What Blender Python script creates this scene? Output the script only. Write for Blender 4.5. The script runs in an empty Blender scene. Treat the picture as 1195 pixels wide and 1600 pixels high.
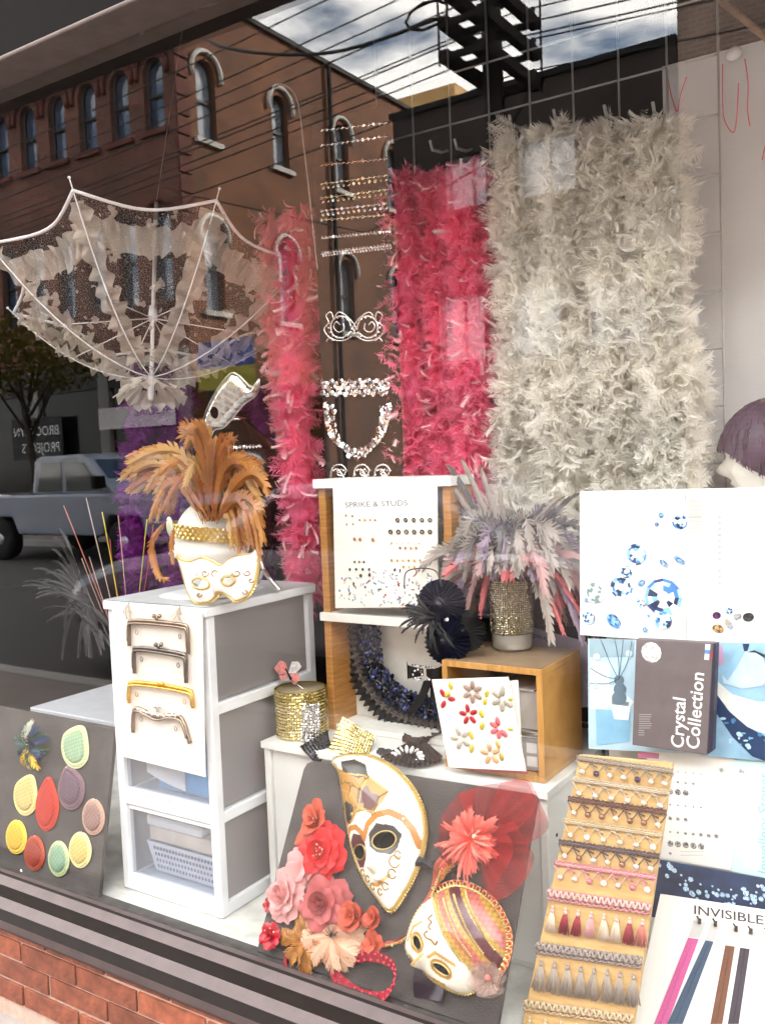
import bpy, math, random
import numpy as np
from mathutils import Vector as V, Matrix
from math import sin, cos, pi, radians, sqrt
random.seed(7); np.random.seed(7)
R = random.Random(11)
U = R.uniform
scene = bpy.context.scene
COL = scene.collection

# ------------------------------------------------------------------ camera
CAM = V((0, -1.5, 1.43)); FPX = 1439.0; PW, PH = 1195.0, 1600.0
_y, _p, _r = radians(33.384), radians(3.474), radians(-2.306)
FWD = V((-sin(_y)*cos(_p), cos(_y)*cos(_p), -sin(_p)))
_rt = V((cos(_y), sin(_y), 0)); _up = _rt.cross(FWD)
RT = _rt*cos(_r) + _up*sin(_r); UP = _up*cos(_r) - _rt*sin(_r)
cd = bpy.data.cameras.new('camera'); cam = bpy.data.objects.new('camera', cd); COL.objects.link(cam)
cd.sensor_fit = 'VERTICAL'; cd.sensor_height = 36; cd.lens = FPX/PH*36
cd.clip_start = .02; cd.clip_end = 2000
cam.matrix_world = Matrix(((RT.x, UP.x, -FWD.x, CAM.x), (RT.y, UP.y, -FWD.y, CAM.y), (RT.z, UP.z, -FWD.z, CAM.z), (0, 0, 0, 1)))
scene.camera = cam

# ------------------------------------------------------------------ sky, sun, exposure
SUN_EL, SUN_AZ = radians(26), V((.62, -.785))         # the sun stands behind the tall building opposite; the street is in its shade
world = bpy.data.worlds.new('World'); scene.world = world; world.use_nodes = True
wn = world.node_tree; wn.nodes.clear()
def wnode(t, **k):
    n = wn.nodes.new(t)
    for a, b in k.items(): setattr(n, a, b)
    return n
out = wnode('ShaderNodeOutputWorld'); bg = wnode('ShaderNodeBackground'); bg.inputs[1].default_value = .11
sky = wnode('ShaderNodeTexSky', sky_type='NISHITA', sun_disc=False); sky.sun_elevation = SUN_EL
sky.sun_rotation = math.atan2(SUN_AZ.x, SUN_AZ.y)
sky.air_density = 1.0; sky.dust_density = .6; sky.ozone_density = 1.6
tc = wnode('ShaderNodeTexCoord'); sep = wnode('ShaderNodeSeparateXYZ'); wn.links.new(tc.outputs['Generated'], sep.inputs[0])
mx = wnode('ShaderNodeMath', operation='MAXIMUM'); mx.inputs[1].default_value = .06; wn.links.new(sep.outputs[2], mx.inputs[0])
dv = wnode('ShaderNodeVectorMath', operation='DIVIDE'); wn.links.new(tc.outputs['Generated'], dv.inputs[0])
cb = wnode('ShaderNodeCombineXYZ')
for i in range(3): wn.links.new(mx.outputs[0], cb.inputs[i])
wn.links.new(cb.outputs[0], dv.inputs[1])
nz = wnode('ShaderNodeTexNoise'); nz.inputs['Scale'].default_value = 2.3; nz.inputs['Detail'].default_value = 7; nz.inputs['Roughness'].default_value = .56
wn.links.new(dv.outputs[0], nz.inputs['Vector'])
rp = wnode('ShaderNodeValToRGB'); rp.color_ramp.elements[0].position = .40; rp.color_ramp.elements[1].position = .57
wn.links.new(nz.outputs[0], rp.inputs[0])
mixc = wnode('ShaderNodeMix', data_type='RGBA'); wn.links.new(rp.outputs[0], mixc.inputs[0])
wn.links.new(sky.outputs[0], mixc.inputs[6]); mixc.inputs[7].default_value = (19.0, 18.3, 17.4, 1)
wn.links.new(mixc.outputs[2], bg.inputs[0]); wn.links.new(bg.outputs[0], out.inputs[0])
sl = bpy.data.lights.new('sun', 'SUN'); sl.energy = 4.0; sl.angle = radians(.5); sl.color = (1, .93, .82)
so = bpy.data.objects.new('sun', sl); COL.objects.link(so)
_sd = V((SUN_AZ.x*cos(SUN_EL), SUN_AZ.y*cos(SUN_EL), sin(SUN_EL)))
so.rotation_euler = _sd.to_track_quat('Z', 'Y').to_euler()
vs = scene.view_settings; vs.view_transform = 'Standard'; vs.look = 'None'; vs.exposure = 2.88; vs.gamma = 1; vs.use_curve_mapping = False
scene.cycles.transparent_max_bounces = 24; scene.cycles.max_bounces = 8

# ------------------------------------------------------------------ picture-to-place helpers
def ray(px, py): return RT*((px-PW/2)/FPX) + UP*((PH/2-py)/FPX) + FWD
def aty(px, py, y): d = ray(px, py); return CAM + d*((y-CAM.y)/d.y)
def atz(px, py, z): d = ray(px, py); return CAM + d*((z-CAM.z)/d.z)
def atx(px, py, x): d = ray(px, py); return CAM + d*((x-CAM.x)/d.x)
def street(px, py, Y): p = aty(px, py, Y); return V((p.x, -p.y, p.z))     # a thing seen mirrored in the glass stands in the street

# ------------------------------------------------------------------ mesh building
class MB:
    def __init__(s): s.v = []; s.f = []; s.c = []; s.t = []
    def add(s, vs_, fs, col=None, tip=None):
        o = len(s.v); s.v.extend([tuple(p) for p in vs_]); s.f.extend([tuple(i+o for i in f) for f in fs])
        if col is not None: s.c.extend([col]*len(vs_)) if len(col) == 3 and not hasattr(col[0], '__len__') else s.c.extend(col)
        if tip is not None: s.t.extend(tip)
        return s
    def box(s, lo, hi, col=None):
        x0, y0, z0 = lo; x1, y1, z1 = hi
        return s.add([(x0,y0,z0),(x1,y0,z0),(x1,y1,z0),(x0,y1,z0),(x0,y0,z1),(x1,y0,z1),(x1,y1,z1),(x0,y1,z1)],
              [(0,3,2,1),(4,5,6,7),(0,1,5,4),(1,2,6,5),(2,3,7,6),(3,0,4,7)], col)
    def obox(s, c, a, b, d, col=None):
        c, a, b, d = V(c), V(a), V(b), V(d); P = []
        for k in (-1, 1):
            for i, j in ((-1,-1),(1,-1),(1,1),(-1,1)): P.append(c+a*i+b*j+d*k)
        F_ = [(0,3,2,1),(4,5,6,7),(0,1,5,4),(1,2,6,5),(2,3,7,6),(3,0,4,7)]
        if a.cross(b).dot(d) < 0: F_ = [f[::-1] for f in F_]
        return s.add(P, F_, col)
    def tube(s, pts, r, n=8, closed=False, cap=True, col=None):
        pts = [V(p) for p in pts]; m = len(pts)
        rs = r if hasattr(r, '__len__') else [r]*m
        P = []; prev = None
        for i, p in enumerate(pts):
            if closed: t = pts[(i+1) % m]-pts[i-1]
            else: t = pts[min(i+1, m-1)]-pts[max(i-1, 0)]
            if t.length < 1e-9: t = V((0,0,1))
            t.normalize()
            if prev is None:
                a = V((0,0,1)) if abs(t.z) < .9 else V((1,0,0)); prev = a.cross(t).normalized()
            e = prev - t*prev.dot(t)
            e = e.normalized() if e.length > 1e-6 else V((1,0,0)).cross(t).normalized()
            prev = e; b = t.cross(e)
            for k in range(n):
                an = 2*pi*k/n; P.append(p + e*(rs[i]*cos(an)) + b*(rs[i]*sin(an)))
        F_ = []
        for i in range(m if closed else m-1):
            j = (i+1) % m
            for k in range(n): F_.append((i*n+k, i*n+(k+1)%n, j*n+(k+1)%n, j*n+k))
        if cap and not closed: F_ += [tuple(range(n))[::-1], tuple((m-1)*n+k for k in range(n))]
        return s.add(P, F_, col)
    def lathe(s, o, prof, n=24, axis=(0,0,1), col=None, cap=True):
        o = V(o); ax = V(axis).normalized(); a = (V((1,0,0)) if abs(ax.x) < .9 else V((0,1,0))); e = (a-ax*a.dot(ax)).normalized(); b = ax.cross(e)
        P = []; F_ = []; m = len(prof)
        for r, h in prof:
            for k in range(n): an = 2*pi*k/n; P.append(o+ax*h+e*(r*cos(an))+b*(r*sin(an)))
        for i in range(m-1):
            for k in range(n): F_.append((i*n+k, i*n+(k+1)%n, (i+1)*n+(k+1)%n, (i+1)*n+k))
        if cap: F_ += [tuple(range(n))[::-1], tuple((m-1)*n+k for k in range(n))]
        return s.add(P, F_, col)
    def grid(s, fn, nu, nv, cu=False, cv=False, col=None):
        P = []; C_ = []
        for j in range(nv if cv else nv+1):
            for i in range(nu if cu else nu+1):
                P.append(fn(i/nu, j/nv))
                if callable(col): C_.append(col(i/nu, j/nv))
        w = nu if cu else nu+1; hh = nv if cv else nv+1; F_ = []
        for j in range(nv):
            for i in range(nu): F_.append((j*w+i, j*w+(i+1)%w, ((j+1)%hh)*w+(i+1)%w, ((j+1)%hh)*w+i))
        return s.add(P, F_, C_ if callable(col) else col)
    def ball(s, c, r, nu=10, nv=6, ax=None, col=None):
        c = V(c); ax = ax or (V((r,0,0)), V((0,r,0)), V((0,0,r))); P = [c-ax[2]]; F_ = []
        for j in range(1, nv):
            ph = -pi/2+pi*j/nv
            for i in range(nu): th = 2*pi*i/nu; P.append(c+ax[0]*(cos(ph)*cos(th))+ax[1]*(cos(ph)*sin(th))+ax[2]*sin(ph))
        P.append(c+ax[2]); L = len(P)-1
        for i in range(nu): F_.append((0, 1+(i+1)%nu, 1+i)); F_.append((L, L-nu+i, L-nu+(i+1)%nu))
        for j in range(nv-2):
            for i in range(nu): a = 1+j*nu; F_.append((a+i, a+(i+1)%nu, a+nu+(i+1)%nu, a+nu+i))
        return s.add(P, F_, col)
    def prism(s, poly, off, col=None):
        poly = [V(p) for p in poly]; off = V(off); n = len(poly); P = poly+[p+off for p in poly]
        return s.add(P, [tuple(range(n))[::-1], tuple(range(n, 2*n))]+[(i, (i+1)%n, n+(i+1)%n, n+i) for i in range(n)], col)
    def mesh(s, name, off=(0,0,0), smooth=True, sub=False):
        me = bpy.data.meshes.new(name); o = V(off)
        if s.v:
            A = np.array(s.v, dtype=float) - np.array(tuple(o)); me.from_pydata(A.tolist(), [], s.f)
        if s.c and len(s.c) == len(s.v):
            at = me.color_attributes.new('Col', 'FLOAT_COLOR', 'POINT')
            at.data.foreach_set('color', np.array([(c[0], c[1], c[2], 1) for c in s.c], dtype=np.float32).ravel())
        if s.t and len(s.t) == len(s.v):
            at = me.attributes.new('tip', 'FLOAT', 'POINT'); at.data.foreach_set('value', np.array(s.t, dtype=np.float32))
        if smooth: me.polygons.foreach_set('use_smooth', [True]*len(me.polygons))
        me.update(); return me

WL = {}                                                # world position of every object's origin
def _reg(o, w): WL[o.name] = V(w)
def meta(o, label=None, cat=None, group=None, kind=None):
    for k, v in (('label', label), ('category', cat), ('group', group), ('kind', kind)):
        if v: o[k] = v
    return o
def thing(name, label, cat, loc, group=None, kind=None):
    o = bpy.data.objects.new(name, None); COL.objects.link(o); o.location = V(loc); o.empty_display_size = .05
    _reg(o, loc); return meta(o, label, cat, group, kind)
def link(name, me, m, parent=None, origin=None, label=None):
    o = bpy.data.objects.new(name, me); COL.objects.link(o)
    if m is not None and len(me.materials) == 0: me.materials.append(m)
    pw = WL[parent.name] if parent else V((0,0,0)); w = V(origin) if origin is not None else pw
    o.location = w - pw
    if parent: o.parent = parent
    _reg(o, w)
    if label: o['label'] = label
    return o
def part(name, mb, m, parent=None, smooth=True, bevel=0, origin=None, label=None, kind=None, seg=2):
    w = V(origin) if origin is not None else (WL[parent.name] if parent else V((0,0,0)))
    o = link(name, mb.mesh(name, w, smooth), m, parent, w, label)
    if bevel:
        b = o.modifiers.new('edge', 'BEVEL'); b.width = bevel; b.segments = seg; b.limit_method = 'ANGLE'; b.angle_limit = radians(40)
    if kind: o['kind'] = kind
    return o
def inst(name, me, parent, mw, label=None):            # a piece that shares its mesh with its like
    o = bpy.data.objects.new(name, me); COL.objects.link(o); pw = WL[parent.name] if parent else V((0,0,0))
    if parent: o.parent = parent
    M2 = mw.copy(); M2.translation = mw.translation - pw; o.matrix_local = M2
    _reg(o, mw.translation)
    if label: o['label'] = label
    return o
def solo(name, mb, m, label, cat, group=None, smooth=True, bevel=0, origin=None, kind=None):
    o = part(name, mb, m, None, smooth, bevel, origin); return meta(o, label, cat, group, kind)

def mat4(o, x, y, z, s=1.0):
    return Matrix(((x.x*s, y.x*s, z.x*s, o.x), (x.y*s, y.y*s, z.y*s, o.y), (x.z*s, y.z*s, z.z*s, o.z), (0,0,0,1)))

class Fr:                                              # a flat frame: o + u a + v b + n h
    def __init__(s, o, u, v):
        s.o = V(o); s.u = V(u).normalized(); v = V(v); s.n = s.u.cross(v).normalized(); s.v = s.n.cross(s.u)
    def at(s, a, b, h=0): return s.o + s.u*a + s.v*b + s.n*h
    def xy(s, px, py, h=0):
        d = ray(px, py); k = (s.o + s.n*h - CAM).dot(s.n)/d.dot(s.n); q = CAM + d*k - s.o
        return (q.dot(s.u), q.dot(s.v))
    def p(s, px, py, h=0): return s.at(*s.xy(px, py, h), h)
    def rot(s, a, b, ang, h=0):                        # the same plane, turned by ang about (a, b)
        c, sn = cos(ang), sin(ang); return Fr(s.at(a, b, h), s.u*c+s.v*sn, s.v*c-s.u*sn)
    def box(s, mb, a0, b0, a1, b1, h0, h1, col=None):
        return mb.obox(s.at((a0+a1)/2, (b0+b1)/2, (h0+h1)/2), s.u*(a1-a0)/2, s.v*(b1-b0)/2, s.n*(h1-h0)/2, col)
    def poly(s, mb, pts, h0, h1, col=None):
        n_ = len(pts); A = sum(pts[i][0]*pts[(i+1)%n_][1]-pts[(i+1)%n_][0]*pts[i][1] for i in range(n_))
        if A < 0: pts = pts[::-1]
        return mb.prism([s.at(a, b, h0) for a, b in pts], s.n*(h1-h0), col)

def spline(pts, n=8, closed=True):
    out = []; m = len(pts); P = [np.array(tuple(p), float) for p in pts]
    for i in range(m if closed else m-1):
        p0 = P[(i-1) % m] if closed or i > 0 else P[0]; p1 = P[i]; p2 = P[(i+1) % m]; p3 = P[(i+2) % m] if closed or i+2 < m else P[-1]
        for k in range(n):
            t = k/n; out.append(tuple(.5*((2*p1)+(-p0+p2)*t+(2*p0-5*p1+4*p2-p3)*t*t+(-p0+3*p1-3*p2+p3)*t**3)))
    if not closed: out.append(tuple(P[-1]))
    return [V(q) for q in out] if len(out[0]) == 3 else out
def bez(a, b, c, n=10):
    a, b, c = V(a), V(b), V(c); return [a*(1-t)**2+b*(2*t*(1-t))+c*t*t for t in [i/n for i in range(n+1)]]
def sdist(P, poly):                                    # signed distance to a closed outline (inside > 0) and the nearest point on it
    A = np.array(poly); B = np.roll(A, -1, 0); d = B-A; L = (d**2).sum(1)+1e-15
    best = np.full(len(P), 1e9); near = np.zeros_like(P); ins = np.zeros(len(P), bool)
    for a, b, e, l in zip(A, B, d, L):
        t = np.clip(((P-a)@e)/l, 0, 1); q = a+t[:, None]*e; dd = np.hypot(*(P-q).T); k = dd < best
        best[k] = dd[k]; near[k] = q[k]
        c = ((a[1] > P[:, 1]) != (b[1] > P[:, 1])); x = (b[0]-a[0])*(P[:, 1]-a[1])/((b[1]-a[1]) or 1e-12)+a[0]
        ins ^= c & (P[:, 0] < x)
    return np.where(ins, best, -best), near
def relief(F, outline, holes, hf, res, colf=None, back=None):     # a pressed sheet with an outline, holes and a height field
    O = np.array(outline); lo, hi = O.min(0), O.max(0); nx, ny = int((hi[0]-lo[0])/res)+2, int((hi[1]-lo[1])/res)+2
    X, Y_ = np.meshgrid(lo[0]+np.arange(nx+1)*res-res/2, lo[1]+np.arange(ny+1)*res-res/2); P = np.stack([X.ravel(), Y_.ravel()], 1)
    idx = np.arange((nx+1)*(ny+1)).reshape(ny+1, nx+1)
    cells = np.stack([idx[:-1, :-1].ravel(), idx[:-1, 1:].ravel(), idx[1:, 1:].ravel(), idx[1:, :-1].ravel()], 1)
    ctr = P[cells].mean(1); keep = sdist(ctr, outline)[0] > 0
    for h in holes: keep &= sdist(ctr, h)[0] < 0
    used = np.zeros(len(P), bool); drop = np.zeros(len(P), bool); used[cells[keep].ravel()] = True; drop[cells[~keep].ravel()] = True
    edge = used & drop
    bd = np.full(edge.sum(), 1e9); bn = P[edge].copy()
    for poly in [outline]+list(holes):
        d, nn = sdist(P[edge], poly); k = np.abs(d) < bd; bd[k] = np.abs(d)[k]; bn[k] = nn[k]
    P[edge] = bn
    ids = np.where(used)[0]; remap = -np.ones(len(P), int); remap[ids] = np.arange(len(ids)); Q = P[ids]
    D = np.maximum(sdist(Q, outline)[0], 0); H = hf(Q[:, 0], Q[:, 1], D)
    mb = MB(); o, u, v, n = (np.array(tuple(k)) for k in (F.o, F.u, F.v, F.n))
    W3 = o+Q[:, :1]*u+Q[:, 1:]*v+H[:, None]*n; mb.v = [tuple(p) for p in W3]; mb.f = [tuple(int(k) for k in c) for c in remap[cells[keep]]]
    if colf is not None: mb.c = [tuple(c) for c in colf(Q[:, 0], Q[:, 1], D)]
    return mb

# ------------------------------------------------------------------ materials
MATS = {}; DEEP = 1.38
def mat(name, col, rough=.55, metal=0, var=.08, scale=25, bump=0, bscale=120, trl=0, tip=None, attr=False, orand=0, coat=0, spec=.5, lace=None, alpha=1):
    if name in MATS: return MATS[name]
    m = bpy.data.materials.new(name); m.use_nodes = True; nt = m.node_tree; N = nt.nodes; L = nt.links
    b = N['Principled BSDF']; o = N['Material Output']; col = tuple(q**DEEP for q in col) if not metal else col; tip = tuple(q**DEEP for q in tip) if tip else tip
    b.inputs['Roughness'].default_value = rough; b.inputs['Metallic'].default_value = metal; b.inputs['Coat Weight'].default_value = coat
    b.inputs['Specular IOR Level'].default_value = spec
    co = N.new('ShaderNodeTexCoord'); src = None
    if attr: a = N.new('ShaderNodeAttribute'); a.attribute_name = 'Col'; gm = N.new('ShaderNodeGamma'); gm.inputs[1].default_value = 1.45; L.new(a.outputs['Color'], gm.inputs[0]); src = gm.outputs[0]
    else: a = N.new('ShaderNodeRGB'); a.outputs[0].default_value = (*col, 1); src = a.outputs[0]
    if tip:
        t = N.new('ShaderNodeAttribute'); t.attribute_name = 'tip'; x = N.new('ShaderNodeMix'); x.data_type = 'RGBA'
        L.new(t.outputs['Fac'], x.inputs[0]); L.new(src, x.inputs[6]); x.inputs[7].default_value = (*tip, 1); src = x.outputs[2]
    if var or orand:
        hs = N.new('ShaderNodeHueSaturation'); L.new(src, hs.inputs['Color'])
        n1 = N.new('ShaderNodeTexNoise'); n1.inputs['Scale'].default_value = scale; n1.inputs['Detail'].default_value = 5; L.new(co.outputs['Object'], n1.inputs['Vector'])
        mr = N.new('ShaderNodeMapRange'); mr.inputs[1].default_value = .3; mr.inputs[2].default_value = .7; mr.inputs[3].default_value = 1-var; mr.inputs[4].default_value = 1+var
        L.new(n1.outputs[0], mr.inputs[0]); val = mr.outputs[0]
        if orand:
            oi = N.new('ShaderNodeObjectInfo'); m2 = N.new('ShaderNodeMapRange'); m2.inputs[3].default_value = 1-orand; m2.inputs[4].default_value = 1+orand
            L.new(oi.outputs['Random'], m2.inputs[0]); mu = N.new('ShaderNodeMath'); mu.operation = 'MULTIPLY'; L.new(val, mu.inputs[0]); L.new(m2.outputs[0], mu.inputs[1]); val = mu.outputs[0]
        L.new(val, hs.inputs['Value']); src = hs.outputs[0]
    L.new(src, b.inputs['Base Color'])
    if bump:
        n2 = N.new('ShaderNodeTexNoise'); n2.inputs['Scale'].default_value = bscale; n2.inputs['Detail'].default_value = 4; L.new(co.outputs['Object'], n2.inputs['Vector'])
        bp = N.new('ShaderNodeBump'); bp.inputs['Strength'].default_value = bump; bp.inputs['Distance'].default_value = .004; L.new(n2.outputs[0], bp.inputs['Height']); L.new(bp.outputs[0], b.inputs['Normal'])
    sh = b.outputs[0]
    if trl:
        t = N.new('ShaderNodeBsdfTranslucent'); L.new(src, t.inputs[0]); x = N.new('ShaderNodeMixShader'); x.inputs[0].default_value = trl
        L.new(sh, x.inputs[1]); L.new(t.outputs[0], x.inputs[2]); sh = x.outputs[0]
    if lace:                                            # open-work cloth: threads and motifs with holes between
        vo = N.new('ShaderNodeTexVoronoi'); vo.feature = 'DISTANCE_TO_EDGE'; vo.inputs['Scale'].default_value = lace[0]; L.new(co.outputs['Object'], vo.inputs['Vector'])
        ls = N.new('ShaderNodeMath'); ls.operation = 'LESS_THAN'; ls.inputs[1].default_value = lace[1]; L.new(vo.outputs['Distance'], ls.inputs[0])
        nn = N.new('ShaderNodeTexNoise'); nn.inputs['Scale'].default_value = lace[0]*.16; L.new(co.outputs['Object'], nn.inputs['Vector'])
        gt = N.new('ShaderNodeMath'); gt.operation = 'GREATER_THAN'; gt.inputs[1].default_value = lace[2]; L.new(nn.outputs[0], gt.inputs[0])
        mxx = N.new('ShaderNodeMath'); mxx.operation = 'MULTIPLY'; mxx.inputs[1].default_value = .4; L.new(gt.outputs[0], mxx.inputs[0])
        mm = N.new('ShaderNodeMath'); mm.operation = 'MAXIMUM'; L.new(ls.outputs[0], mm.inputs[0]); L.new(mxx.outputs[0], mm.inputs[1])
        tr = N.new('ShaderNodeBsdfTransparent'); x = N.new('ShaderNodeMixShader'); L.new(mm.outputs[0], x.inputs[0]); L.new(tr.outputs[0], x.inputs[1]); L.new(sh, x.inputs[2]); sh = x.outputs[0]
    elif alpha < 1:
        tr = N.new('ShaderNodeBsdfTransparent'); x = N.new('ShaderNodeMixShader'); x.inputs[0].default_value = alpha; L.new(tr.outputs[0], x.inputs[1]); L.new(sh, x.inputs[2]); sh = x.outputs[0]
    L.new(sh, o.inputs[0]); MATS[name] = m; return m

def wood(name, c1, c2, rough=.45, sc=(3, 40, 3)):
    m = bpy.data.materials.new(name); m.use_nodes = True; nt = m.node_tree; N = nt.nodes; L = nt.links; b = N['Principled BSDF']; b.inputs['Roughness'].default_value = rough
    c1, c2 = (tuple(q**DEEP for q in c) for c in (c1, c2)); co = N.new('ShaderNodeTexCoord'); mp = N.new('ShaderNodeMapping'); mp.inputs['Scale'].default_value = sc; L.new(co.outputs['Object'], mp.inputs[0])
    n = N.new('ShaderNodeTexNoise'); n.inputs['Scale'].default_value = 5; n.inputs['Detail'].default_value = 6; L.new(mp.outputs[0], n.inputs['Vector'])
    r = N.new('ShaderNodeValToRGB'); r.color_ramp.elements[0].position = .3; r.color_ramp.elements[1].position = .72; r.color_ramp.elements[0].color = (*c1, 1); r.color_ramp.elements[1].color = (*c2, 1)
    L.new(n.outputs[0], r.inputs[0]); L.new(r.outputs[0], b.inputs['Base Color']); return m

def glass(name, tint=(1,1,1), f0=.043, haze=None):      # thin clear sheet: each face reflects by its Fresnel curve and lets the rest through
    m = bpy.data.materials.new(name); m.use_nodes = True; nt = m.node_tree; N = nt.nodes; L = nt.links; N.remove(N['Principled BSDF']); o = N['Material Output']
    lw = N.new('ShaderNodeLayerWeight'); lw.inputs[0].default_value = .5
    pw = N.new('ShaderNodeMath'); pw.operation = 'POWER'; pw.inputs[1].default_value = 5; L.new(lw.outputs['Facing'], pw.inputs[0])
    ma = N.new('ShaderNodeMath'); ma.operation = 'MULTIPLY_ADD'; ma.inputs[1].default_value = 1-f0; ma.inputs[2].default_value = f0; L.new(pw.outputs[0], ma.inputs[0])
    t = N.new('ShaderNodeBsdfTransparent'); t.inputs[0].default_value = (*tint, 1); g = N.new('ShaderNodeBsdfGlossy'); g.inputs['Roughness'].default_value = 0.0
    x = N.new('ShaderNodeMixShader'); L.new(ma.outputs[0], x.inputs[0]); L.new(t.outputs[0], x.inputs[1]); L.new(g.outputs[0], x.inputs[2]); sh = x.outputs[0]
    if haze:
        d = N.new('ShaderNodeBsdfDiffuse'); d.inputs[0].default_value = (*haze[0], 1); tl = N.new('ShaderNodeBsdfTranslucent'); tl.inputs[0].default_value = (*haze[0], 1)
        y = N.new('ShaderNodeMixShader'); y.inputs[0].default_value = .5; L.new(d.outputs[0], y.inputs[1]); L.new(tl.outputs[0], y.inputs[2])
        w = N.new('ShaderNodeMixShader'); w.inputs[0].default_value = haze[1]; L.new(sh, w.inputs[1]); L.new(y.outputs[0], w.inputs[2]); sh = w.outputs[0]
    L.new(sh, o.inputs[0]); return m

def text(s, size, F, a, b, m, parent, h=.0006, ang=0, name='lettering', align='LEFT', sx=1, ext=.0002, spacing=1, bold=0):
    c = bpy.data.curves.new('lettering', 'FONT'); c.body = s; c.size = size; c.align_x = align; c.resolution_u = 3; c.extrude = 0; c.offset = bold*size; c.space_character = spacing
    o = bpy.data.objects.new('tmp', c); COL.objects.link(o); bpy.context.view_layer.update()
    me = bpy.data.meshes.new_from_object(o.evaluated_get(bpy.context.evaluated_depsgraph_get())); COL.objects.unlink(o); bpy.data.objects.remove(o)
    G = F.rot(a, b, ang, h); pw = WL[parent.name]
    for v in me.vertices: v.co = G.at(v.co.x*sx, v.co.y, 0) - pw
    me.materials.clear(); return link(name, me, m, parent)
# ------------------------------------------------------------------ setting: pavement, road, the shop's own shell
def brickmat(name, c1, c2, mortar, axes, bw=.217, bh=.058, ms=.008, rough=.85, off=(0,0,0)):
    m = bpy.data.materials.new(name); m.use_nodes = True; nt = m.node_tree; N = nt.nodes; L = nt.links; b = N['Principled BSDF']; b.inputs['Roughness'].default_value = rough
    g = N.new('ShaderNodeNewGeometry'); s = N.new('ShaderNodeSeparateXYZ'); L.new(g.outputs['Position'], s.inputs[0]); c = N.new('ShaderNodeCombineXYZ')
    L.new(s.outputs[axes[0]], c.inputs[0]); L.new(s.outputs[axes[1]], c.inputs[1])
    t = N.new('ShaderNodeTexBrick'); t.inputs['Scale'].default_value = 1; t.inputs['Brick Width'].default_value = bw; t.inputs['Row Height'].default_value = bh; t.inputs['Mortar Size'].default_value = ms
    t.inputs['Color1'].default_value = (*c1, 1); t.inputs['Color2'].default_value = (*c2, 1); t.inputs['Mortar'].default_value = (*mortar, 1); L.new(c.outputs[0], t.inputs['Vector'])
    n = N.new('ShaderNodeTexNoise'); n.inputs['Scale'].default_value = .9; n.inputs['Detail'].default_value = 8; L.new(g.outputs['Position'], n.inputs['Vector'])
    h = N.new('ShaderNodeHueSaturation'); mr = N.new('ShaderNodeMapRange'); mr.inputs[1].default_value = .3; mr.inputs[2].default_value = .7; mr.inputs[3].default_value = .65; mr.inputs[4].default_value = 1.3
    L.new(n.outputs[0], mr.inputs[0]); L.new(mr.outputs[0], h.inputs['Value']); L.new(t.outputs[0], h.inputs['Color']); L.new(h.outputs[0], b.inputs['Base Color'])
    return m
def surf(name, mb, m, smooth=False): return meta(part(name, mb, m, None, smooth), kind='structure')
M_pave = mat('pavement_concrete', (.30, .27, .255), .9, var=.25, scale=6, bump=.5, bscale=60)
M_road = mat('road_asphalt', (.105, .1, .1), .85, var=.2, scale=3, bump=.4, bscale=90)
M_dark = mat('dark_interior_paint', (.012, .010, .010), .9, var=.3, scale=3)
M_white = mat('white_wall_paint', (.74, .75, .76), .8, var=.03, scale=8)
surf('ground', MB().box((-160, -160, -.4), (160, 160, -.16)), mat('ground_dirt', (.2, .19, .17), .95))
surf('road', MB().box((-90, -10.2, -.155), (90, -2.55, -.12)), M_road)
surf('pavement', MB().box((-40, -2.4, -.15), (40, -.1, 0)), M_pave)
surf('pavement', MB().box((-90, -13.45, -.15), (60, -10.35, 0)), M_pave)
M_kerb = mat('kerb_stone', (.42, .41, .4), .9, var=.15)
surf('kerb', MB().box((-40, -2.55, -.156), (40, -2.402, .004)), M_kerb)
surf('kerb', MB().box((-90, -10.348, -.156), (60, -10.2, .004)), M_kerb)
XL, XR = -4.2, 1.6
# display platform, shop room
M_floor = mat('white_platform_paint', (.66, .65, .62), .75, var=.22, scale=14, bump=.25, bscale=90)
surf('display_floor', MB().box((XL, .0165, .18), (XR, 1.0, .30)), M_floor)
surf('shop_floor', MB().box((-10, 1.003, -.1), (2.6, 8, .02)), mat('shop_floor_board', (.06, .045, .035), .6))
surf('shop_ceiling', MB().box((-10, .02, 3.05), (2.6, 8, 3.2)), mat('brown_ceiling', (.05, .04, .032), .9, var=.2, scale=4))
surf('shop_wall', MB().box((-10, 7.6, 0), (2.6, 7.9, 3.1)), M_dark)
surf('shop_wall', MB().box((-10.3, .02, 0), (-9.99, 7.9, 3.1)), M_dark)
surf('shop_wall', MB().box((2.59, .02, 0), (2.9, 7.9, 3.1)), M_dark)
wx = aty(1036, 200, .76).x
surf('wall_back', MB().box((wx, .76, .301), (XR, .80, aty(1110, 84, .76).z)), M_white)

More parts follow.
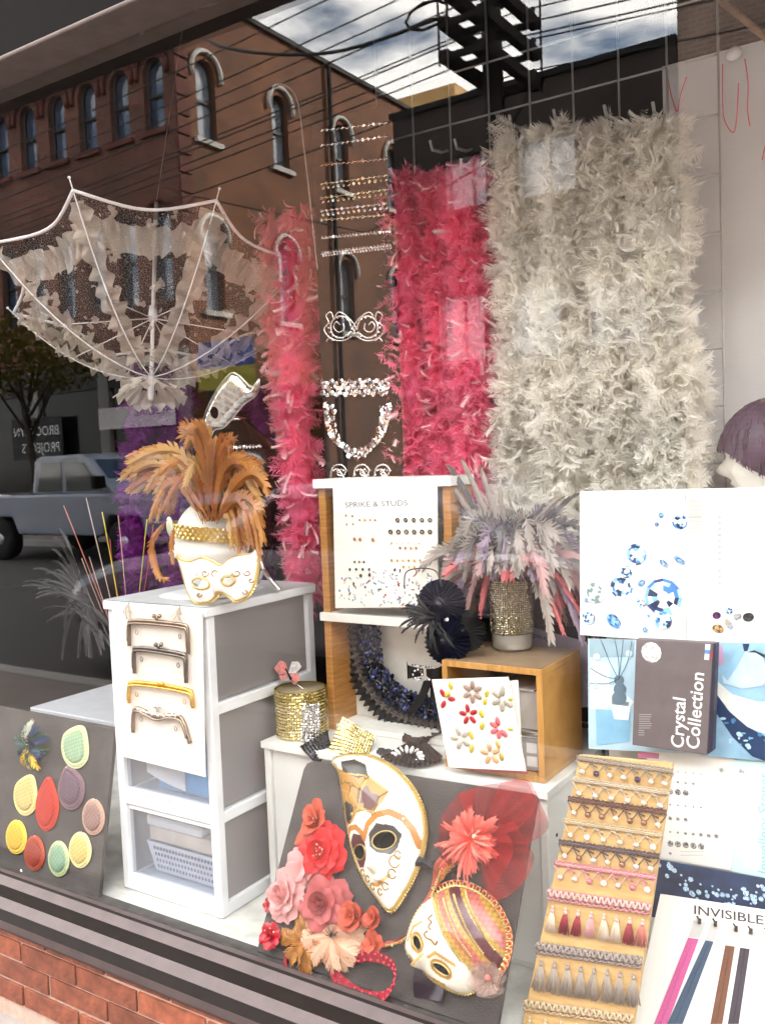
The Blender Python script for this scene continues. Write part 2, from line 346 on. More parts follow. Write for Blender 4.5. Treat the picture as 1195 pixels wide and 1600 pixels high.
# shop front: brick base with every brick in view, sill, frame, pane, storey above
YF = -.12
bw_ = thing('brick_wall', 'low orange brick wall under the shop window sill', 'wall', (-1, YF, 0))
M_mort = mat('pale_mortar', (.56, .44, .37), .95, var=.15, scale=40, bump=.4)
part('mortar', MB().box((XL, YF+.007, .0), (XR, -.002, .262)), M_mort, bw_, smooth=False)
M_br = mat('orange_brick', (.30, .12, .07), .85, var=.38, scale=30, orand=.28, bump=.8, bscale=55)
bm_ = MB().box((-.1045, -.0, -.0245), (.1045, .03, .0245)).mesh('brick', smooth=False); bm_.materials.append(M_br)
zt = aty(31, 1472, YF).z; xj = aty(31, 1472, YF).x
for r_ in range(4):
    zc = zt - .0295 - (r_-1)*.0585
    for k in range(-5, 13):
        xc = xj + .109 + k*.2175 + (0 if r_ % 2 == 1 else -.109)
        if zc-.0245 > .003:
            inst('brick', bm_, bw_, Matrix.Translation((xc+U(-.002,.002), YF+U(-.002,.003), zc+U(-.001,.001))) @ Matrix.Rotation(U(-.006,.006), 4, 'Y'))
sl_ = thing('window_sill', 'stepped metal sill in pale and dark bands along the shop window', 'sill', (-1, -.06, .25))
M_sl = mat('lit_tone_sill_metal', (.125, .096, .092), .6, metal=0, var=.18, scale=18, bump=.1)
M_sd = mat('brown_black_metal', (.03, .022, .019), .7, var=.2, spec=.15)
SP_ = [(-.132, 1449), (-.132, 1437), (-.118, 1419), (-.095, 1400), (-.045, 1381), (-.022, 1365), (-.018, 1360.5), (.002, 1355)]
SP_ = [(y, aty(0, p, y).z) for y, p in SP_]
for i, (nm, m_) in enumerate((('lower_lip', M_sl), ('groove', M_sd), ('ledge', M_sl), ('channel', M_sd), ('bead', M_sl), ('gasket', M_sd), ('glazing_bead', M_sl))):  # pale and dark metals put the steps' light and shade into colour
    (y0, z0), (y1, z1) = SP_[i], SP_[i+1]; mb = MB().prism([V((XL, y, z)) for y, z in ((y0, z0), (y1, z1), (y1+.008, z1-.012), (y0+.008, z0-.012))], V((XR-XL, 0, 0))); part(nm, mb, m_, sl_, smooth=False)
part('sill_core', MB().box((XL+.002, -.105, .24), (XR-.002, -.003, .284)), M_sd, sl_, smooth=False)
surf('floor_edge_strip', MB().box((XL, .0166, .2995), (XR, .052, .304)), mat('grey_rubber_strip', (.13, .12, .115), .9, var=.3, scale=30))
fr_ = thing('window_frame', 'brown-black metal frame round the tall shop window', 'window frame', (-1, 0, .3))
part('jamb', MB().box((XR, -.1, .2), (XR+.12, .06, 2.40)), M_sd, fr_, smooth=False); part('jamb', MB().box((XL-.12, -.1, .2), (XL, .06, 2.40)), M_sd, fr_, smooth=False)
part('head', MB().box((XL-.12, -.1, 2.4005), (XR+.12, .06, 2.412)), mat('taupe_painted_head', (.17, .135, .12), .7, var=.15), fr_, smooth=False, bevel=.004)
part('transom_board', MB().box((XL-.12, -.098, 2.4125), (XR+.12, .0, 3.05)), mat('black_painted_board', (.02, .016, .015), .9, var=.15, spec=.1), fr_, smooth=False)
solo('window_pane', MB().box((XL+.001, .004, .2), (XR-.001, .014, 2.40)), glass('clear_window_glass', (.985, .993, .985), .043), 'clear glass pane of the shop window mirroring the street', 'window pane', smooth=False)
sh_ = thing('shop_building', 'brick storey of the shop above and beside its own display window', 'building', (0, 0, 0))
M_shop = brickmat('shop_brick', (.3, .12, .07), (.22, .09, .06), (.35, .3, .26), (0, 2))
part('upper_wall', MB().box((-10.3, -.1, 3.201), (9, .018, 8.2)), M_shop, sh_, smooth=False)
part('side_wall', MB().box((-10.3, -.1, 0), (XL-.121, .018, 3.2)), M_shop, sh_, smooth=False)
part('side_wall', MB().box((XR+.121, -.1, 0), (9, .018, 3.2)), M_shop, sh_, smooth=False)
part('lintel', MB().box((XL-.12, -.1, 3.051), (XR+.12, .018, 3.2)), M_sd, sh_, smooth=False)
part('roof', MB().box((-10.3, .019, 7.9), (9, 9, 8.1)), M_dark, sh_, smooth=False)
part('rear_wall', MB().box((-10.3, 8.4, 0), (9, 8.8, 7.89)), M_shop, sh_, smooth=False)
# ------------------------------------------------------------------ the far side of the street (seen mirrored in the pane)
M_bk1 = brickmat('red_brick_front', (.18, .048, .03), (.10, .028, .02), (.13, .07, .05), (0, 2), .24, .085, .016)
M_bk1s = brickmat('sun_tinted_side_brick', (.22, .068, .02), (.125, .036, .013), (.15, .075, .04), (1, 2), .24, .085, .016)  # the sun's orange is put into the side wall's brick colour
M_bk2 = brickmat('dark_brown_brick', (.035, .02, .015), (.025, .015, .012), (.035, .026, .022), (0, 2), .22, .075, .012)
M_bk3 = brickmat('brown_brick', (.30, .19, .14), (.2, .125, .095), (.36, .28, .23), (0, 2), .22, .075, .014)
M_hood = mat('pale_stone_hood', (.62, .60, .57), .8, var=.1)
M_redst = mat('red_sandstone', (.20, .075, .055), .85, var=.2, scale=4)
M_fr = mat('dark_sash', (.05, .045, .04), .6); M_wfr = mat('white_sash', (.7, .7, .7), .6)
def pane_mat(n, c): return mat(n, c, .06, var=.25, scale=1.5, spec=1, coat=1)
M_pane = pane_mat('blue_window_glass', (.13, .17, .24)); M_skypane = pane_mat('sky_pale_window_glass', (.42, .46, .52))  # the second, paler pane has reflected sky put into its colour
def arch(ac, b0, b1, w):                              # window outline with a round head
    r = w/2; pts = [(ac-r, b0), (ac+r, b0)]
    for k in range(11): an = pi*k/10; pts.append((ac+r*cos(an), b1-r+r*sin(an)))
    return pts
def facade(F, w, h, wins, wm, parent, hood=None, res=.14, fm=M_fr, pm=M_pane, mull=True, mullv=False):
    part('wall', relief(F, [(0, 0), (w, 0), (w, h), (0, h)], wins, lambda a, b, d: np.zeros_like(a), res), wm, parent, smooth=False)
    for q in wins:
        A = np.array(q); a0, b0 = A.min(0); a1, b1 = A.max(0); ac = (a0+a1)/2
        mb = MB(); n_ = len(q)
        mb.add([F.at(a, b, 0) for a, b in q]+[F.at(a, b, -.22) for a, b in q], [(i, (i+1)%n_, n_+(i+1)%n_, n_+i) for i in range(n_)])
        wn_ = part('window', mb, wm, parent, smooth=False)
        part('pane', MB().add([F.at(a, b, -.2) for a, b in q], [tuple(range(n_))]), pm, wn_, smooth=False)
        fb = MB()
        loop = [F.at(a, b, -.16) for a, b in q]; fb.tube(loop, .045, 5, closed=True)
        if mull: F.box(fb, a0, (b0+b1)/2-.03, a1, (b0+b1)/2+.03, -.19, -.13)
        if mullv: F.box(fb, ac-.03, b0, ac+.03, b1, -.188, -.132)
        part('frame', fb, fm, wn_, smooth=False)
        sb = MB(); F.box(sb, a0-.12, b0-.12, a1+.12, b0, -.05, .1); part('sill', sb, hood or wm, wn_, smooth=False)
        if hood:
            r = (a1-a0)/2+.17; part('hood_mould', MB().tube([F.at(ac+r*cos(pi*k/12), b1-(a1-a0)/2+r*sin(pi*k/12), .05) for k in range(-1, 14)], .06, 6), hood, wn_)
FY = -13.5; CX = -14.84; H1 = 11.95
b1 = thing('brick_building', 'red brick corner building with rows of round-headed windows', 'building', (CX, FY, 0))
F1 = Fr((CX, FY, 0), (-1, 0, 0), (0, 0, 1)); wins = []
for k in range(9): wins.append(arch(.72+1.12*k, 8.9, 10.5, .62))
for k in range(9): wins.append(arch(.72+1.12*k, 5.1, 7.2, .62))
facade(F1, 10.6, H1, wins, M_bk1, b1, M_redst)
FS = Fr((CX, FY-11.5, 0), (0, 1, 0), (0, 0, 1)); wins = []
for yy in (14.42, 17.05, 19.7, 22.3): wins.append(arch(25.0-yy, 8.75, 10.55, .62)); wins.append(arch(25.0-yy, 4.9, 6.9, .62))
facade(FS, 11.5, H1, wins, M_bk1s, b1, M_hood, pm=M_skypane)
part('core', MB().box((CX-10.6, FY-11.5, 0), (CX-.24, FY-.24, H1-.02)), M_dark, b1, smooth=False)
part('cornice', MB().box((CX-10.7, FY-.05, H1-.35), (CX+.1, FY+.22, H1+.1)), M_redst, b1, smooth=False)
part('coping', MB().box((CX-.3, FY-11.5, H1-.02), (CX+.1, FY-.06, H1+.09)), mat('dark_coping', (.07, .06, .055), .8), b1, smooth=False)
for k in range(12): part('quoin', MB().box((CX-.02, FY-.34, 6.6+k*.42), (CX+.045, FY+.05, 6.6+k*.42+.34)), M_redst, b1, smooth=False)
part('downpipe', MB().tube([(CX+.1, FY-5.6, 0), (CX+.1, FY-5.6, H1)], .06, 6), M_dark, b1)
M_shopgl = mat('shop_front_glass', (.03, .028, .03), .15, var=.4, scale=1.5, spec=.25); M_pil = mat('grey_stone_pilaster', (.34, .33, .31), .8, var=.15)
for k in range(4):
    x1 = CX-.35-2.62*k
    part('shop_front', MB().box((x1-2.2, FY+.003, .5), (x1, FY+.05, 3.3)), M_shopgl, b1, smooth=False)
    part('stall_riser', MB().box((x1-2.2, FY+.004, .01), (x1, FY+.08, .495)), M_redst, b1, smooth=False)
    part('pilaster', MB().box((x1+.02, FY+.005, .011), (x1+.34, FY+.16, 4.0)), M_pil, b1, smooth=False)
part('shop_fascia', MB().box((CX-10.55, FY+.006, 3.31), (CX-.36, FY+.12, 4.0)), mat('dark_fascia', (.05, .04, .035), .6), b1, smooth=False)
M_let = mat('white_lettering', (.75, .75, .75), .7, var=0)
def flat_sign(name, label, c4, mcol, lines, cat='sign'):
    t = thing(name, label, cat, c4); return t
sg = thing('shop_sign', 'dark hanging sign with white hand lettering beside the shop front opposite', 'sign', street(55, 680, 13.2))
p0, p1 = street(20, 705, 13.2), street(95, 652, 13.2); FG = Fr((p1.x, p1.y, p0.z-.25), (-1, 0, 0), (0, 0, 1)); wS = p1.x-p0.x
m1 = MB(); FG.box(m1, 0, 0, wS, 1.05, -.04, 0); part('panel', m1, mat('dark_sign_board', (.03, .03, .035), .7), sg, smooth=False)
text('BROOKLYN', .34, FG, .1, .6, M_let, sg, .004); text('PROJECTS', .34, FG, .1, .18, M_let, sg, .004)
sg = thing('banner', 'white banner with red and blue lettering above the shop front opposite', 'banner', street(215, 655, 13.1))
p0, p1 = street(155, 672, 13.1), street(272, 628, 13.1); FG = Fr((p1.x, p1.y, p0.z), (-1, 0, 0), (0, 0, 1)); wS = p1.x-p0.x; hS = p1.z-p0.z
m1 = MB(); FG.box(m1, 0, 0, wS, hS, -.02, 0); part('sheet', m1, mat('banner_vinyl', (.75, .72, .74), .6), sg, smooth=False)
text('SPECIAL', hS*.5, FG, .15, hS*.52, mat('blue_print', (.05, .06, .25), .6), sg, .004, sx=1.3)
sg = thing('poster', 'blue and yellow poster on the brick corner opposite', 'poster', street(350, 570, 13.3))
p0, p1 = street(310, 612, 13.3), street(395, 525, 13.3); FG = Fr((p1.x, p1.y, p0.z), (-1, 0, 0), (0, 0, 1)); wS, hS = p1.x-p0.x, p1.z-p0.z
m1 = MB(); FG.box(m1, 0, hS*.45, wS, hS, -.02, 0); part('picture', m1, mat('blue_poster_print', (.12, .16, .4), .6, var=.6, scale=3), sg, smooth=False)
m1 = MB(); FG.box(m1, 0, 0, wS, hS*.449, -.02, 0); part('caption', m1, mat('yellow_poster_print', (.5, .45, .1), .6), sg, smooth=False)
part('post', MB().box((p0.x+.3, FY+.21, 0), (p0.x+.4, FY+.22, p0.z)), M_fr, sg, smooth=False)
# dark two-storey building and the tall brown one beside it
B2L = street(612, 178, 13.5).x; B2R = street(1057, 63, 13.5).x
b2 = thing('dark_brick_building', 'long dark brown brick building with white framed windows', 'building', (B2L, FY, 0)); F2 = Fr((B2R, FY, 0), (-1, 0, 0), (0, 0, 1))
rect = lambda a0, a1, c0, c1: [(a0, c0), (a1, c0), (a1, c1), (a0, c1)]
wins = [rect(B2R+8.30, B2R+7.27, 5.8, 6.75)]; wins = [rect(B2R+7.27, B2R+8.30, 5.8, 6.75), rect(B2R+5.77, B2R+6.84, 5.76, 6.8)] + [rect(.6+k*1.45, 1.6+k*1.45, 3.1, 4.3) for k in range(3)]
facade(F2, B2R-B2L, 7.72, wins, M_bk2, b2, None, fm=M_wfr, pm=M_skypane, mull=False, mullv=True)
part('core', MB().box((B2L, FY-12, 0), (B2R, FY-.24, 7.69)), M_bk2, b2, smooth=False)
part('coping', MB().box((B2L-.05, FY-.3, 7.70), (B2R-.01, FY+.06, 7.80)), M_dark, b2, smooth=False)
b3 = thing('brown_brick_building', 'tall mottled brown brick building beside the dark one', 'building', (B2R+4, FY, 0))
F3 = Fr((B2R+34, FY+.02, 0), (-1, 0, 0), (0, 0, 1)); wins = [rect(8.6+k*1.6-8, 9.5+k*1.6-8, z_, z_+1.6) for k in range(18) for z_ in (1.2, 5.0)]
facade(F3, 33.99, 11.2, wins, M_bk3, b3, None, fm=M_wfr, pm=M_skypane, mullv=True, res=.3)  # unseen width and height added to keep the sun off the display
part('core', MB().box((B2R+.012, FY-12, 0), (B2R+34, FY-.24, 11.18)), M_bk3, b3, smooth=False)
b4 = thing('cream_building', 'sunlit cream rendered building at the end of the side lane', 'building', (-20, -32, 0))
p_ = street(598, 170, 30); q_ = street(640, 170, 30)
part('wall', MB().box((p_.x-.6, -34, 0), (q_.x+2, -30, street(610, 158, 30).z)), mat('cream_render', (.75, .52, .26), .8, var=.1), b4, smooth=False)
for k in range(5): part('window', MB().box((p_.x-.3+k*1.1, -30, 9+0*k), (p_.x+.3+k*1.1, -29.97, 11)), M_pane, b4, smooth=False)
# utility pole and its lines
PX, PY = -5.3, -9.5
up = thing('utility_pole', 'dark wooden utility pole carrying stacked double crossarms', 'pole', (PX, PY, 0))
M_pw = mat('creosoted_wood', (.03, .024, .02), .9, var=.3); M_ins = mat('dark_porcelain', (.03, .02, .02), .25)
part('shaft', MB().tube([(PX, PY, -.1), (PX, PY, 4), (PX, PY, 9.2)], [.17, .14, .12], 12), M_pw, up)
AZ = [6.28, 6.68, 7.08, 7.5]
for z in AZ:
    for s in (-1, 1):
        part('crossarm', MB().box((PX+s*.26-.06, PY-.82, z-.065), (PX+s*.26+.06, PY+.82, z+.075)), M_pw, up, smooth=False)
    for yy in (-.76, .4, .76):
        part('spacer', MB().box((PX-.219, PY+yy-.035, z-.035), (PX+.219, PY+yy+.035, z+.035)), M_pw, up, smooth=False)
        part('insulator', MB().lathe((PX+.26, PY+yy*.93, z+.076), [(.02, 0), (.05, .02), (.03, .05), (.05, .08), (.02, .12)], 8), M_ins, up)
for yy in (-.79, .79):
    for s in (-1, 1): part('tie_rod', MB().tube([(PX+s*.335, PY+yy, AZ[0]-.1), (PX+s*.335, PY+yy, AZ[-1]+.1)], .015, 5), M_sd, up)
for yy in (-.6, .6): part('brace', MB().tube([(PX+.34, PY+yy, AZ[0]), (PX+.17, PY, AZ[0]-.8)], .02, 5), M_sd, up)
part('cable_loop', MB().tube([(PX-.4-.3*cos(t*.7), PY+.95, 6.75+.16*sin(t*.7)) for t in range(18)], .02, 5), M_sd, up)
M_wire = mat('black_cable', (.015, .015, .015), .6)
def wire(pts, r, lab, grp=None):
    solo('overhead_cable', MB().tube(pts, r, 5), M_wire, lab, 'cable', grp, origin=pts[0])
for i, z in enumerate(AZ):
    for yy in ((-.7, .37, .7), (-.7, .7), (-.7, .7), (-.37, .7))[i]:
        pts = []
        for k in range(25):
            t = k/24; x = -44+t*(PX+44); pts.append((x, PY+yy, z+.2+.0-1.1*4*t*(1-t)*.8))
        for k in range(1, 17): t = k/16; pts.append((PX+t*30, PY+yy, z+.2-.8*4*t*(1-t)*.8))
        wire(pts, .011, 'thin black power line on the %s crossarms, %s' % (('lowest', 'second lowest', 'second highest', 'highest')[i], {-.7: 'house end', -.37: 'inner insulator, house side', .37: 'inner insulator, road side', .7: 'road end'}[yy]), 'power lines along the street')
wire(spline([V((PX-.3, PY+.8, 6.75)), V((-7.5, PY+.6, 6.9)), V((-10, PY, 7.9)), V((-13, PY-2.5, 10.2)), V((CX+.02, FY-.1, 11.9))], 6, False), .025, 'thick sagging service cable from the pole to the brick corner building')
wire([(PX, PY-.2, 5.3), (-9, -12, 5.3), (CX, FY-.4, 7.4)], .014, 'lower thin service cable running to the brick corner building')

# pickup, parked car, street tree (all mirrored in the glass)
M_tyre = mat('tyre_rubber', (.02, .02, .02), .9); M_rim = mat('alloy_rim', (.5, .5, .52), .3, metal=.8); M_carg = pane_mat('car_glass', (.05, .06, .07))
def wheel(root, x, y, r, sgn, z0=-.12):
    w = part('wheel', MB().lathe((x, y, z0+r), [(r*.6, -.1), (r*.95, -.11), (r, -.06), (r, .06), (r*.95, .11), (r*.6, .1)], 20, (0, 1, 0)), M_tyre, root)
    part('rim', MB().lathe((x, y, z0+r), [(r*.1, .105*sgn), (r*.58, .09*sgn), (r*.6, .05*sgn)], 16, (0, sgn, 0) if 0 else (0, 1, 0)), M_rim, w)
def extr(prof, x0, ya, yb, sgn=1): return MB().prism([V((x0+x*sgn, ya, -.12+z)) for x, z in prof], V((0, yb-ya, 0)))
tx = -10.15; ty = -8.2
tk = thing('pickup_truck', 'pale blue-grey pickup truck parked across the street', 'truck', (tx-2.6, ty-.9, -.12))
M_tk = mat('grey_blue_car_paint', (.33, .36, .43), .25, var=.05, coat=1)
hood = [(0, .5), (.02, .95), (-.25, 1.05), (-1.35, 1.14), (-5.2, 1.14), (-5.25, .5), (-4.75, .45), (-4.6, .75), (-3.9, .75), (-3.75, .45), (-1.6, .45), (-1.45, .78), (-.72, .78), (-.6, .45)]
part('body', extr(hood, tx, ty-1.85, ty), M_tk, tk, smooth=False, bevel=.05)
cab = [(-1.35, 1.13), (-2.0, 1.72), (-2.15, 1.78), (-3.15, 1.78), (-3.3, 1.7), (-3.42, 1.13)]
part('cab', extr(cab, tx, ty-1.76, ty-.09), M_tk, tk, smooth=False, bevel=.05)
part('side_window', extr([(-1.6, 1.18), (-2.07, 1.64), (-2.5, 1.66), (-2.5, 1.18)], tx, ty-.095, ty-.082), M_carg, tk, smooth=False)
part('side_window', extr([(-2.6, 1.18), (-2.6, 1.66), (-3.1, 1.66), (-3.25, 1.18)], tx, ty-.095, ty-.082), M_carg, tk, smooth=False)
part('windscreen', MB().add([(tx-1.40, ty-1.66, 1.04), (tx-1.40, ty-.19, 1.04), (tx-1.93, ty-.24, 1.56), (tx-1.93, ty-1.61, 1.56)], [(0, 1, 2, 3)]), M_carg, tk, smooth=False)
part('bumper', MB().box((tx-.05, ty-1.8, .28), (tx+.12, ty-.03, .48)), M_rim, tk, smooth=False, bevel=.03)
part('grille', MB().box((tx-.02, ty-1.4, .52), (tx+.035, ty-.45, .78)), M_sd, tk, smooth=False)
for yy in (-1.6, -.25): part('headlight', MB().box((tx-.02, ty+yy-.18, .55), (tx+.045, ty+yy+.12, .76)), M_wfr, tk, smooth=False, bevel=.02)
part('mirror', MB().box((tx-1.6, ty-.05, 1.1), (tx-1.48, ty+.16, 1.3)), M_sd, tk, smooth=False, bevel=.02)
for xx in (-1.08, -4.25):
    for yy, sg_ in ((-.1, 1), (-1.75, -1)): wheel(tk, tx+xx, ty+yy, .37, sg_)
tx, ty = -5.9, -3.0
ck = thing('parked_car', 'dark grey car with rounded bonnet parked at the near kerb', 'car', (tx+2.2, ty-.85, -.12))
M_ck = mat('dark_car_paint', (.52, .54, .60), .22, var=.05, coat=1)
body = [(0, .35), (-.02, .6), (.1, .72), (.5, .86), (1.2, .95), (1.25, .96), (3.9, .98), (4.3, .9), (4.35, .4), (3.9, .3), (3.8, .6), (3.2, .6), (3.1, .28), (1.2, .28), (1.1, .6), (.5, .6), (.42, .3)]
part('body', extr(body, tx, ty-1.75, ty), M_ck, ck, smooth=False, bevel=.09)
part('cabin', extr([(1.15, .94), (1.95, 1.38), (3.0, 1.4), (3.8, .97)], tx, ty-1.6, ty-.15), M_ck, ck, smooth=False, bevel=.08)
part('windscreen', MB().add([(tx+1.2, ty-1.5, .86), (tx+1.2, ty-.25, .86), (tx+1.9, ty-.3, 1.245), (tx+1.9, ty-1.45, 1.245)], [(3, 2, 1, 0)]), M_carg, ck, smooth=False)
part('side_window', extr([(1.5, 1.0), (2.0, 1.3), (2.9, 1.32), (3.4, 1.0)], tx, ty-.155, ty-.14), M_carg, ck, smooth=False)
for yy in (-1.5, -.3): part('headlight', MB().ball((tx+.12, ty+yy, .5), .1, 10, 6, (V((.06,0,0)), V((0,.16,0)), V((0,0,.08)))), M_wfr, ck)
for xx in (.8, 3.5):
    for yy, sg_ in ((-.1, 1), (-1.65, -1)): wheel(ck, tx+xx, ty+yy, .31, sg_)
tr = thing('street_tree', 'small yellow-green street tree before the shop front opposite', 'tree', (-17.5, -11.2, 0))
M_bark = mat('bark', (.07, .055, .04), .9); mb = MB(); mb.tube([(-17.5, -11.2, 0), (-17.45, -11.2, 1.5), (-17.6, -11.1, 3)], [.1, .08, .05], 8)
for k in range(9): an = k*2.4; mb.tube([(-17.5, -11.2, 2+.12*k), (-17.5+.6*cos(an), -11.2+.6*sin(an), 3+.1*k), (-17.5+1.2*cos(an), -11.2+1.2*sin(an), 3.7+.1*k)], [.04, .025, .01], 5)
part('trunk', mb, M_bark, tr); mb = MB()
for k in range(2600):
    th, r = U(0, 6.28), 1.6*sqrt(U(0, 1)); c = V((-17.5+r*cos(th), -11.2+r*sin(th), 3.9+U(-1, 1)*.9*sqrt(max(0, 1-(r/1.7)**2))))
    a = V((U(-1,1), U(-1,1), U(-1,1))).normalized()*.07; b = a.orthogonal().normalized()*.04; mb.add([c-a, c+b, c+a, c-b], [(0, 1, 2, 3)])
part('crown', mb, mat('yellow_green_leaf', (.16, .14, .025), .6, trl=.3, var=.3, scale=2), tr, smooth=False)
# ------------------------------------------------------------------ feathers
def feather_geo(L, w, curl, rng, n=20, rag=.25):         # along +z, width on x, curling to +y: a quill with split barbs
    P = []; Fc = []; T = []
    def sp(t): a = curl*t*t; return np.array((0, L*t*sin(a)*.8, L*t*cos(a*.8)))
    for i in range(n):
        t = .06+.93*i/n; ww = w*(sin(pi*min(1, t*.9+.08))**.7)*1.25
        for s in (-1, 1):
            q = rng.uniform(.75, 1.1); p0, p1, pe = sp(t), sp(min(1, t+1.35/n)), sp(min(1, t+.16+rng.uniform(0, .05))); o = len(P)
            e = pe+np.array((s*ww*q, .25*ww, 0)); P += [tuple(p0), tuple(p1), tuple(e+np.array((0, 0, L*.012))), tuple(e-np.array((0, 0, L*.012)))]
            Fc.append((o, o+1, o+2, o+3) if s < 0 else (o, o+3, o+2, o+1)); T += [t, t, min(1, t+.15), min(1, t+.15)]
    return P, Fc, T
def plumule_geo(L, rng, nb=26):                         # a tuft of down: a fine quill with barbs
    P = []; Fc = []; T = []
    bx, by = rng.uniform(-.4, .4), rng.uniform(.1, .7)
    def sp(t): return (bx*L*t*t, by*L*t*t, L*t)
    for i in range(nb):
        t = .12+.85*i/nb; x, y, z = sp(t); bl = .42*L*sin(pi*(.25+.6*t))*rng.uniform(.6, 1.2)
        for s in (-1, 1):
            o = len(P); ex, ey, ez = s*bl*.8, rng.uniform(-.4, .5)*bl, bl*rng.uniform(.3, .9); h = .00045
            P += [(x, y, z-h), (x, y, z+h), (x+ex*.55, y+ey*.4, z+ez*.4), (x+ex, y+ey, z+ez)]; Fc += [(o, o+2, o+1), (o+1, o+2, o+3)]; T += [t*.5, t*.5, t*.8, 1]
    return P, Fc, T
_fr = random.Random(3)
FG_ = [feather_geo(_fr.uniform(.045, .075), _fr.uniform(.004, .0085), _fr.uniform(.3, 1.5), _fr) for _ in range(8)]
PG_ = [plumule_geo(_fr.uniform(.045, .065), _fr) for _ in range(10)]
_fmesh = {}
def feather_meshes(m):
    if m.name not in _fmesh:
        L_ = []
        for P, Fc, T in FG_:
            mb = MB(); mb.add(P, Fc, tip=T); me = mb.mesh('feather'); me.materials.append(m); L_.append(me)
        _fmesh[m.name] = L_
    return _fmesh[m.name]
PGN = [(np.array(P), np.array(Fc), np.array(T)) for P, Fc, T in PG_]
def basis(d, rng):
    d = V(d).normalized(); a = d.orthogonal().normalized(); b = d.cross(a); t = rng.uniform(0, 6.283); x = a*cos(t)+b*sin(t); return x, d.cross(x), d
def boa(name, label, path, md, mf, rad, nf, nd, group, seed, flat=1.0):
    rng = random.Random(seed); L = [V(p) for p in path]; ln = [0]
    for a, b in zip(L, L[1:]): ln.append(ln[-1]+(b-a).length)
    def at(t):
        s = t*ln[-1]
        for i in range(len(L)-1):
            if s <= ln[i+1] or i == len(L)-2: k = (s-ln[i])/(ln[i+1]-ln[i]); return L[i].lerp(L[i+1], k), (L[i+1]-L[i]).normalized()
    th = thing(name, label, 'feather boa', L[-1], group)
    part('cord', MB().tube(L, .006, 6), md, th)
    nS = max(20, int(ln[-1]/.012)); cor = MB(); ph = rng.uniform(0, 6)
    cor.grid(lambda u, v: at(v)[0]+V((cos(u*6.2832), sin(u*6.2832), 0))*(rad*.44*(1+.16*sin(v*ln[-1]*95+ph+2*sin(u*6.28))+.14*sin(u*6.2832*3+v*ln[-1]*60)))*max(.3, min(1, v*14, (1-v)*14))+V((0, 0, .006*sin(u*12.57+v*200))), 20, nS, cu=True); cor.t = [.35]*len(cor.v)
    part('inner_fluff', cor, md, th)
    mb = MB(); vv = []; ff = []; tt = []; no = 0
    for k in range(nd):
        p, t = at(rng.random()); x, y, z = basis(t, rng); d = x*rng.uniform(.6, 1)+V((0, 0, -1))*rng.uniform(.1, .8)+t*rng.uniform(-.3, .3)
        X, Y_, Z = basis(d, rng); P, Fc, T = PGN[rng.randrange(10)]; sc = rng.uniform(.5, .85)*rad/.055
        A = np.array([tuple(X), tuple(Y_), tuple(Z)]); vv.append(P@A*sc+np.array(tuple(p+x*(rad*.22)))); ff.append(Fc+no); tt.append(T); no += len(P)
    mb.v = np.concatenate(vv).tolist(); mb.f = np.concatenate(ff).tolist(); mb.t = np.concatenate(tt).tolist()
    part('down', mb, md, th, kind='stuff')
    ms = feather_meshes(mf)
    for k in range(nf):
        p, t = at(rng.random()); x, y, z = basis(t, rng)
        if x.y > .5 and rng.random() < .75: x = V((x.x, -x.y, x.z))
        d = x*rng.uniform(.5, .95)+V((0, 0, -1))*rng.uniform(.15, 1.1)+V((rng.uniform(-.3,.3), 0, 0))
        X, Y_, Z = basis(d, rng); inst('feather', ms[rng.randrange(8)], th, mat4(p+x*rad*.25, X, Y_, Z, rng.uniform(.7, 1.15)*rad/.075))
    return th
M_wd = mat('cream_down', (.95, .92, .86), .9, tip=(.98, .97, .94), trl=.5, var=.12, scale=6)
M_wf = mat('cream_feather', (.96, .94, .89), .6, tip=(.98, .97, .95), trl=.35, var=.1, scale=9, orand=.1)
M_rd = mat('hot_pink_down', (.98, .17, .40), .9, tip=(.98, .52, .64), trl=.5, var=.15, scale=5)  # pink tips paled: light and reflection on them put into the colour
M_rf = mat('pink_feather', (.98, .34, .48), .6, tip=(.98, .84, .86), trl=.35, var=.12, scale=9, orand=.15)
M_pd = mat('pale_pink_down', (.95, .30, .38), .9, tip=(.97, .62, .66), trl=.4, var=.15, scale=5)
M_vd = mat('purple_down', (.26, .01, .28), .9, tip=(.40, .04, .42), trl=.4, var=.2)
M_vf = mat('purple_feather', (.24, .02, .28), .6, tip=(.36, .06, .40), trl=.3, orand=.2)
def column(pxs, y, zt, zb, jit, seed):
    rng = random.Random(seed); pts = []
    for (px, py) in pxs: p = aty(px, py, y); pts.append(V((p.x+rng.uniform(-jit, jit), y+rng.uniform(-jit, jit), p.z)))
    return pts
gw = 'white feather boas on the grid'
wl = ['cream white feather boa hanging next to the pink boas', 'cream white feather boa, second from the pink boas', 'cream white feather boa, second from the white wall side', 'cream white feather boa hanging against the white wall']
for i, (x0, x1, y0) in enumerate(((812, 808, 205), (880, 872, 195), (958, 957, 190), (1030, 1046, 185))):
    yb = .62-.015*(i % 2)
    boa('feather_boa', wl[i], column([(x0, y0), (x0, 280), (x0, 360), (x0, 440), ((x0+x1)/2, 520), (x1, 600), (x1, 680), (x1, 760), (x1, 830)], yb, 0, 0, .014, i), M_wd, M_wf, .086, 110, 1500, gw, 20+i)
rl = ['pink feather boa hanging next to the black jewellery panel', 'middle pink feather boa between the jewellery panel and the white boas', 'bright pink feather boa hanging next to the white boas']
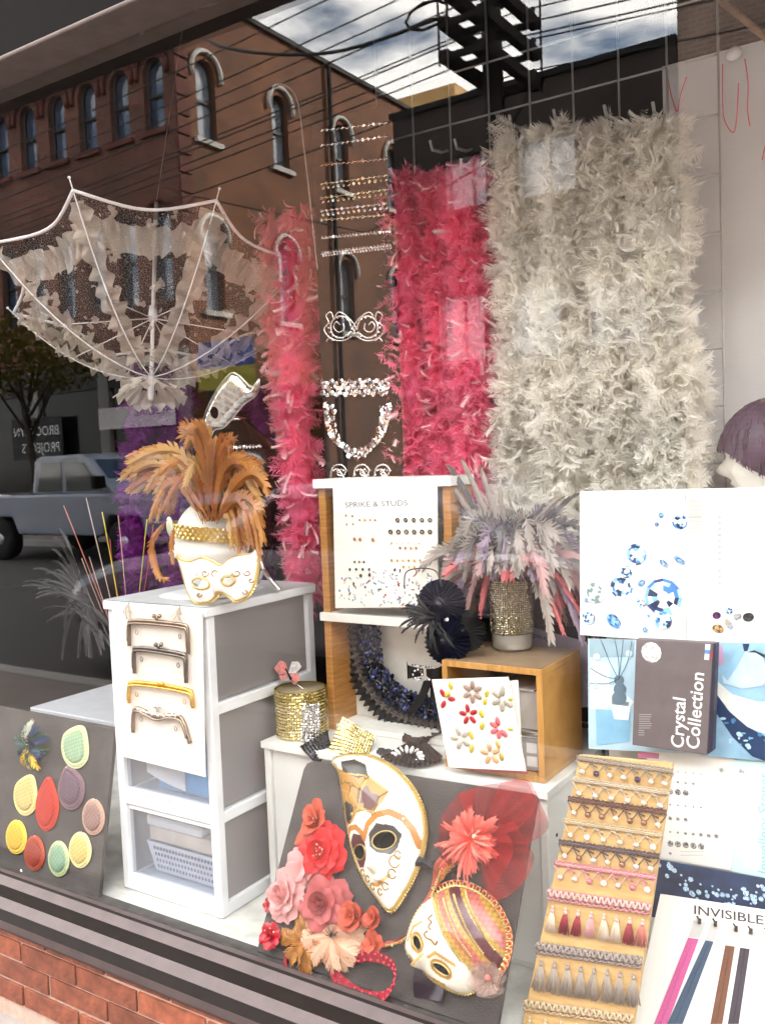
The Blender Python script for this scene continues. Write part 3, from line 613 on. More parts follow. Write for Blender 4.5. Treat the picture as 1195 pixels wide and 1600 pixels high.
for i, (x0, x1, y0, dm) in enumerate(((632, 640, 262, M_rd), (690, 695, 262, M_rd), (728, 745, 258, M_rd))):
    boa('feather_boa', rl[i], column([(x0, y0), (x0+2, 330), (x0+2, 410), ((x0+x1)/2, 520), (x1, 600), (x1, 680), (x1+4, 800)], (.60+.02*(i % 2)), 0, 0, .014, 40+i), dm, M_rf, .070, 110, 1250, 'pink feather boas on the grid', 50+i)
boa('feather_boa', 'red and pale pink feather boa behind the black jewellery panel', column([(476, 320), (474, 450), (466, 600), (470, 740), (480, 940)], .64, 0, 0, .01, 9), M_rd, M_rf, .085, 120, 560, 'red boas between the parasol and the jewellery panel', 70)
boa('feather_boa', 'red and pink feather boa hanging behind the lace parasol edge', column([(425, 330), (430, 450), (440, 600), (455, 720), (470, 930)], .72, 0, 0, .01, 10), M_pd, M_rf, .07, 90, 420, 'red boas between the parasol and the jewellery panel', 71)
boa('feather_boa', 'purple feather boa hanging in the shade below the parasol', column([(222, 560), (225, 680), (215, 800), (220, 940)], .8, 0, 0, .01, 11), M_vd, M_vf, .085, 70, 420, 'purple feather boas', 72)
boa('feather_boa', 'purple feather boa hanging beside the black bust', column([(285, 560), (275, 680), (290, 800), (280, 940)], .86, 0, 0, .01, 12), M_vd, M_vf, .085, 70, 420, 'purple feather boas', 73)
boa('feather_boa', 'dark violet feather boa behind the black bust and pink boa', column([(405, 600), (410, 700), (412, 800), (415, 930)], 1.02, 0, 0, .01, 13), M_vd, M_vf, .07, 40, 300, 'purple feather boas', 74)

# ------------------------------------------------------------------ wire grid the boas hang on
gy = .71; gx0, gx1 = aty(590, 200, gy).x, aty(1122, 130, gy).x; gz1 = aty(860, 120, gy).z + .26
gp = thing('wire_grid_panel', 'white wire grid panel that carries the feather boas', 'display grid', ((gx0+gx1)/2, gy, .301))
M_gw = mat('white_coated_wire', (.55, .55, .55), .4)
nV = int((gx1-gx0)/.105)+1
vme = MB().tube([(0, 0, 0), (0, 0, gz1-.301)], .0027, 6).mesh('vertical_wire'); vme.materials.append(M_gw)
for k in range(nV): inst('vertical_wire', vme, gp, Matrix.Translation((gx0+(gx1-gx0)*k/(nV-1), gy, .301)))
hme = MB().tube([(gx0-.002, 0, 0), (gx1+.002, 0, 0)], .0027, 6).mesh('horizontal_wire'); hme.materials.append(M_gw)
zc = aty(860, 152, gy).z
for k in range(-1, 15):
    z = zc - (k)*.105*1.25
    if z < gz1: inst('horizontal_wire', hme, gp, Matrix.Translation((0, gy+.0055, z)))
M_hook = mat('white_plastic', (.78, .78, .78), .4)
for i, (px, py) in enumerate(((600, 218), (690, 238), (812, 200), (880, 192), (958, 186), (1032, 182), (728, 236))):
    q = aty(px, py, gy-.03); solo('grid_hook', MB().tube([q+V((0, .03, .012)), q, q+V((0, -.05, -.006)), q+V((0, -.062, .015))], .004, 6), M_gw, 'small white hook on the wire grid above '+('the jewellery panel edge', 'the middle pink boa', 'the white boa next to the pink ones', 'the second white boa', 'the third white boa', 'the white boa by the white wall', 'the bright pink boa')[i], 'hook', 'hooks on the wire grid', origin=q)
M_pk = mat('pink_string', (.85, .16, .26), .6)
for i, (pts, lab) in enumerate((([(1041, 70), (1040, 95), (1044, 130), (1051, 160), (1058, 174), (1062, 150), (1072, 120)], 'looped pink string at the top of the white wall by the grid'),
        ([(1128, 100), (1128, 160), (1132, 190), (1145, 207), (1150, 185), (1153, 130)], 'pink string loop hanging on the white wall'), ([(1163, 92), (1168, 130), (1167, 170), (1171, 197)], 'single straight pink string end on the white wall'), ([(1190, 250), (1195, 228), (1205, 214)], 'short pink string curl low on the white wall'))):
    P3 = [aty(a, b, .74) for a, b in pts]; solo('pink_string', MB().tube(spline(P3, 5, False), .0014, 5), M_pk, lab, 'string', origin=P3[0])
b_ = aty(1145, 84, .73); solo('ribbon_knot', MB().ball(b_, .016, 10, 6, (V((.018,0,.006)), V((0,.012,0)), V((-.004,0,.014)))), M_hook, 'small white knot above the pink strings', 'knot', origin=b_)
b0, b1_ = aty(1125, 0, .7), aty(1200, 62, .7); solo('curtain_rod', MB().tube([b0, b1_], .008, 8), mat('raw_wood_rod', (.34, .22, .14), .7), 'thin wooden rod slanting above the white wall', 'rod', origin=b0)

# ------------------------------------------------------------------ black jewellery panel
yP = .55; x0, x1 = aty(494, 400, yP).x, aty(617, 450, yP).x; zb, ztp = aty(560, 752, yP).z-.03, aty(545, 178, yP).z
jp = thing('jewellery_panel', 'tall narrow black velvet panel hung with crystal trims', 'display panel', ((x0+x1)/2, yP, zb))
M_vel = mat('black_velvet', (.012, .010, .010), .95, var=.3, scale=12)
part('board', MB().box((x0, yP, zb), (x1, yP+.012, ztp)), M_vel, jp, smooth=False, bevel=.002)
q0, q1 = aty(430, 132, yP), aty(478, 300, yP); q2 = V((x0+.004, yP-.002, aty(500, 420, yP).z))
part('hanging_wire', MB().tube(spline([aty(425, 168, yP), q0, aty(462, 150, yP), aty(476, 240, yP), q2], 6, False), .002, 5), M_gw, jp)
FP = Fr((x0, yP-.0005, zb), (1, 0, 0), (0, 0, 1))
def gem_mesh(name, m, n=8):
    mb = MB(); mb.lathe((0,0,0), [(.75, -.25), (1, .1), (.62, .5)], n); me = mb.mesh(name, smooth=False); me.materials.append(m); return me
M_cr = mat('clear_crystal', (.93, .94, .96), .06, metal=1, var=0); M_crg = mat('champagne_crystal', (.85, .76, .5), .08, metal=1, var=0)
M_silver = mat('silver_metal', (.75, .74, .72), .22, metal=1, var=.1); M_gold = mat('gold_metal', (.83, .60, .18), .28, metal=1, var=.12)
M_gpl = mat('dark_gold_paint', (.40, .27, .08), .45, var=.15); M_brass = mat('antique_gold', (.62, .47, .20), .38, metal=1, var=.2)
G_cr = gem_mesh('crystal', M_cr); G_crg = gem_mesh('crystal', M_crg); G_cp = gem_mesh('crystal', mat('copper_crystal', (.6, .33, .2), .1, metal=1, var=0))
def gem(root, me, F, a, b, r, h=.0, name='crystal', tilt=.25):
    d = (F.n+F.u*U(-tilt, tilt)+F.v*U(-tilt, tilt)).normalized(); X = (F.u-d*F.u.dot(d)).normalized()
    inst(name, me, root, mat4(F.at(a, b, h+r*.3), X, d.cross(X), d, r))
def trim_row(name, label, l, r, n, rad, me, F=FP, rows=1, dy=.01, sag=0, m=M_silver, cat='trim', grp=None):
    A, B = np.array(F.xy(*l)), np.array(F.xy(*r)); c = (A+B)/2; root = thing(name, label, cat, F.at(*c), grp)
    part('chain', MB().tube([F.at(*(A+(B-A)*t-np.array([0, sag*4*t*(1-t)])), .002) for t in [k/12 for k in range(13)]], .0018, 5), m, root)
    for j in range(rows):
        for k in range(n):
            t = (k+.5+(.25 if j % 2 else 0))/n; q = A+(B-A)*t-np.array([0, j*dy+sag*4*t*(1-t)]); gem(root, me, F, q[0], q[1], rad*U(.85, 1.1), .002)
    return root
for i, (ya, yb_, me, lab, rows) in enumerate(((204, 192, G_cr, 'sparse clear crystal trim, topmost on the black panel', 1), (228, 213, G_cr, 'clear crystal trim, second row down on the black panel', 1), (258, 248, G_cp, 'copper crystal trim, third row down on the black panel', 1),
        (288, 274, G_crg, 'gold and clear crystal trim, fourth row down on the black panel', 2), (310, 296, G_crg, 'champagne crystal trim, fifth row down on the black panel', 2), (330, 318, G_cr, 'clear crystal trim, sixth row down on the black panel', 2), (344, 336, G_crg, 'champagne crystal trim just above the silver chain', 1))):
    trim_row('crystal_trim', lab, (500, ya), (606, yb_), 13, .0052, me, rows=rows, dy=.011)
for i, (l, r, lab) in enumerate((((503, 372), (612, 362), 'twisted silver link chain on the black panel'), ((503, 396), (612, 383), 'flat silver diamond-link trim on the black panel'))):
    t_ = trim_row('silver_chain', lab, l, r, 24, .0042, G_cr, rows=1+i, dy=.007); A, B = FP.xy(*l), FP.xy(*r)
    part('strand', MB().tube([FP.at(A[0]+(B[0]-A[0])*k/40, A[1]+(B[1]-A[1])*k/40+.005*(1 if k % 2 else -1), .004) for k in range(41)], .0018, 5), M_silver, t_)
fb_ = thing('filigree_mask', 'small silver crystal filigree mask brooch on the black panel', 'brooch', FP.p(555, 512))
def scroll(F, c, pts, r, m, root, h=.004, name='scroll', bumpy=True):
    P3 = [F.at(*F.xy(c[0]+a, c[1]+b), h) for a, b in pts]; S = spline(P3, 6, False)
    part(name, MB().tube(S, [r*(1+(.3 if k % 2 else -.1)*bumpy) for k in range(len(S))], 6), m, root)
for s in (-1, 1):
    cx = 555+s*22
    scroll(FP, (cx, 512), [(-s*18, 4), (-s*12, -14), (s*4, -17), (s*14, -6), (s*12, 10), (-s*2, 16), (-s*15, 8)], .0028, M_silver, fb_)
    scroll(FP, (cx, 512), [(0, -4), (s*6, -9), (s*10, -1), (s*3, 7), (-s*6, 3), (-s*5, -7)], .0022, M_silver, fb_); scroll(FP, (cx, 512), [(-s*20, 10), (-s*24, 0), (-s*18, -10), (-s*8, -20), (s*2, -24), (s*8, -18)], .0022, M_silver, fb_); scroll(FP, (cx, 512), [(-s*18, 14), (-s*6, 20), (s*6, 20), (s*16, 16), (s*22, 22)], .0022, M_silver, fb_)
    scroll(FP, (cx, 512), [(s*10, -12), (s*14, -24), (s*22, -19), (s*18, -8), (s*25, 2), (s*20, 12), (s*10, 21)], .0024, M_silver, fb_)
    for k in range(14): gem(fb_, G_cr, FP, *FP.xy(cx+18*cos(k*.45), 512-16*sin(k*.45)), .0036, .004)
t_ = thing('crystal_band', 'wide band of big clear crystals on the black panel', 'trim', FP.p(556, 605))
part('backing', MB().tube([FP.p(504, 604, .002), FP.p(608, 606, .002)], .006, 6), M_silver, t_)
for j in range(3):
    for k in range(15): gem(t_, G_cr, FP, *FP.xy(506+k*7.1+(j % 2)*3, 596+j*9-k*.15+(3 if k % 2 else 0)), .0085, .003)
nk = thing('crystal_necklace', 'chunky clear crystal necklace draped in a curve on the black panel', 'necklace', FP.p(560, 690))
Np = spline([(512, 632), (515, 660), (524, 684), (543, 699), (562, 704), (583, 696), (600, 676), (608, 650), (610, 634)], 6, False)
part('chain', MB().tube([FP.p(a, b, .004) for a, b in Np], .003, 6), M_silver, nk)
for k, (a, b) in enumerate(Np):
    gem(nk, G_cr, FP, *FP.xy(a, b), .010, .005); 
    if k % 2 == 0: gem(nk, G_cr, FP, *FP.xy(a+(10 if a < 560 else -10)*abs(a-560)/50+U(-2,2), b+7-abs(a-560)/14), .009, .004)
for a, b in ((548, 712), (560, 716), (572, 711), (554, 704), (566, 703), (561, 708)): gem(nk, G_cr, FP, *FP.xy(a, b), .0085, .006)
ft = thing('filigree_trim', 'silver filigree trim of three scrolls behind the shelf top', 'trim', FP.p(570, 738))
for cx in (532, 568, 600): scroll(FP, (cx, 738), [(-14, 8), (-10, -8), (2, -12), (10, -4), (6, 5), (-3, 3), (-2, -5), (8, 9), (16, 8)], .0028, M_silver, ft)
for cx in (532, 568, 600):
    for k in range(9): gem(ft, G_cr, FP, *FP.xy(cx-12+k*3, 742-9*abs(sin(k*.9))), .003, .005)
part('base_bar', MB().tube([FP.p(515, 748, .004), FP.p(612, 745, .004)], .003, 6), M_silver, ft)

# ------------------------------------------------------------------ lace parasol hung upside down
pc = V((-2.136, .52, 1.97)); pn = V((cos(1.177)*cos(2.2014), cos(1.177)*sin(2.2014), sin(1.177))); pe = pn.cross(V((0,0,1))).normalized(); pf = pe.cross(pn); PRd, Ph = .476, .304
apex = pc - pn*Ph
pa = thing('lace_parasol', 'cream lace parasol with ruffled ribs hung upside down, open', 'parasol', apex)
def prad(a): return PRd*(1-.10*(1-abs(cos(4*(a-.151-pi/8)))**1.0)*1.15) if 0 else PRd
def ppt(a, r):                                           # a: angle, r: 0 apex .. 1 rim ; the rim dips in between the ribs
    k = ((a-.151)/(pi/4)+.5) % 1; dip = 4*k*(1-k)           # 0 at a rib, 1 half way
    rr = PRd*r*(1-.20*dip*r); hh = Ph*(r**1.75)
    return apex + pn*hh + pe*(rr*sin(a)) + pf*(rr*cos(a))
M_lace = mat('cream_lace', (.80, .72, .66), .8, trl=.4, lace=(150, .014, .63)); M_ruf = mat('cream_chiffon', (.80, .73, .66), .7, trl=.5, var=.1, scale=30, alpha=.55)
M_rod = mat('white_parasol_frame', (.82, .82, .84), .35); M_cordw = mat('white_edge_cord', (.84, .82, .84), .6)
for k in range(8):
    a0 = .151+(k-.5)*pi/4; mb = MB().grid(lambda u, v: ppt(a0+u*pi/4, .06+v*.94), 10, 14); part('panel', mb, M_lace, pa)
    rb = part('rib', MB().tube([ppt(a0, r/10) for r in range(11)]+[ppt(a0, 1.0)+(ppt(a0, 1)-ppt(a0, .95))*.9], .0018, 6), M_rod, pa)
    part('rib_tip', MB().ball(ppt(a0, 1.0)+(ppt(a0, 1)-ppt(a0, .95))*.9, .0042, 8, 6), M_rod, rb)
    part('edge_cord', MB().tube([ppt(a0+u/10*pi/4, 1.0) for u in range(11)], .0046, 7), M_cordw, pa)
    rg = random.Random(k)
    def ruffle(fn, n, w, amp, frq, ph):                  # a gathered strip along a line: both edges wave
        mb = MB(); P = []; Fc = []
        for i in range(n+1):
            t = i/n; p, s, nn = fn(t); wv = sin(t*frq*6.283+ph); w2 = cos(t*frq*6.283*.83+ph*2)
            for j, q in enumerate((-1, -.5, 0, .5, 1)): P.append(p+s*(q*w*(1+.10*w2+.22*sin(t*31+ph*3)*sin(t*13+ph)))+nn*(amp*abs(q)*(wv*(.6+.5*sin(t*17+ph)) if q > 0 else -w2*(.6+.5*cos(t*23+ph)))+.006))
            if i:
                o = i*5
                for j in range(4): Fc.append((o-5+j, o-4+j, o+1+j, o+j))
        return mb.add(P, Fc)
    def ribline(t, a0=a0):
        r = .14+.82*t; p = ppt(a0, r); d = (ppt(a0, r+.01)-p).normalized(); ou = (p-pc).normalized(); s = d.cross(ou).normalized(); return p, s, -s.cross(d)
    part('rib_ruffle', ruffle(ribline, 200, .030, .020, 12, rg.random()*6), M_ruf, rb)
    def rimline(t, a0=a0):
        a = a0+t*pi/4; p = ppt(a, .86); d = (ppt(a+.01, .86)-p).normalized(); ra = (ppt(a, .9)-p).normalized(); return p, ra, d.cross(ra)*-1
    part('rim_ruffle', ruffle(rimline, 200, .040, .020, 10, rg.random()*6), M_ruf, pa)
part('shaft', MB().tube([apex-pn*.03, apex+pn*.62], .006, 8), M_rod, pa)
part('runner', MB().lathe(apex+pn*.19, [(.012, 0), (.014, .02), (.012, .05)], 12, tuple(pn)), M_rod, pa)
for k in range(8): a0 = .151+(k-.5)*pi/4; part('stretcher', MB().tube([apex+pn*.2, ppt(a0, .55)], .0017, 5), M_rod, pa)
part('ferrule', MB().lathe(apex-pn*.075, [(.006, 0), (.009, .01), (.010, .08)], 12, tuple(pn)), M_rod, pa)
rz = MB()
for k in range(16):
    a = k*2.4; r = .02+.0025*k; c = apex-pn*(.02)+pe*(r*sin(a))+pf*(r*cos(a)); d = (pe*sin(a)+pf*cos(a)-pn*.9).normalized(); s = pn.cross(pe*sin(a)+pf*cos(a))
    rz.grid(lambda u, v: c+d*(v*.062)+s*((u-.5)*.052*(.3+v))+pn*(.010*sin(u*9+k)*v), 7, 5)
part('apex_ruffle', rz, M_ruf, pa)
solo('parasol_hanger', MB().tube([apex+pn*.62, V((apex.x-.05, .75, 3.05))], .0005, 5), M_gw, 'thin line that holds the parasol from the ceiling', 'wire', origin=apex+pn*.62)

# ------------------------------------------------------------------ black bust with silver mask, stems, dark feather spray
bb = atz(375, 905, .9); by = .62; bc = aty(372, 760, by); zb0 = .301
bust = thing('display_bust', 'black display bust with crystal necklace in the shade behind the drawers', 'bust', (bc.x, by, zb0))
M_bl = mat('black_satin', (.012, .014, .016), .25, var=.2, coat=.3)
zt_ = aty(372, 655, by).z; zw = aty(372, 900, by).z
def bustp(u, v):
    a = u*2*pi; z = zw+(zt_-zw)*v; w = (.085+.075*sin(min(1, v*1.25)*pi*.55))*(1 if v < .78 else max(.28, 1-(v-.78)*3.3)); return V((bc.x+w*cos(a), by+w*.6*sin(a)-.02*sin(v*pi)*(sin(a) < 0), z))
part('torso', MB().grid(bustp, 28, 22, cu=True), M_bl, bust)
part('neck_cap', MB().lathe((bc.x, by, zt_-.004), [(.043, 0), (.04, .008), (.01, .014)], 16), M_silver, bust)
part('stand_pole', MB().tube([(bc.x, by, zb0), (bc.x, by, zw+.02)], .012, 8), M_silver, bust); part('stand_base', MB().lathe((bc.x, by, zb0), [(.12, 0), (.12, .01), (.02, .02)], 24), M_sd, bust)
cn = thing('crystal_collar', 'row of clear crystals round the black bust', 'necklace', (bc.x, by-.1, aty(378, 695, by).z)); Fb = Fr((bc.x, by-.105, 0), (1,0,0), (0,0,1))
part('thread', MB().tube([aty(350, 700, by-.11), aty(408, 697, by-.11)], .001, 5), M_silver, cn)
for k in range(12): q = Fb.xy(350+k*5.2, 700-k*.3); gem(cn, G_cr, Fb, q[0], q[1], .006)
for k in range(10): q = Fb.xy(395+6*cos(k*1.9)+4, 800+3*k); gem(cn, G_cr, Fb, q[0], q[1], .006)
FM = Fr(aty(360, 640, .5), (.55, -.5, .45), (-.4, .1, 1)); 
so_ = [(-44, 44), (-38, 12), (-22, -22), (0, -50), (14, -48), (34, -30), (46, -42), (42, -18), (22, -2), (4, 20), (-10, 34), (-24, 38), (-30, 52), (-38, 54)]
smf = Fr(aty(358, 632, .48), (1, 0, 0), (0, -.25, 1)); ol = [smf.xy(360+a, 634+b) for a, b in spline(so_, 5)]
eyes_ = [[smf.xy(343+8*cos(t)*.7+3*sin(t), 642-3*cos(t)+9*sin(t)) for t in np.linspace(0, 6.28, 14, endpoint=False)], [smf.xy(327+3.5*cos(t)+1*sin(t), 672+7*sin(t)-2*cos(t)) for t in np.linspace(0, 6.28, 14, endpoint=False)]]
sm = thing('silver_mask', 'crumpled shiny silver half mask hanging over the black bust', 'mask', smf.at(0, 0))
part('face', relief(smf, ol, eyes_, lambda a, b, d: .022*np.sqrt(np.clip(d/.02, 0, 1))+.0008*np.sin(a*130+b*90)*np.sin(b*170), .003), mat('crumpled_silver_foil', (.80, .76, .70), .2, metal=1, var=.2, scale=60, bump=.6, bscale=70), sm)
part('edge', MB().tube([smf.at(*q, .002) for q in ol], .0022, 5, closed=True), M_silver, sm)
st = thing('wire_stem_spray', 'bunch of thin coloured glitter stems behind the drawer tower', 'stems', aty(215, 1000, .62))
for i, (a, b, c, d, col) in enumerate(((160, 800, 188, 945, (.75, .65, .1)), (230, 812, 216, 945, (.6, .52, .1)), (185, 805, 200, 945, (.6, .4, .35)), (172, 842, 182, 945, (.5, .1, .1)), (240, 820, 224, 945, (.5, .08, .1)), (100, 790, 168, 960, (.55, .25, .2)), (135, 778, 178, 960, (.6, .5, .45)), (140, 870, 170, 970, (.6, .45, .4)), (128, 872, 160, 960, (.55, .4, .35)), (110, 858, 160, 985, (.3, .3, .3)))):
    rt_ = aty(c, d, .62); tp = aty(a, b, .62+U(-.05, .05)); part('stem', MB().tube(bez(aty(205, 1060, .62), rt_, tp, 10), .0019, 5), mat('stem_colour_%d' % i, col, .5, bump=.5), st)
ds = thing('dark_feather_spray', 'black and grey feather spray leaning beside the drawer tower', 'feather spray', aty(120, 1010, .55))
M_bkf = mat('black_feather', (.02, .018, .022), .55, trl=.1, var=.3); M_gyf = mat('grey_tipped_feather', (.07, .06, .055), .6, trl=.2, var=.3)
def plume(path, w, seed, rag=.35, side=None, fine=1):   # a long feather along a path: a quill and rows of barbs that split at the edge
    rng = random.Random(seed); P = []; Fc = []; T = []; tw = rng.uniform(-.6, .6); n = 13 if w < .006 else 22
    S = spline([V(p) for p in path], 4, False); m = len(S)-1
    def at(t): i = max(0, min(m-1e-6, t*m)); k = int(i); return S[k].lerp(S[k+1], i-k)
    gap = [rng.random() for _ in range(3)]
    for i in range(n):
        t = .05+.94*i/n; p = at(t); d = (at(min(1, t+.03))-at(max(0, t-.03))).normalized(); view = side or ((CAM-p).normalized()+d.orthogonal().normalized()*tw)
        s = d.cross(view); s = s.normalized() if s.length > 1e-4 else d.orthogonal().normalized(); nn = s.cross(d)
        ww = w*max(.05, sin(pi*(.08+.86*t))**.55)*(1.05-.35*t)*1.15
        for sg in (-1, 1):
            q = rng.uniform(1-rag*.7, 1.05); f = rng.uniform(1.0, 1.5)*(.4 if any(abs(t-g) < .02 for g in gap) else 1); o = len(P)
            e = at(min(1, t+.05))+s*(sg*ww*q)+d*(ww*.9*f)-nn*(ww*.35); hw = d*(.55*(at(1)-at(0)).length/n*1.15)
            P += [p, at(min(1, t+1.5/n)), e+hw, e-hw*.6]; Fc.append((o, o+3, o+2, o+1) if sg > 0 else (o, o+1, o+2, o+3)); T += [t, t, min(1, t+.1), min(1, t+.1)]
    o = len(P); qs = [at(k/8) for k in range(9)]
    for k, p in enumerate(qs):
        d = (at(min(1, k/8+.05))-at(max(0, k/8-.05))).normalized(); s = d.cross((CAM-p).normalized()); s = s.normalized() if s.length > 1e-4 else d.orthogonal().normalized(); r = .0011*(1-.8*k/8)*(1 if w > .006 else .5)
        u_ = s.cross(d)*.0006*(1 if (side is None) else -1); P += [p-s*r+u_, p+s*r+u_]; T += [k/8, k/8]
        if k: Fc.append((o+2*k-2, o+2*k-1, o+2*k+1, o+2*k))
    mb = MB(); mb.add(P, Fc, tip=T); return mb
for k in range(34):
    b0 = aty(U(120, 150), U(930, 960), .5); an = U(1.7, 4.6); r = U(40, 95); tp = aty(128+r*cos(an)*1.0, 905-r*sin(an)*.9, .5+U(-.08, .08)); md = aty(128+r*.5*cos(an)-8, 895-r*.8*sin(an), .5)
    part('feather', plume(bez(b0, md, tp, 9), .006, k, .5), M_bkf if k % 3 else M_gyf, ds)
for k in range(16):
    b0 = aty(U(110, 150), U(940, 960), .5); tp = aty(U(95, 185), U(985, 1030), .48+U(-.05, .05)); part('feather', plume(bez(b0, b0.lerp(tp, .5)+V((U(-.03,.03), 0, .03)), tp, 8), .008, 100+k, .5), M_gyf, ds)
# ------------------------------------------------------------------ left end: low table, dark board with woven pads, drawer tower
M_wp = mat('white_plastic_shell', (.80, .81, .83), .42, var=.04, scale=12)
lt = thing('low_table', 'pale grey laminate low table behind the dark board', 'table', (-2.15, .35, .301))
tz = aty(100, 1118, .135).z+.0; ta = aty(52, 1108, .16); M_lam = mat('grey_laminate', (.52, .53, .56), .35, var=.06)
part('table_top', MB().box((ta.x, .15, tz-.02), (-1.962, .62, tz)), M_lam, lt, smooth=False, bevel=.003)
for xx in (ta.x+.03, -2.0):
    for yy in (.2, .58): part('leg', MB().box((xx-.015, yy-.015, .301), (xx+.015, yy+.015, tz-.02)), M_lam, lt, smooth=False)
FL = Fr((-2.75, .033, .303), (1, 0, 0), (0, .085, .431)); wL = .801
lb = thing('display_board', 'dark grey felt board of woven pads leaning by the sill', 'display board', FL.at(wL/2, 0))
M_felt = mat('dark_grey_felt', (.135, .12, .115), .95, var=.3, scale=9, bump=.4, bscale=300)
m1 = MB(); FL.box(m1, 0, 0, wL, .44, -.012, 0); part('panel', m1, M_felt, lb, smooth=False, bevel=.002)
pin = MB().ball((0,0,0), .003, 6, 4).mesh('pin'); pin.materials.append(M_silver)
def Z7(x, y): return (x/2.779, 1080+y/2.779)
pads = [((335, 240), 62, 92, -.42, (.62, .66, .45), (.45, .58, .42), 'large pale green woven teardrop pad beside the drawer tower'), ((120, 450), 52, 88, -.35, (.78, .68, .36), (.72, .60, .30), 'cream yellow woven teardrop pad left of the red one'),
        ((212, 492), 50, 112, .06, (.62, .085, .03), (.60, .075, .03), 'red-orange woven teardrop pad'), ((315, 420), 58, 92, .45, (.29, .20, .23), (.25, .17, .22), 'mauve woven teardrop pad'),
        ((412, 545), 47, 76, .1, (.56, .40, .33), (.44, .30, .27), 'dusty pink-brown woven oval pad'), ((78, 632), 44, 72, 0, (.80, .62, .12), (.78, .55, .06), 'bright yellow woven oval pad'),
        ((157, 702), 43, 74, .1, (.50, .12, .045), (.44, .085, .035), 'rust red woven oval pad in the lowest row'), ((262, 726), 45, 75, .1, (.55, .62, .40), (.36, .50, .38), 'small sage green woven oval pad in the lowest row'), ((355, 688), 47, 76, -.1, (.80, .74, .42), (.74, .62, .28), 'pale cream woven oval pad in the lowest row')]
for i, (c, rx, ry, an, c1, c2, lab) in enumerate(pads):
    ca, cb_ = FL.xy(*Z7(*c)); sx = abs(FL.xy(*Z7(c[0]+rx, c[1]))[0]-FL.xy(*Z7(c[0]-rx, c[1]))[0])/2; sy = abs(FL.xy(*Z7(c[0], c[1]-ry))[1]-FL.xy(*Z7(c[0], c[1]+ry))[1])/2
    G = FL.rot(ca, cb_, an, .001); tear = .35 if i < 4 else .06
    ol = []
    for k in range(40):
        t = 2*pi*k/40; y = sin(t); x = cos(t)*(1-tear*max(0, y)**1.2); ol.append((x*sx, y*sy*(1+tear*.25*max(0, y)**3)))
    def colf(a, b, d, c1=c1, c2=c2, sx=sx):
        rim = (d < sx*.22)[:, None]; w = (.88+.12*np.sin(a*2400)*np.sin(b*2400))[:, None]; return np.where(rim, np.array(c1)*1.12, np.array(c2))*w
    t_ = thing('woven_pad', lab, 'woven pad', G.at(0, 0))
    part('sinamay', relief(G, ol, [], lambda a, b, d: .003+.010*np.sqrt(np.clip(d/(sx*.5), 0, 1))-.0025*(np.abs(d-sx*.22) < sx*.05), .0022, colf), mat('woven_straw', (1,1,1), .7, attr=True, var=.12, scale=300, bump=.5, bscale=600), t_)
    part('edge_binding', MB().tube([G.at(a, b, .003) for a, b in ol], .0025, 5, closed=True), mat('binding_%d' % i, tuple(min(.9, q*1.1) for q in c1), .7), t_)
    inst('pin', pin, t_, Matrix.Translation(G.at(0, sy*1.03, .004)))
pk = thing('peacock_ornament', 'blue, green and yellow feather ornament on the dark board', 'hair ornament', FL.p(*Z7(140, 240)))
cols = [((.02, .10, .16), 'teal'), ((.04, .12, .04), 'green'), ((.78, .55, .03), 'yellow'), ((.65, .66, .55), 'ivory'), ((.03, .05, .22), 'blue')]
for k in range(46):
    ci = (0, 1, 1, 4)[k % 4] if k < 36 else (2 if k < 42 else 3)
    b0 = FL.p(*Z7(140, 235), .006); an = U(0, 6.28) if ci not in (2, 3) else (U(4.3, 5.1) if ci == 2 else U(1.2, 2.0)); r = U(50, 98) if ci not in (2, 3) else U(60, 105)
    tp = FL.p(*Z7(138+r*.85*cos(an), 235-r*1.1*sin(an)), U(.004, .02)); md = b0.lerp(tp, .5)+FL.n*U(.015, .035)
    part('feather', plume(bez(b0, md, tp, 7), .011, 300+k, .3), mat('peacock_'+cols[ci][1], cols[ci][0], .45, trl=.15, var=.3), pk)
part('eye', MB().ball(FL.p(*Z7(165, 285), .03), .01, 10, 6, (FL.u*.009, FL.v*.011, FL.n*.004)), mat('peacock_blue', (.03, .05, .22), .45), pk)
b_ = FL.p(*Z7(95, 785), .006); solo('bead_pin', MB().ball(b_, .006, 8, 6, (FL.u*.005, FL.v*.009, FL.n*.005)), M_silver, 'small silver bead pinned low on the dark board', 'bead', origin=b_)

TX0, TX1, TY0, TY1, TZ1 = -1.94, -1.582, .11, .53, 1.085
tw = thing('drawer_tower', 'white plastic three drawer tower with clear panels', 'drawers', ((TX0+TX1)/2, (TY0+TY1)/2, .301))
LV = [.301, .535, .808, TZ1-.028]
pw_ = .026
for x in (TX0, TX1-pw_):
    for y in (TY0, TY1-pw_):
        part('post', MB().box((x, y, .302), (x+pw_, y+pw_, TZ1-.029)), M_wp, tw, smooth=False, bevel=.003)
part('top_panel', MB().grid(lambda u, v: V((TX0-.006+(TX1-TX0+.012)*u, TY0-.01+(TY1-TY0+.016)*v, TZ1-.002-.004*sin(u*pi)*sin(v*pi))), 6, 6), mat('grey_white_plastic_top', (.60, .61, .62), .4, var=.06), tw)
part('top_rim', MB().box((TX0-.007, TY0-.011, TZ1-.028), (TX1+.007, TY1+.007, TZ1-.004)), M_wp, tw, smooth=False, bevel=.004)
for i, z in enumerate(LV[:3]):
    h = .034 if i == 0 else .03
    part('shelf_rail', MB().box((TX0+.001, TY0+.001, z+.001), (TX1-.001, TY1-.001, z+h)), M_wp, tw, smooth=False, bevel=.003)
M_side = glass('smoky_side_panel', (.7, .67, .66), .04, ((.66, .62, .62), .45)); M_fp = glass('clear_drawer_front', (.95, .96, .98), .045, ((.72, .76, .84), .16))
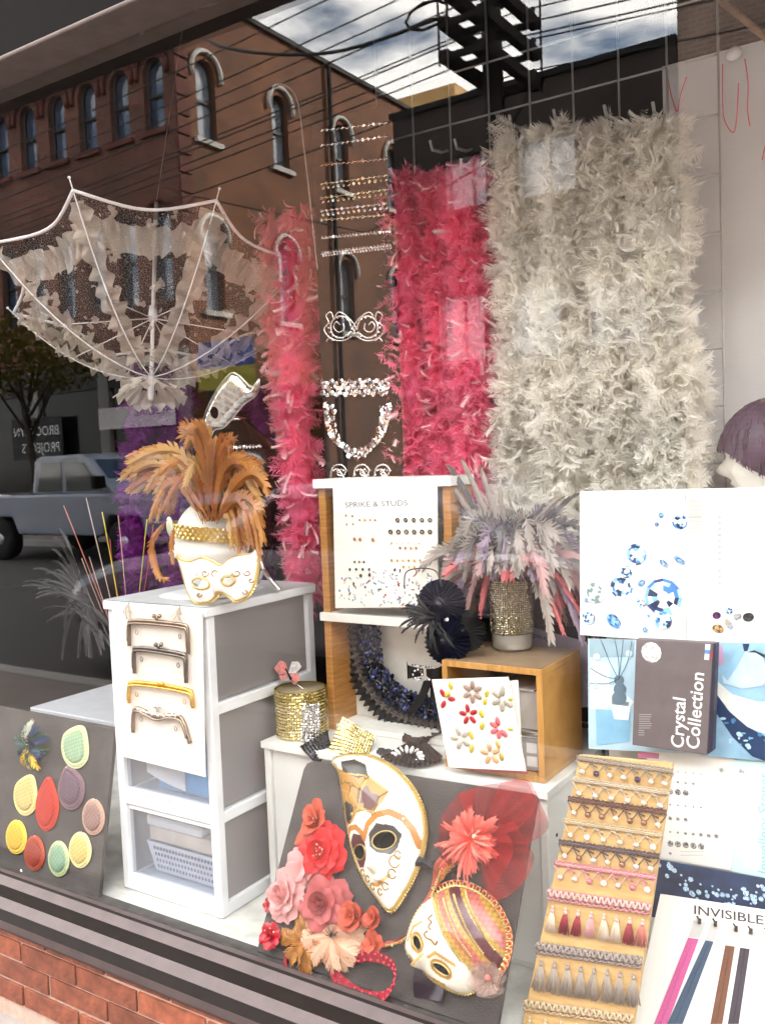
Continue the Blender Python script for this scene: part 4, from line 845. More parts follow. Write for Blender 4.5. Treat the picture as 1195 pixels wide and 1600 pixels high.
M_rear = mat('grey_drawer_inside', (.40, .37, .36), .7)
for i in range(3):
    z0, z1 = LV[i]+.035, LV[i+1]-.001
    part('side_panel', MB().box((TX1-.014, TY0+pw_+.004, z0), (TX1-.011, TY1-pw_-.004, z1)), M_side, tw, smooth=False)
    part('side_panel', MB().box((TX0+.010, TY0+pw_+.004, z0), (TX0+.013, TY1-pw_-.004, z1)), M_side, tw, smooth=False)
    part('back_panel', MB().box((TX0+pw_, TY1-.014, z0), (TX1-pw_, TY1-.010, z1)), M_rear, tw, smooth=False)
    dr = part('drawer', MB().box((TX0+pw_+.003, TY0+.006, z0-.003), (TX1-pw_-.003, TY0+.022, z0+.010)).box((TX0+pw_+.003, TY0+.006, z1-.012), (TX1-pw_-.003, TY0+.024, z1-.001)), M_wp, tw, smooth=False, bevel=.002)
    part('front_panel', MB().box((TX0+pw_+.004, TY0+.010, z0+.0105), (TX1-pw_-.004, TY0+.013, z1-.0125)), M_fp, dr, smooth=False)
    part('drawer_floor', MB().box((TX0+pw_+.006, TY0+.026, z0-.001), (TX1-pw_-.006, TY1-.03, z0+.003)), M_fp, dr, smooth=False)
# what is in the drawers
pk_ = thing('craft_packet', 'blue and white craft packet inside the middle drawer', 'packet', ((TX0+TX1)/2+.02, .22, LV[1]+.04)); z_ = LV[1]+.041; xa = TX0+.1
part('pouch', MB().grid(lambda u, v: V((xa+.225*u, .165-.02*sin(u*pi)*sin(v*pi), z_+.15*v)), 10, 8), mat('blue_packet', (.22, .55, .85), .4, var=.25, scale=18), pk_)
part('white_label', MB().grid(lambda u, v: V((xa-.02+.14*u, .142-.006*sin(u*pi), z_+.045+.085*v-.03*u)), 8, 6), M_hook, pk_)
sc_ = thing('craft_packet', 'blue packet with red print behind the side panel of the middle drawer', 'packet', (TX1-.05, .38, z_))
part('pouch', MB().box((TX1-.06, .24, z_), (TX1-.025, .46, z_+.10)), mat('blue_packet_2', (.12, .34, .58), .4, var=.2), sc_, smooth=False, bevel=.008)
part('print', MB().grid(lambda u, v: V((TX1-.0243+.0002*sin(u*3), .25+.19*u, z_+.02+.05*v+.012*abs(sin(u*12.5)))), 24, 2), mat('red_scallop_print', (.65, .16, .2), .5), sc_)
bk_ = thing('storage_basket', 'white lidded plastic basket in the bottom drawer', 'basket', (TX0+.2, .28, LV[0]+.04)); z_ = LV[0]+.045
part('tub', MB().add([(TX0+.075, .16, z_), (TX1-.05, .16, z_), (TX1-.05, .42, z_), (TX0+.075, .42, z_), (TX0+.06, .145, z_+.085), (TX1-.04, .145, z_+.085), (TX1-.04, .43, z_+.085), (TX0+.06, .43, z_+.085)], [(0,3,2,1),(0,1,5,4),(1,2,6,5),(2,3,7,6),(3,0,4,7)]), mat('grey_blue_basket', (.66, .68, .76), .5), bk_, smooth=False)
dots = MB()
for r_ in range(4):
    for k in range(20): dots.box((TX0+.085+k*.0115, .1455-.0006+(.0042*(3-r_)), z_+.012+r_*.018), (TX0+.0905+k*.0115, .156, z_+.020+r_*.018))
part('perforation', dots, mat('hole_shade_grey', (.16, .17, .2), .6), bk_, smooth=False, kind='stuff')  # solid dark blocks, the shade of the holes put into their colour
part('paper_stack', MB().box((TX0+.064, .152, z_+.086), (TX1-.05, .40, z_+.125)), mat('kraft_paper', (.66, .58, .50), .8, var=.2), bk_, smooth=False, bevel=.004)
part('lid', MB().box((TX0+.058, .145, z_+.1255), (TX1-.09, .41, z_+.158)), M_hook, bk_, smooth=False, bevel=.01)

# ivory card with four purse frames on the tower front
FC = Fr((TX0-.0, TY0-.016, 0), (1, 0, 0), (0, .0, 1))
cc = [FC.xy(*q) for q in ((176, 946), (317, 953), (322, 1214), (194, 1182))]
cdz = thing('ivory_card', 'ivory card with purse frames tied to the drawer tower front', 'card', FC.at(*cc[3]))
m1 = MB(); FC.poly(m1, cc, 0, .0015); part('sheet', m1, mat('ivory_card_stock', (.80, .75, .70), .8, var=.03), cdz, smooth=False)
for px, py in ((198, 940), (278, 946)):
    rb_ = MB()
    for k in range(5): a = FC.p(px+4, py+2, .004); b = FC.p(px+U(-12, 12), py+U(8, 34), U(.002, .012)); rb_.tube(bez(a, a.lerp(b, .5)+V((U(-.01,.01), -.01, .0)), b, 6), .002, 4)
    part('ribbon_tie', rb_, M_ruf, cdz)
def Z1(x, y): return (160+x/3.319, 660+y/3.319)
M_gun = mat('gunmetal', (.22, .19, .17), .3, metal=1); M_bz = mat('bronze_metal', (.34, .26, .2), .3, metal=1)
def purse(label, pts, m, clasp, mb_=None, beads=None):
    t = thing('purse_frame', label, 'purse frame', FC.p(*Z1(*clasp)), 'purse frames on the ivory card')
    S = spline([FC.p(*Z1(*p), .008) for p in pts], 5, False)
    part('bow', MB().tube(S, .0052, 6), m, t); part('inner_bow', MB().tube([s+V((.002, -.006, -.006)) for s in S[2:-2]], .0035, 6), m, t)
    cx, cy = clasp
    for s in (-1, 1):
        a = FC.p(*Z1(cx+s*4, cy+22), .008); b = FC.p(*Z1(cx+s*14, cy-6), .014); part('kiss_clasp', MB().tube(bez(a, a.lerp(b, .4)+V((s*-.004, 0, .006)), b, 6), .0022, 6).ball(b, .006, 10, 6), mb_ or m, t)
    for s in (0, 1):
        q = pts[1] if s == 0 else pts[-2]; c = FC.p(*Z1(q[0]+(38 if s == 0 else -38), q[1]+38), .008)
        part('chain_ring', MB().tube([c+V((.0045*cos(k*.7), 0, .0065*sin(k*.7))) for k in range(9)], .0011, 5, closed=True), m, t)
    if beads:
        for p in beads: part('crystal_bead', MB().ball(FC.p(*Z1(*p), .012), .0045, 8, 6), M_silver, t)
    return t
purse('topmost bronze purse frame on the ivory card', [(140, 1158), (140, 1050), (160, 1028), (290, 1034), (415, 1050), (440, 1072), (446, 1200)], M_bz, (282, 1010))
purse('dark gunmetal purse frame, second down on the ivory card', [(168, 1300), (165, 1190), (182, 1168), (290, 1178), (410, 1200), (432, 1222), (434, 1350)], M_gun, (292, 1158))
purse('gold purse frame, third down on the ivory card', [(140, 1455), (140, 1372), (160, 1348), (295, 1360), (440, 1388), (464, 1410), (470, 1480)], mat('yellow_gold_frame', (.80, .50, .10), .25, metal=1), (295, 1362))
def Z7to1(p): a, b = Z7(*p); return ((a-160)*3.319, (b-660)*3.319)
wave = [Z7to1(p) for p in ((578, 178), (582, 88), (600, 74), (640, 92), (685, 112), (730, 104), (772, 108), (795, 130), (826, 228))]
purse('silver purse frame with a row of crystal beads, lowest on the ivory card', wave, M_bz, Z7to1((685, 70)), M_silver, [Z7to1((600+k*12.5, 78+26*sin(min(1, k/10)*1.7)+4*(k % 2))) for k in range(15)])

# ------------------------------------------------------------------ foam head with feather headdress and white half mask
def head_mb(o, face, up, s=1.0, nu=56, nv=48, tilt=0):
    face = V(face).normalized(); up = V(up); left = up.cross(face).normalized(); up = face.cross(left)
    def g(x, c, w): return math.exp(-((x-c)/w)**2)
    def fn(u, v):
        az = (u-.5)*2*pi; el = (v-.5)*pi; ca, sa, ce, se = cos(az), sin(az), cos(el), sin(el)
        dx, dy, dz = ce*ca, ce*sa, se
        fx = .098 if dx > 0 else .102; wy = .074; hz = .108 if dz > 0 else .125
        x, y, z = dx*fx, dy*wy, dz*hz
        jaw = max(0, -dz-.25); y *= 1-.35*jaw; x *= (1-.12*jaw) if dx > 0 else (1-.62*jaw)
        if dx > 0:
            q = .022*g(sa*ce, 0, .13)*g(dz, -.16, .13)+.012*g(sa*ce, 0, .085)*g(dz, -.24, .07)       # nose
            q += .006*g(dz, .16, .1)*g(sa, 0, .7) - .010*(g(sa*ce, .36, .17)+g(sa*ce, -.36, .17))*g(dz, .0, .10)   # brow, sockets
            q += .0035*(g(sa*ce, .36, .1)+g(sa*ce, -.36, .1))*g(dz, -.02, .05)
            q += .009*g(sa*ce, 0, .22)*(g(dz, -.46, .045)+g(dz, -.56, .05)) - .004*g(sa*ce, 0, .25)*g(dz, -.51, .025)
            q += .014*g(sa*ce, 0, .3)*g(dz, -.80, .12) + .005*(g(sa*ce, .55, .2)+g(sa*ce, -.55, .2))*g(dz, -.25, .18)
            x += q
        return V(o)+(face*x+left*y+up*z)*s
    mb = MB().grid(fn, nu, nv, cu=True); return mb
M_foam = mat('white_foam', (.82, .80, .75), .6, var=.04, bump=.15, bscale=200)
hx = aty(326, 858, .26)
hd = thing('mannequin_head', 'white foam head wearing a gold feather headdress on the drawer tower', 'mannequin head', (hx.x, hx.y, TZ1+.001))
hface = V((-.93, -.36, -.06))
hz_ = hx.z+.022
part('head', head_mb((hx.x+.012, hx.y, hz_), hface, (0, 0, 1), 1.0), M_foam, hd)
part('neck', MB().lathe((hx.x+.03, hx.y+.01, TZ1+.0005), [(.075, 0), (.07, .012), (.055, .03), (.05, hz_-TZ1-.06)], 24), M_foam, hd)
hdx = thing('feather_headdress', 'gold sequin band with a fountain of orange-brown rooster feathers', 'headdress', (hx.x, hx.y, hz_+.03))
zB = aty(325, 835, hx.y-.08).z; sq = MB().box((-.5,-.5,-.5), (.5,.5,.5)); 
G_sq = gem_mesh('sequin', M_gold, 6); fl_ = V((hface.x, hface.y, 0)).normalized(); lf = V((0,0,1)).cross(fl_)
def band(a, z): return V((hx.x+.012, hx.y, 0))+fl_*(.107*cos(a))+lf*(.082*sin(a))+V((0, 0, z+.012*cos(a)))
part('band', MB().grid(lambda u, v: band(u*2*pi, zB-.018+.036*v), 40, 2, cu=True), M_brass, hdx)
for j in range(4):
    for k in range(44):
        a = 2*pi*(k+.5*(j % 2))/44; p = band(a, zB-.014+.0095*j); d = (fl_*cos(a)+lf*sin(a)); X = V((0,0,1)).cross(d).normalized()
        if d.dot(CAM-p) > -.3: inst('sequin', G_sq, hdx, mat4(p+d*.001, X, d.cross(X), (d+V((U(-.3,.3),U(-.3,.3),U(-.3,.3)))).normalized(), .0052))
ct = aty(266, 823, hx.y-.13); part('crest', MB().ball(ct, .02, 12, 8, (V((.012, 0, 0)), V((0, .006, 0)), V((-.002, 0, .026)))), mat('pale_green_crest', (.52, .54, .38), .4, metal=.5), hdx)
M_gf = [mat('rust_coque', (.34, .12, .02), .5, tip=(.42, .18, .04), trl=.2, var=.18, scale=12), mat('gold_coque', (.42, .18, .035), .5, tip=(.52, .27, .07), trl=.2, var=.15), mat('tan_coque', (.50, .30, .11), .5, tip=(.58, .38, .16), trl=.2, var=.12), mat('brown_coque', (.28, .12, .04), .45, tip=(.42, .2, .06), trl=.15, var=.2)]
hp = [  # base, bend, tip (picture points) of the fountain
 ((320,815),(300,660),(205,725)),((318,812),(285,655),(200,752)),((322,815),(295,670),(240,770)),((318,815),(280,665),(232,760)),((320,810),(300,668),(262,800)),((318,815),(290,672),(255,790)),((322,812),(310,670),(285,770)),((318,812),(270,690),(215,740)),((325,812),(308,690),(262,740)),
 ((330,810),(318,650),(290,690)),((335,812),(330,690),(400,735)),((338,812),(350,665),(412,745)),((340,815),(360,690),(405,790)),((338,812),(372,690),(412,800)),((335,812),(360,720),(375,860)),((335,812),(350,730),(340,842)),((340,812),(390,720),(408,860)),((340,815),(370,730),(388,850)),((340,812),(395,735),(404,842)),((333,812),(345,665),(352,690)),((335,812),(340,700),(380,715)),((332,812),(330,640),(292,672)),((338,812),(380,700),(415,770)),((322,812),(270,700),(205,770)),((320,812),(262,700),(240,812))]
for k in range(110):
    b, c, t = hp[k % len(hp)]; j = 12 if k >= len(hp) else 4; yb = hx.y-.06+U(-.03, .05); yt = yb+U(-.07, .06)
    P = bez(aty(b[0]+U(-8, 8), b[1]+U(-4, 4), yb), aty(c[0]+U(-j, j), c[1]+U(-j, j), (yb+yt)/2), aty(t[0]+U(-j, j), t[1]+U(-j, j), yt), 13)
    part('feather', plume(P, U(.011, .018), 500+k, .4), M_gf[(0, 1, 2, 0, 1, 3, 0, 2)[k % 8]], hdx)
part('feather', plume([aty(a, b, hx.y-.16) for a, b in spline([(262, 812), (240, 842), (240, 870), (250, 900), (262, 905)], 3, False)], .010, 700, .2), M_gf[1], hdx)
part('feather', plume([aty(a, b, hx.y-.15) for a, b in spline([(272, 825), (268, 850), (270, 880)], 4, False)], .007, 701, .2), M_gf[1], hdx)
# white half mask
FH = Fr(aty(345, 938, .125), (1, .0, 0), (0, .34, 1)); zz = [(395, 680), (418, 712), (470, 722), (522, 705), (575, 718), (622, 742), (670, 708), (725, 690), (780, 682), (815, 650), (822, 700), (812, 790), (795, 860), (758, 912), (700, 934), (668, 912), (630, 890), (598, 912), (560, 938), (490, 938), (448, 880), (425, 800), (405, 730)]
ol = [FH.xy(*Z1(*q)) for q in spline(zz, 4)]
def ellipse(F, Z, c, rx, ry, an=0, n=20): return [F.xy(*Z(c[0]+rx*cos(t)*cos(an)-ry*sin(t)*sin(an), c[1]+rx*cos(t)*sin(an)+ry*sin(t)*cos(an))) for t in np.linspace(0, 2*pi, n, endpoint=False)]
eyA = [ellipse(FH, Z1, (548, 846), 42, 26, .1), ellipse(FH, Z1, (692, 832), 38, 22, -.1)]
ncx, ncy = FH.xy(*Z1(622, 850))
def hmask(a, b, d): return .030*np.sqrt(np.clip(d/.045, 0, 1))+.016*np.exp(-((a-ncx)/.010)**2-((b-ncy+.008)/.022)**2)
def cmask(a, b, d):
    c = np.tile(np.array((.82, .80, .76)), (len(a), 1)); g = np.array((.62, .46, .16))
    for e in eyA: c[np.abs(sdist(np.stack([a, b], 1), e)[0]) < .0045] = g
    c[d < .004] = g; return c
hm = thing('half_mask', 'white half mask with gold scrollwork leaning on the foam head', 'mask', FH.at(0, 0))
part('face', relief(FH, ol, eyA, hmask, .0019, cmask), mat('mask_paint', (1,1,1), .35, attr=True, var=.03, coat=.2), hm)
def on(F, Z, H, pts, extra=.002):                       # lay a drawn line on a relief
    out = []
    for p in pts:
        a, b = F.xy(*Z(*p)); h = float(H(np.array([a]), np.array([b]))[0]); a, b = F.xy(*Z(*p), h); out.append(F.at(a, b, h+extra))
    return out
def Hm(a, b): return hmask(a, b, np.maximum(sdist(np.stack([a, b], 1), ol)[0], 0))
def braid(P, r, m, root, closed=True, name='gold_braid', k_=3):
    Q = [];
    for i in range(len(P) if closed else len(P)-1):
        a, b = P[i], P[(i+1) % len(P)]; n = max(1, int((b-a).length/(r*.8)))
        for j in range(n): Q.append(a.lerp(b, j/n))
    return part(name, MB().tube(Q, [r*(1.25 if i % 2 else .65) for i in range(len(Q))], 6, closed=closed), m, root, smooth=False)
braid([FH.at(a, b, .003) for a, b in ol], .0032, M_brass, hm)
for cx, s, r in ((590, 1, 30), (655, -1, 30), (535, 1, 22), (700, -1, 22), (480, 1, 18), (755, -1, 18)):
    P = [(cx+s*(r*(1-t/9.)*cos(t)), 782+(r*.9*(1-t/9.)*sin(t))) for t in np.linspace(0, 6.4, 26)]; part('scroll', MB().tube(on(FH, Z1, Hm, P, .0022), .0016, 5), M_gpl, hm)
for cx, cy, s in ((505, 895, 1), (480, 860, -1), (745, 880, -1), (775, 820, 1)):
    P = [(cx+s*(15*(1-t/8.)*cos(t)), cy+(15*(1-t/8.)*sin(t))) for t in np.linspace(0, 5.4, 18)]; part('scroll', MB().tube(on(FH, Z1, Hm, P, .0022), .0015, 5), M_gpl, hm)
for e in eyA: part('eye_trim', MB().tube([FH.at(a, b, float(Hm(np.array([a]), np.array([b]))[0])) for a, b in e], .0022, 5, closed=True), M_brass, hm)
ss = thing('stand_foot', 'clear curved foot of a small display stand on the drawer tower', 'display stand', aty(425, 925, .36))
part('strut', MB().tube(spline([aty(404, 868, .36), aty(412, 890, .36), aty(422, 905, .35), atz(438, 923, TZ1+.002)], 5, False), .006, 8), M_silver, ss)
part('leg', MB().tube([aty(412, 890, .36), atz(404, 910, TZ1+.002)], .005, 8), M_silver, ss)
# ------------------------------------------------------------------ white cabinet, wooden shelf unit, gold box
CY0 = .27; CX0, CX1 = -1.558, aty(855, 1230, CY0).x; CZ = .712
cb_ = thing('white_cabinet', 'white laminate cabinet carrying the shelf unit and the small wooden box', 'cabinet', ((CX0+CX1)/2, .46, .301))
M_cab = mat('white_laminate', (.78, .78, .76), .45, var=.05, scale=10)
part('top_slab', MB().box((CX0-.004, CY0-.012, CZ-.018), (CX1+.004, .72, CZ)), M_cab, cb_, smooth=False, bevel=.0015)
for x in (CX0, CX1-.018): part('side_panel', MB().box((x, CY0-.004, .301), (x+.018, .72, CZ-.0185)), M_cab, cb_, smooth=False, bevel=.0015)
part('front_door', MB().box((CX0+.0195, CY0+.006, .315), (CX1-.0195, CY0+.02, CZ-.021)), M_cab, cb_, smooth=False, bevel=.0015)
part('plinth', MB().box((CX0+.019, CY0+.012, .3012), (CX1-.019, .70, .314)), M_cab, cb_, smooth=False)
part('back_panel', MB().box((CX0+.019, .705, .316), (CX1-.019, .718, CZ-.019)), M_cab, cb_, smooth=False)
for zz_ in (.42, .6): part('screw_cap', MB().lathe((CX1+.0, .31, zz_), [(.004, 0), (.004, .0015)], 10, (1, 0, 0)), M_sd, cb_)
W_oak = wood('honey_oak', (.44, .23, .08), (.60, .36, .15), .42, (2, 3, 30)); W_pine = wood('honey_pine', (.50, .29, .10), (.66, .42, .17), .42, (30, 3, 3)); W_top = mat('worn_brown_top', (.36, .27, .19), .6, var=.12, scale=20)
SY = .42; SX0, SX1 = aty(503, 900, SY).x, aty(706, 850, SY).x; SZ1 = aty(495, 755, SY).z; SZm = aty(500, 962, SY).z; sd = .11
sf = thing('shelf_unit', 'honey wood shelf unit with white edged shelves and white back', 'shelf', ((SX0+SX1)/2, SY+sd/2, CZ+.001))
for x in (SX0, SX1-.022): part('side_board', MB().box((x, SY, CZ+.001), (x+.022, SY+sd, SZ1-.014)), W_oak, sf, smooth=False, bevel=.0015)
M_shw = mat('white_shelf_edge', (.80, .79, .75), .5, var=.05)
part('top_board', MB().box((SX0-.008, SY-.012, SZ1-.0135), (SX1+.008, SY+sd, SZ1+.010)), M_shw, sf, smooth=False, bevel=.0015)
part('middle_board', MB().box((SX0-.006, SY-.010, SZm-.011), (SX1+.006, SY+sd-.012, SZm+.011)), M_shw, sf, smooth=False, bevel=.0015)
part('bottom_board', MB().box((SX0+.0225, SY+.004, CZ+.002), (SX1-.0225, SY+sd-.012, CZ+.016)), M_shw, sf, smooth=False)
part('back_board', MB().box((SX0+.0225, SY+sd-.01, CZ+.003), (SX1-.0225, SY+sd-.002, SZ1-.015)), M_shw, sf, smooth=False)

# card of studs
FS_ = Fr((SX0, SY-.0105, CZ), (1, 0, 0), (0, 0, 1))
def Z2(x, y): return (480+x/2.598, 720+y/2.598)
crn = [FS_.xy(*Z2(*q)) for q in ((105, 95), (528, 80), (532, 592), (115, 598))]
M_pap = mat('warm_white_paper', (.84, .81, .76), .85, var=.03)
sk = thing('stud_card', 'cream sample card of spikes and studs pinned on the shelf unit', 'sample card', FS_.at(*crn[3]))
m1 = MB(); FS_.poly(m1, crn, .0, .0012); part('sheet', m1, M_pap, sk, smooth=False)
m1 = MB(); FS_.poly(m1, [FS_.xy(*Z2(*q)) for q in ((107, 96), (526, 82), (527, 200), (110, 212))], .0014, .0018); part('heading_strip', m1, mat('white_paper', (.86, .86, .85), .8, var=.02), sk, smooth=False)
hA, hB = FS_.xy(*Z2(155, 190)), FS_.xy(*Z2(425, 180))
text('SPRIKE & STUDS', .0195, FS_, hA[0], hA[1], mat('pale_grey_print', (.34, .34, .35), .7, var=0), sk, .0024, bold=.006, ang=math.atan2(hB[1]-hA[1], hB[0]-hA[0]), sx=1.36)
M_nk = mat('black_nickel', (.10, .085, .075), .25, metal=1); M_cop = mat('copper_stud', (.55, .30, .18), .3, metal=1); G_nk = gem_mesh('stud', M_nk); G_co = gem_mesh('stud', M_cop); G_go = gem_mesh('stud', M_gold, 4)
ring = MB().tube([V((cos(k*.524), sin(k*.524), .15)) for k in range(12)], .34, 8, closed=True).mesh('grommet'); ring.materials.append(M_nk)
def lay(me, pts, r, name='stud', F=FS_, Z=Z2, root=sk, h=.002):
    for p in pts: a, b = F.xy(*Z(*p)); gem(root, me, F, a, b, r, h, name, .15)
lay(ring, [(369+33*k, 240) for k in range(5)], .0042, 'grommet'); lay(ring, [(341+32*k, 288) for k in range(6)], .0046, 'grommet')
lay(G_co, [(160, 222), (186, 224), (163, 258), (188, 257), (215, 240), (258, 240), (278, 240)], .0028); lay(G_go, [(236, 240)], .004)
lay(G_co, [(196, 316), (219, 318), (270, 320)], .0052); lay(G_cr, [(344+23*k, 333) for k in range(6)], .003); lay(G_co, [(379+22*k, 353) for k in range(4)], .0036)
lay(G_go, [(345+23*k, 404) for k in range(6)], .0042); lay(G_go, [(393+22*k, 430) for k in range(3)], .0042); lay(G_nk, [(195+19*k, 410) for k in range(3)], .0034); lay(G_nk, [(176+26*k, 440) for k in range(4)], .0038); lay(G_nk, [(220, 465), (256, 462)], .005)
rc = [(.6, .03, .08), (.1, .25, .7), (.03, .03, .03), (.8, .82, .85), (.25, .5, .6), (.5, .5, .5), (.75, .76, .8)]
RS = []
for i, c in enumerate(rc):
    m_ = mat('rhinestone_%d' % i, c, .12, metal=.5, var=0)
    RS.append(gem_mesh('rhinestone', m_, 6)); b_ = MB().box((-1.5, -.45, 0), (1.5, .45, .35)).mesh('baguette_stone', smooth=False); b_.materials.append(m_); RS.append(b_)
    o_ = MB().ball((0,0,.1), 1, 8, 4, (V((1.5,0,0)), V((0,.7,0)), V((0,0,.35)))).mesh('navette_stone', smooth=False); o_.materials.append(m_); RS.append(o_)
rs = random.Random(5)
for k in range(150):
    px, py = rs.uniform(128, 524), rs.uniform(440, 588)
    if py < 470 and px < 270: continue
    a, b = FS_.xy(*Z2(px, py)); G = FS_.rot(a, b, rs.uniform(0, 3.14), .0018); inst('rhinestone', RS[rs.randrange(len(RS))], sk, mat4(G.o, G.u, G.v, G.n, rs.choice((.0022, .003, .0034, .0026))))

# ruffled collar of black lace and blue-black sequins in the lower bay
FR = Fr((SX0, SY+.085, CZ), (1, 0, 0), (0, 0, 1))
def Z3(x, y): return (480+x/2.845, 900+y/2.845)
rc_ = thing('ruffled_collar', 'black lace and blue sequin ruffled collar curving on the shelf back', 'collar', FR.p(*Z3(330, 560)))
def arc(pts): return spline(pts, 10, False)
def ruff_strip(pts, w, amp, frq, m, name, h, dark=False):
    S = [V(FR.p(*Z3(*p), h)) for p in arc(pts)]; n = len(S)-1; mb = MB(); P = []; Fc = []; D = []
    SS = []
    for i in range(n):
        for j in range(4): SS.append(S[i].lerp(S[i+1], j/4))
    SS.append(S[-1]); n = len(SS)-1
    for i, p in enumerate(SS):
        d = (SS[min(i+1, n)]-SS[max(i-1, 0)]).normalized(); s = d.cross(FR.n).normalized(); t = i/n
        for q in (0, .33, .66, 1): P.append(p+s*((q-.5)*w+.004*q*sin(t*frq*6.28*1.0))+FR.n*(amp*q*sin(t*frq*6.28)+.006*q))
        if i: o = 4*i; Fc += [(o-4+j, o-3+j, o+1+j, o+j) for j in range(3)]
    mb.add(P, Fc); return part(name, mb, m, rc_)
M_bl1 = mat('black_lace_band', (.025, .023, .024), .7, var=.4, scale=60); M_gl = mat('grey_organza', (.24, .21, .20), .6, trl=.3, var=.15, alpha=.85)
A1 = [(170, 190), (178, 300), (215, 450), (290, 570), (400, 650), (540, 690), (640, 690)]; A2 = [(205, 190), (212, 300), (245, 430), (320, 545), (420, 615), (540, 650), (640, 652)]; A3 = [(285, 190), (288, 300), (318, 420), (385, 510), (470, 560), (560, 580), (640, 580)]
ruff_strip(A1, .03, .006, 30, M_bl1, 'outer_lace', .002); ruff_strip(A2, .024, .005, 26, M_gl, 'organza', .006); ruff_strip([(a+.6*(c-a), b+.6*(d-b)) for (a, b), (c, d) in zip(A2, A3)][:0] or [(225, 190), (230, 300), (262, 425), (335, 530), (432, 596), (540, 628), (640, 630)], .014, .005, 30, M_bl1, 'inner_lace', .009)
M_seq = [mat('blue_black_sequin', (.04, .05, .13), .2, metal=.6, var=.3), mat('black_sequin', (.015, .015, .02), .2, metal=.5)]
sqm = []
for m_ in M_seq: q = MB().lathe((0,0,0), [(1, 0), (.7, .18), (.2, .25)], 7).mesh('sequin', smooth=False); q.materials.append(m_); sqm.append(q)
S3 = arc(A3)
for i, p in enumerate(S3):
    for j in range(5):
        off = (j-2)*20; a, b = S3[max(0, i-1)], S3[min(len(S3)-1, i+1)]; dx, dy = b[0]-a[0], b[1]-a[1]; L_ = math.hypot(dx, dy) or 1
        for k in range(1): gem(rc_, sqm[(i+j) % 2], FR, *FR.xy(*Z3(p[0]-dy/L_*off+U(-6, 6), p[1]+dx/L_*off+U(-6, 6))), .008, U(.006, .016), 'sequin', .9)
# black feather rosettes and black bow with brooch
fz = thing('feather_fascinator', 'black and navy pleated rosette fascinator with wispy black feathers', 'fascinator', aty(690, 975, .33))
M_nv = mat('navy_satin', (.022, .024, .055), .35, var=.3, scale=40)
def rosette(c, r, root, m, y, tilt=(0, 0), n=30):
    F = Fr(aty(c[0], c[1], y), (1, tilt[0], 0), (0, tilt[1], 1))
    part('pleated_rosette', MB().grid(lambda u, v: F.at(r*(.12+.88*v)*cos(u*6.2832), r*(.12+.88*v)*sin(u*6.2832)*.95, (.013 if int(u*n*2+.5) % 2 else -.003)*v+.022*(1-v)), n*2, 3, cu=True), m, root, smooth=False)
    part('button', MB().ball(F.at(0, 0, .024), r*.16, 10, 6), m, root)
rosette((690, 942), .058, fz, M_nv, .34, (.25, .05)); rosette((700, 1002), .056, fz, M_nv, .33, (.1, .2)); rosette((733, 985), .05, fz, M_bl1, .36, (-.2, .1))
for k in range(34):
    b0 = aty(682+U(-6, 6), 968+U(-6, 6), .315); an = U(2.2, 5.4); r = U(30, 66); tp = aty(682+r*cos(an)*.9, 968-r*sin(an)*.85, .30+U(-.02, .03)); md = b0.lerp(tp, .5)+V((0, -.03, .02))
    part('feather', plume(bez(b0, md, tp, 9), .004, 900+k, .5), M_bkf, fz)
part('wire_loop', MB().tube([aty(a, b, .31) for a, b in spline([(632, 920), (634, 895), (655, 888), (680, 892), (690, 915)], 5, False)], .0016, 5), M_nk, fz)
gem(fz, G_cr, Fr(aty(698, 968, .30), (1,0,0), (0,0,1)), 0, 0, .006)
bw2 = thing('black_bow', 'black satin bow with a crystal brooch in front of the collar', 'bow', aty(665, 1050, .40)); M_sat = mat('black_ribbon', (.015, .015, .017), .35, var=.2)
Fw = Fr(aty(665, 1050, .40), (1, 0, 0), (0, 0, 1))
for s in (-1, 1): part('loop', MB().grid(lambda u, v: Fw.at(s*(.004+.045*sin(u*pi*.5)*(1 if u < .9 else 1)), (v-.5)*.045*(.4+.6*u), .012*sin(u*pi)+.004), 8, 6), M_sat, bw2)
part('tail', MB().grid(lambda u, v: aty(662-28*v+14*u+4*sin(v*3), 1062+52*v, .39), 4, 8), M_sat, bw2); part('tail', MB().grid(lambda u, v: aty(672+18*u, 1058+40*v, .398), 4, 8), M_sat, bw2)
for k in range(9): gem(bw2, G_cr, Fw, *Fw.xy(650+k*4.2, 1037+k*.5), .0032, .016)
for k in range(8): gem(bw2, G_cr, Fw, *Fw.xy(658+7*cos(k*.8), 1052+8*sin(k*.8)), .0034, .016)
for k in range(5): gem(bw2, G_cr, Fw, *Fw.xy(660+k*4, 1060), .0028, .016)

